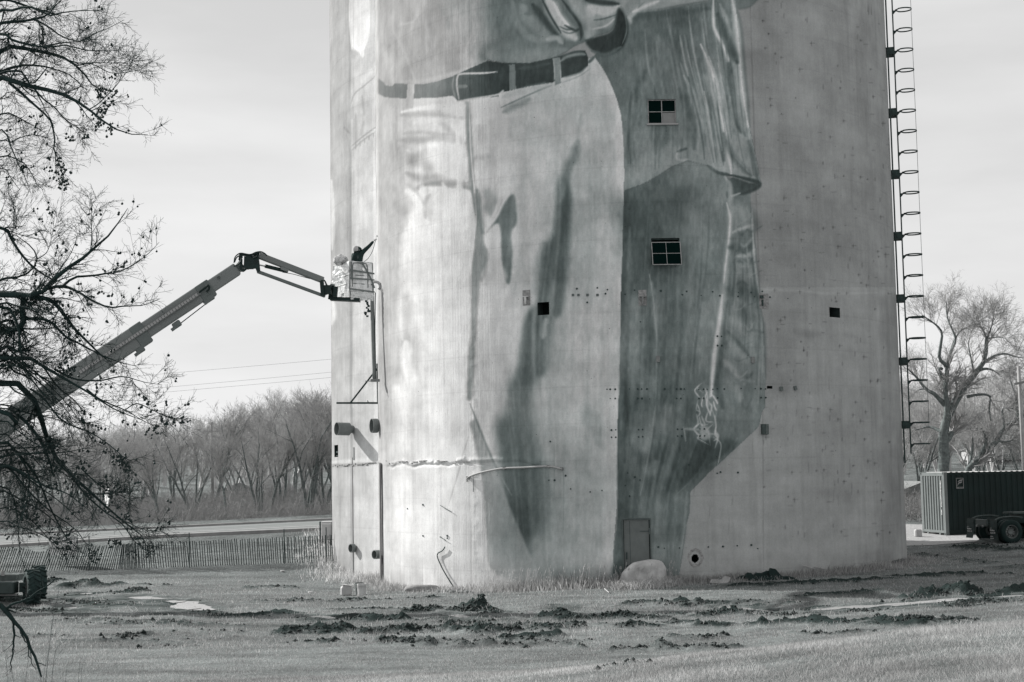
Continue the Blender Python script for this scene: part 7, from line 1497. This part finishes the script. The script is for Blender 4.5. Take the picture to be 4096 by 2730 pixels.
# buckets
pl = mat('bucket_plastic', .55, .5, 0, .05); 
p = gp(1447, 2378); p = at(1447, 2378, 48.6); p[2] = gz(p[0], p[1])
bk_ = thing('bucket', p, 'upright white plastic bucket with a darker one behind, beside the silo corner', 'bucket')
MB().lathe([(.001, 0), (.135, 0), (.155, .36), (.165, .36), (.165, .39), (.15, .39), (.13, .02), (.001, .02)], p, n=24).obj('pail', pl, bk_, smooth=False)
MB().lathe([(.157, .30), (.168, .30), (.168, .325), (.157, .325)], p, n=24, closed=True).lathe([(.156, .26), (.164, .26), (.164, .275), (.156, .275)], p, n=24, closed=True).obj('rim_band', mat('bucket_band', .45, .5), bk_)
MB().tube([p + np.array([.165 * math.cos(q), -.02 - .05 * math.sin(q), .33 - .09 * math.sin(q)]) for q in np.linspace(0, math.pi, 10)], .004, 4).obj('handle', steel, bk_)
p = at(1438, 2368, 49.2); p[2] = gz(p[0], p[1]) + .02; b3 = thing('bucket', p, 'dark-rimmed bucket tucked behind the white one', 'bucket')
MB().lathe([(.001, 0), (.135, 0), (.155, .36), (.16, .39), (.15, .39), (.13, .02), (.001, .02)], p, n=20).obj('pail', mat('grey_bucket', .16, .6), b3)
p = at(1386, 2368, 49.0); p[2] = gz(p[0], p[1]); b4 = thing('crushed_bucket', p, 'tilted crumpled white tub lying left of the bucket', 'tub')
MB().prism([(-.2, -.02), (.16, -.02), (.2, .2), (.14, .32), (-.02, .36), (-.2, .26)], -.14, .14, p + Zu * .02, ((.9, .3, 0), (0, 0, 1), (.3, -.9, 0))).obj('shell', mat('tub_plastic', .42, .6, 0, .15), b4, bevel=.03)
MB().box(p + Zu * .35 + (.0, 0, 0), (.36, .3, .02), ((.98, 0, -.12), (0, 1, 0), (.12, 0, .98))).obj('flap', mat('tub_plastic', .42), b4)
# rubble, wood, debris
rr_ = random.Random(17); rub = mat('grey_rubble', .20, .95, 0, .4, 5, .6, 25)
for i in range(34):
    px, py = rr_.gauss(1815, 50), rr_.uniform(2352, 2378); q = at(px, py, 46.9 + rr_.random()); s_ = rr_.uniform(.03, .1)
    s_c, s_n = hit(px, py); q = np.array([s_c[0], s_c[1] - rr_.uniform(.3, 1.6), 0]); q[2] = gz(q[0], q[1]) + s_ * .3
    lump(q, (s_, s_, s_ * .6), i, 'rubble_stone', rub, 'small grey broken stone in the rubble at the foot of the cable', 'stone', 8, 6, .35)['group'] = 'rubble stones at the silo base'
sc_, _ = hit(1690, 2370); q = np.array([sc_[0], sc_[1] - .7, 0]); q[2] = gz(q[0], q[1]) + .08
lump(q, (.6, .3, .14), 5, 'earth_mound', mat('pale_earth', .26, .95, 0, .3, 4, .8, 16), 'low pale earth mound against the sunlit silo base', 'mound')
db = mat('black_scrap', .018, .7, 0, .4, 8); bq = hit(3040, 2315)[0]; bq = np.array([bq[0] - .1, bq[1] - .75, 0]); bq[2] = gz(bq[0], bq[1])
for i, (dx, w_, h_, tl) in enumerate(((-.62, .4, .16, .2), (-.36, .3, .34, .5), (-.05, .5, .3, -.3), (.22, .5, .36, .15), (.52, .36, .55, .6), (.85, .5, .12, -.1), (.1, .8, .1, .05))):
    w__ = np.array([math.cos(tl), 0, math.sin(tl)]); v__ = np.array([-math.sin(tl), 0, math.cos(tl)])
    MB().prism([(-w_ / 2, -.02), (w_ / 2, -.04), (w_ * .42, h_ * .5), (w_ * .1, h_ * .7), (-w_ * .3, h_ * .55)], -.08 - .05 * (i % 3), .1, bq + np.array([dx, rr_.uniform(-.2, .2), .03]), (w__, v__, np.array([0, 1., 0]))).obj('scrap_piece', db, None, origin=bq + np.array([dx, 0, 0]), label=('upright block standing at the left of the black scrap heap', 'dark folded piece second from the left in the scrap heap', 'wide black slab in the middle of the scrap heap', 'black slab right of the middle of the scrap heap', 'tallest tilted black piece at the right of the scrap heap', 'flat black piece trailing off the right end of the scrap heap', 'flat black sheet lying under the other scrap pieces')[i], cat='scrap', group='pieces of the black scrap heap')
p = hit(2870, 2325)[0]; p = np.array([p[0], p[1] - .9, 0]); p[2] = gz(p[0], p[1]); V = [p + np.array(v) for v in ((-.38, 0, .02), (-.3, .1, .12), (0, .12, .1), (.12, .1, .22), (.3, .05, .16), (.24, -.06, .04), (.1, -.15, -.02), (-.2, -.1, .0), (.02, -.02, .08))]
MB().add(V, [(0, 1, 8), (1, 2, 8), (2, 3, 8), (3, 4, 8), (4, 5, 8), (5, 6, 8), (6, 7, 8), (7, 0, 8)]).obj('broken_slab', mat('pale_slab', .30, .9, 0, .2, 6), None, origin=p, label='crumpled pale sheet fragment left of the black scrap', cat='debris')
for i, (x0, y0, x1, y1, r_, lb) in enumerate(((2436, 2396, 2484, 2392, .018, 'short pale stick on the grass in front of the boulder'), (2395, 2397, 2420, 2397, .012, 'grey twig left of the pale stick'), (2418, 2362, 2436, 2376, .015, 'thin stick slanting in the grass below the trousers'), (3203, 2260, 3250, 2276, .014, 'rusty rod leaning low against the right wall'), (3255, 2268, 3300, 2277, .018, 'pale bent lath at the foot of the right wall'))):
    if i < 3: a, b2 = gp(x0, y0), gp(x1, y1); a[2] += .05; b2[2] += .05
    else: a, b2 = [hit(x, y)[0] + hit(x, y)[1] * .1 for x, y in ((x0, y0), (x1, y1))]
    MB().tube([a, b2], r_, 6).obj('stick', mat('pale_stick', .45, .8), None, origin=a, label=lb, cat='stick')
for px, py in ((1241, 2377), (1130, 2290), (2122, 2457)):
    p = gp(px, py); MB().box(p + Zu * .04, (.14, .1, .05), ((.9, .4, 0), (-.4, .9, 0), (0, 0, 1))).obj('litter_scrap', mat('white_litter', .6), None, origin=p, label={1241: 'white scrap of litter on the lawn left of the tub', 1130: 'tiny white scrap on the lawn near the snow fence', 2122: 'small white scrap among the middle ruts'}[px], cat='litter')
# ------------------------------------------------------------------ grass blades
rg = np.random.default_rng(3)
gm_ = bpy.data.materials.new('dormant_grass'); gm_.use_nodes = True; N, L = gm_.node_tree.nodes, gm_.node_tree.links; b = N['Principled BSDF']; b.inputs['Roughness'].default_value = .85; b.inputs['Specular IOR Level'].default_value = .15
t = N.new('ShaderNodeTexCoord')
ga = N.new('ShaderNodeAttribute'); ga.attribute_name = 'tint'; va = N.new('ShaderNodeVectorMath'); va.operation = 'SCALE'; va.inputs[0].default_value = tone(.35)
L.new(mul_(ga.outputs['Fac'], mul_(ramp_(noise_(.22, 4, (.35, 1, 1)), .35, .65, .90, 1.12), ramp_(noise_(1.1, 6, (.35, 1.2, 1), .65), .3, .7, .66, 1.32))), va.inputs['Scale']); 
df = N.new('ShaderNodeBsdfDiffuse'); tl = N.new('ShaderNodeBsdfTranslucent'); ms = N.new('ShaderNodeMixShader'); ms.inputs[0].default_value = .5
L.new(va.outputs[0], df.inputs[0]); L.new(va.outputs[0], tl.inputs[0]); L.new(df.outputs[0], ms.inputs[1]); L.new(tl.outputs[0], ms.inputs[2]); L.new(ms.outputs[0], N['Material Output'].inputs[0])
def blades(x, y, h, w, tint, lean=.5, segs=1, bend=None):
    n = len(x); z = gz_arr(x, y); a = rg.uniform(0, 2 * np.pi, n); c, s = np.cos(a) * w / 2, np.sin(a) * w / 2 * .5
    dx = rg.normal(0, lean, n) * h; dy = rg.normal(0, lean, n) * h
    B0 = np.stack([x - c, y - s, z - .01], 1); B1 = np.stack([x + c, y + s, z - .01], 1)
    if segs == 1:
        T = np.stack([x + dx, y + dy, z + h], 1); V = np.stack([B0, B1, T], 1).reshape(-1, 3); F_ = np.arange(3 * n).reshape(-1, 3); return V, F_, np.repeat(tint, 3)
    M0 = np.stack([x - c * .7 + dx * .35, y - s * .7 + dy * .35, z + h * .6], 1); M1 = np.stack([x + c * .7 + dx * .35, y + s * .7 + dy * .35, z + h * .6], 1); T = np.stack([x + dx, y + dy, z + h], 1)
    V = np.stack([B0, B1, M1, M0, T], 1).reshape(-1, 3); k = np.arange(n)[:, None] * 5
    F_ = np.concatenate([k + [0, 1, 2], k + [0, 2, 3], k + [3, 2, 4]]); return V, F_, np.repeat(tint, 5)
def gz_arr(x, y):
    i = np.clip(np.searchsorted(xs, x) - 1, 0, nx - 2); j = np.clip(np.searchsorted(ys, y) - 1, 0, ny - 2)
    f = (x - xs[i]) / (xs[i + 1] - xs[i]); g = (y - ys[j]) / (ys[j + 1] - ys[j])
    return (GZ[j, i] * (1 - f) + GZ[j, i + 1] * f) * (1 - g) + (GZ[j + 1, i] * (1 - f) + GZ[j + 1, i + 1] * f) * g
parts_ = []
# lawn: thrown in picture-even density over bearing and distance
n = 460000
Y = 1 / rg.uniform(1 / 62., 1 / 14., n); u = rg.uniform(-60, 4160, n); x = (u - CX) / F_PX * Y
pud = np.zeros(n, bool)
for P, w in PW:
    lo, hi = P.min(0) - 1.5, P.max(0) + 1.5; s_ = (x > lo[0]) & (x < hi[0]) & (Y > lo[1]) & (Y < hi[1])
    if s_.any(): hw = w * Y[s_].mean() ** 2 / (3.9 * F_PX); dd_ = np.minimum(np.minimum(seg_dist(x[s_], Y[s_], P), seg_dist(x[s_], Y[s_] + .45, P)), seg_dist(x[s_], Y[s_] + .9, P)); pud[np.where(s_)[0]] |= dd_ < hw * 1.25
i_ = np.clip(np.searchsorted(xs, x) - 1, 0, nx - 2); j_ = np.clip(np.searchsorted(ys, Y) - 1, 0, ny - 2); md_ = mud[j_, i_]
ins = ((x - SCX) ** 2 + (Y - SCY) ** 2 < SR ** 2) | ((x - TCX) ** 2 + (Y - TCY) ** 2 < TR ** 2)
cl_ = fbm(x * 1.2, Y * 1.2, 61, 3)
keep = ~pud & ~ins & (rg.random(n) > md_ * 1.0) & (rg.random(n) < .15 + 1.4 * cl_) & ~((u > 3560) & (Y > 62.3))
x, Y, cl_, u, md_ = x[keep], Y[keep], cl_[keep], u[keep], md_[keep]; n = len(x)
bank = np.clip((26 - Y) / 5, 0, 1)
h = rg.uniform(.025, .07, n) * (.6 + cl_) * (1 + .5 * bank) * np.clip(Y / 40, .6, 1.1); w_ = np.maximum(.006, .00036 * Y) * rg.uniform(.8, 1.5, n)
tint = rg.uniform(.6, 1.6, n) ** 1.1 * (.85 + .35 * bank)
parts_.append(blades(x, Y, h, w_, tint, .55))
V = np.concatenate([p[0] for p in parts_]); F_ = parts_[0][1]; me = npmesh('grass', V, None, F_, gm_); me.attributes.new('tint', 'FLOAT', 'POINT').data.foreach_set('value', parts_[0][2].astype(np.float32)); put('grass', me, kind='stuff', label='short dormant lawn grass over the field')
# tall straw along the foot of both silos
n = 15000; th = rg.uniform(-1.75, 1.45, n); rr = SR + np.abs(rg.normal(0, .55, n)) + .03; x = SCX + rr * np.sin(th); Y = SCY - rr * np.cos(th)
tall = np.interp(th, [-1.7, -1.2, -.9, -.6, -.35, -.1, .1, .4, .9, 1.3], [.35, .35, .16, .30, .55, .50, .28, .26, .26, .22])
keep = (rg.random(n) < .35 + fbm(x * .9, Y * .9, 81, 3) * .9) & ((x - TCX) ** 2 + (Y - TCY) ** 2 > TR ** 2); x, Y, tall, rr, th = x[keep], Y[keep], tall[keep], rr[keep], th[keep]; n = len(x)
h = tall * rg.uniform(.25, 1.35, n) * np.exp(-(rr - SR) * .8); p1 = blades(x, Y, h, rg.uniform(.014, .028, n), rg.uniform(.6, 1.6, n), .35, 2)
n = 7000; th = rg.uniform(-2.3, .6, n); rr = TR + np.abs(rg.normal(0, .8, n)) + .05; x = TCX + rr * np.sin(th); Y = TCY - rr * np.cos(th); keep = ((x - SCX) ** 2 + (Y - SCY) ** 2 > SR ** 2); x, Y, rr = x[keep], Y[keep], rr[keep]; n = len(x)
p2 = blades(x, Y, .38 * rg.uniform(.3, 1.3, n) * np.exp(-(rr - TR) * .5), rg.uniform(.014, .03, n), rg.uniform(1.1, 2.2, n), .4, 2)
# a fringe round the boulder and straw tufts on the field
n = 2600; a_ = rg.uniform(0, 6.28, n); x = bc[0] + (.8 + np.abs(rg.normal(0, .3, n))) * np.cos(a_); Y = bc[1] + (.65 + np.abs(rg.normal(0, .25, n))) * np.sin(a_)
keep = (x - SCX) ** 2 + (Y - SCY) ** 2 > SR ** 2; x, Y = x[keep], Y[keep]; p3 = blades(x, Y, rg.uniform(.08, .34, len(x)), rg.uniform(.012, .024, len(x)), rg.uniform(.7, 2., len(x)), .7, 2)
n = 6000; cu = rg.uniform(0, 4096, 500); cy2 = 1 / rg.uniform(1 / 46., 1 / 33., 500); ix = rg.integers(0, 500, n); Y = cy2[ix] + rg.normal(0, .25, n); x = (cu[ix] - CX) / F_PX * cy2[ix] + rg.normal(0, .3, n)
keep = (x - SCX) ** 2 + (Y - SCY) ** 2 > SR ** 2 + 1; x, Y = x[keep], Y[keep]; p4 = blades(x, Y, rg.uniform(.04, .13, len(x)), rg.uniform(.010, .018, len(x)), rg.uniform(.7, 1.5, len(x)), .6, 2)
n0 = 0; Vs, Fs, Ts = [], [], []
for p in (p1, p2, p3, p4): Vs.append(p[0]); Fs.append(p[1] + n0); Ts.append(p[2]); n0 += len(p[0])
me = npmesh('tall_grass', np.concatenate(Vs), None, np.concatenate(Fs), gm_); me.attributes.new('tint', 'FLOAT', 'POINT').data.foreach_set('value', np.concatenate(Ts).astype(np.float32)); put('tall_grass', me, kind='stuff', label='tall dry straw grass along the silo foot')
# seed-headed stems, sparse, before the middle of the wall
n = 240; th = rg.uniform(-.62, .02, n); rr = SR + rg.uniform(.15, .8, n); x = SCX + rr * np.sin(th); Y = SCY - rr * np.cos(th); z = gz_arr(x, Y); h = rg.uniform(.35, .85, n)
d = np.stack([rg.normal(0, .12, n), rg.normal(0, .1, n), np.ones(n)], 1); P = np.stack([np.stack([x, Y, z], 1) + d * (h * k)[:, None] + np.array([.05 * k * k, 0, -.04 * k * k]) for k in (0, .5, .85, .87, 1.)], 1)
R = np.tile(np.array([.004, .0035, .003, .011, .004]), (n, 1)); V, Q = gather([(P, R)], (4,)); me = npmesh('seed_stems', V, Q, None, gm_); me.attributes.new('tint', 'FLOAT', 'POINT').data.foreach_set('value', np.full(len(V), 1.9, np.float32)); put('seed_stems', me, kind='stuff', label='thin stems with seed heads rising before the silo wall')
# mud clods scattered over the ruts
n = 12000; jj = rg.integers(0, len(RW), n); x = np.zeros(n); Y = np.zeros(n)
for k in range(n):
    P, w, h_, m_2 = RW[jj[k]]; s_ = rg.integers(0, len(P) - 1); t_ = rg.random(); c_ = P[s_] * (1 - t_) + P[s_ + 1] * t_; x[k] = c_[0] + rg.normal(0, w * .9); Y[k] = c_[1] + rg.normal(0, w * 1.1)
i_ = np.clip(np.searchsorted(xs, x) - 1, 0, nx - 2); j_ = np.clip(np.searchsorted(ys, Y) - 1, 0, ny - 2); pk = np.ones(n, bool)
for P, w in PW: pk &= seg_dist(x, Y, P) > .5
keep = pk & ((mud[j_, i_] > .25) | (rg.random(n) < .10)); x, Y = x[keep], Y[keep]; n = len(x); z = gz_arr(x, Y)
s_ = rg.lognormal(-3.7, .5, n).clip(.010, .08); O8 = np.array([[1, 0, 0], [0, 1, 0], [-1, 0, 0], [0, -1, 0], [0, 0, .8], [0, 0, -.8]]); V = (O8[None] * (1 + rg.uniform(-.4, .4, (n, 6, 1)))) * s_[:, None, None] + np.stack([x, Y, z + s_ * .25], 1)[:, None]
Fo = np.array([[0, 1, 4], [1, 2, 4], [2, 3, 4], [3, 0, 4], [1, 0, 5], [2, 1, 5], [3, 2, 5], [0, 3, 5]]); F_ = (np.arange(n)[:, None, None] * 6 + Fo[None]).reshape(-1, 3)
put('mud_clods', npmesh('mud_clods', V.reshape(-1, 3), None, F_, mat('wet_mud', .024, .8, 0, .3, 3, .5, 20)), kind='stuff', label='dark clods of churned mud along the ruts')
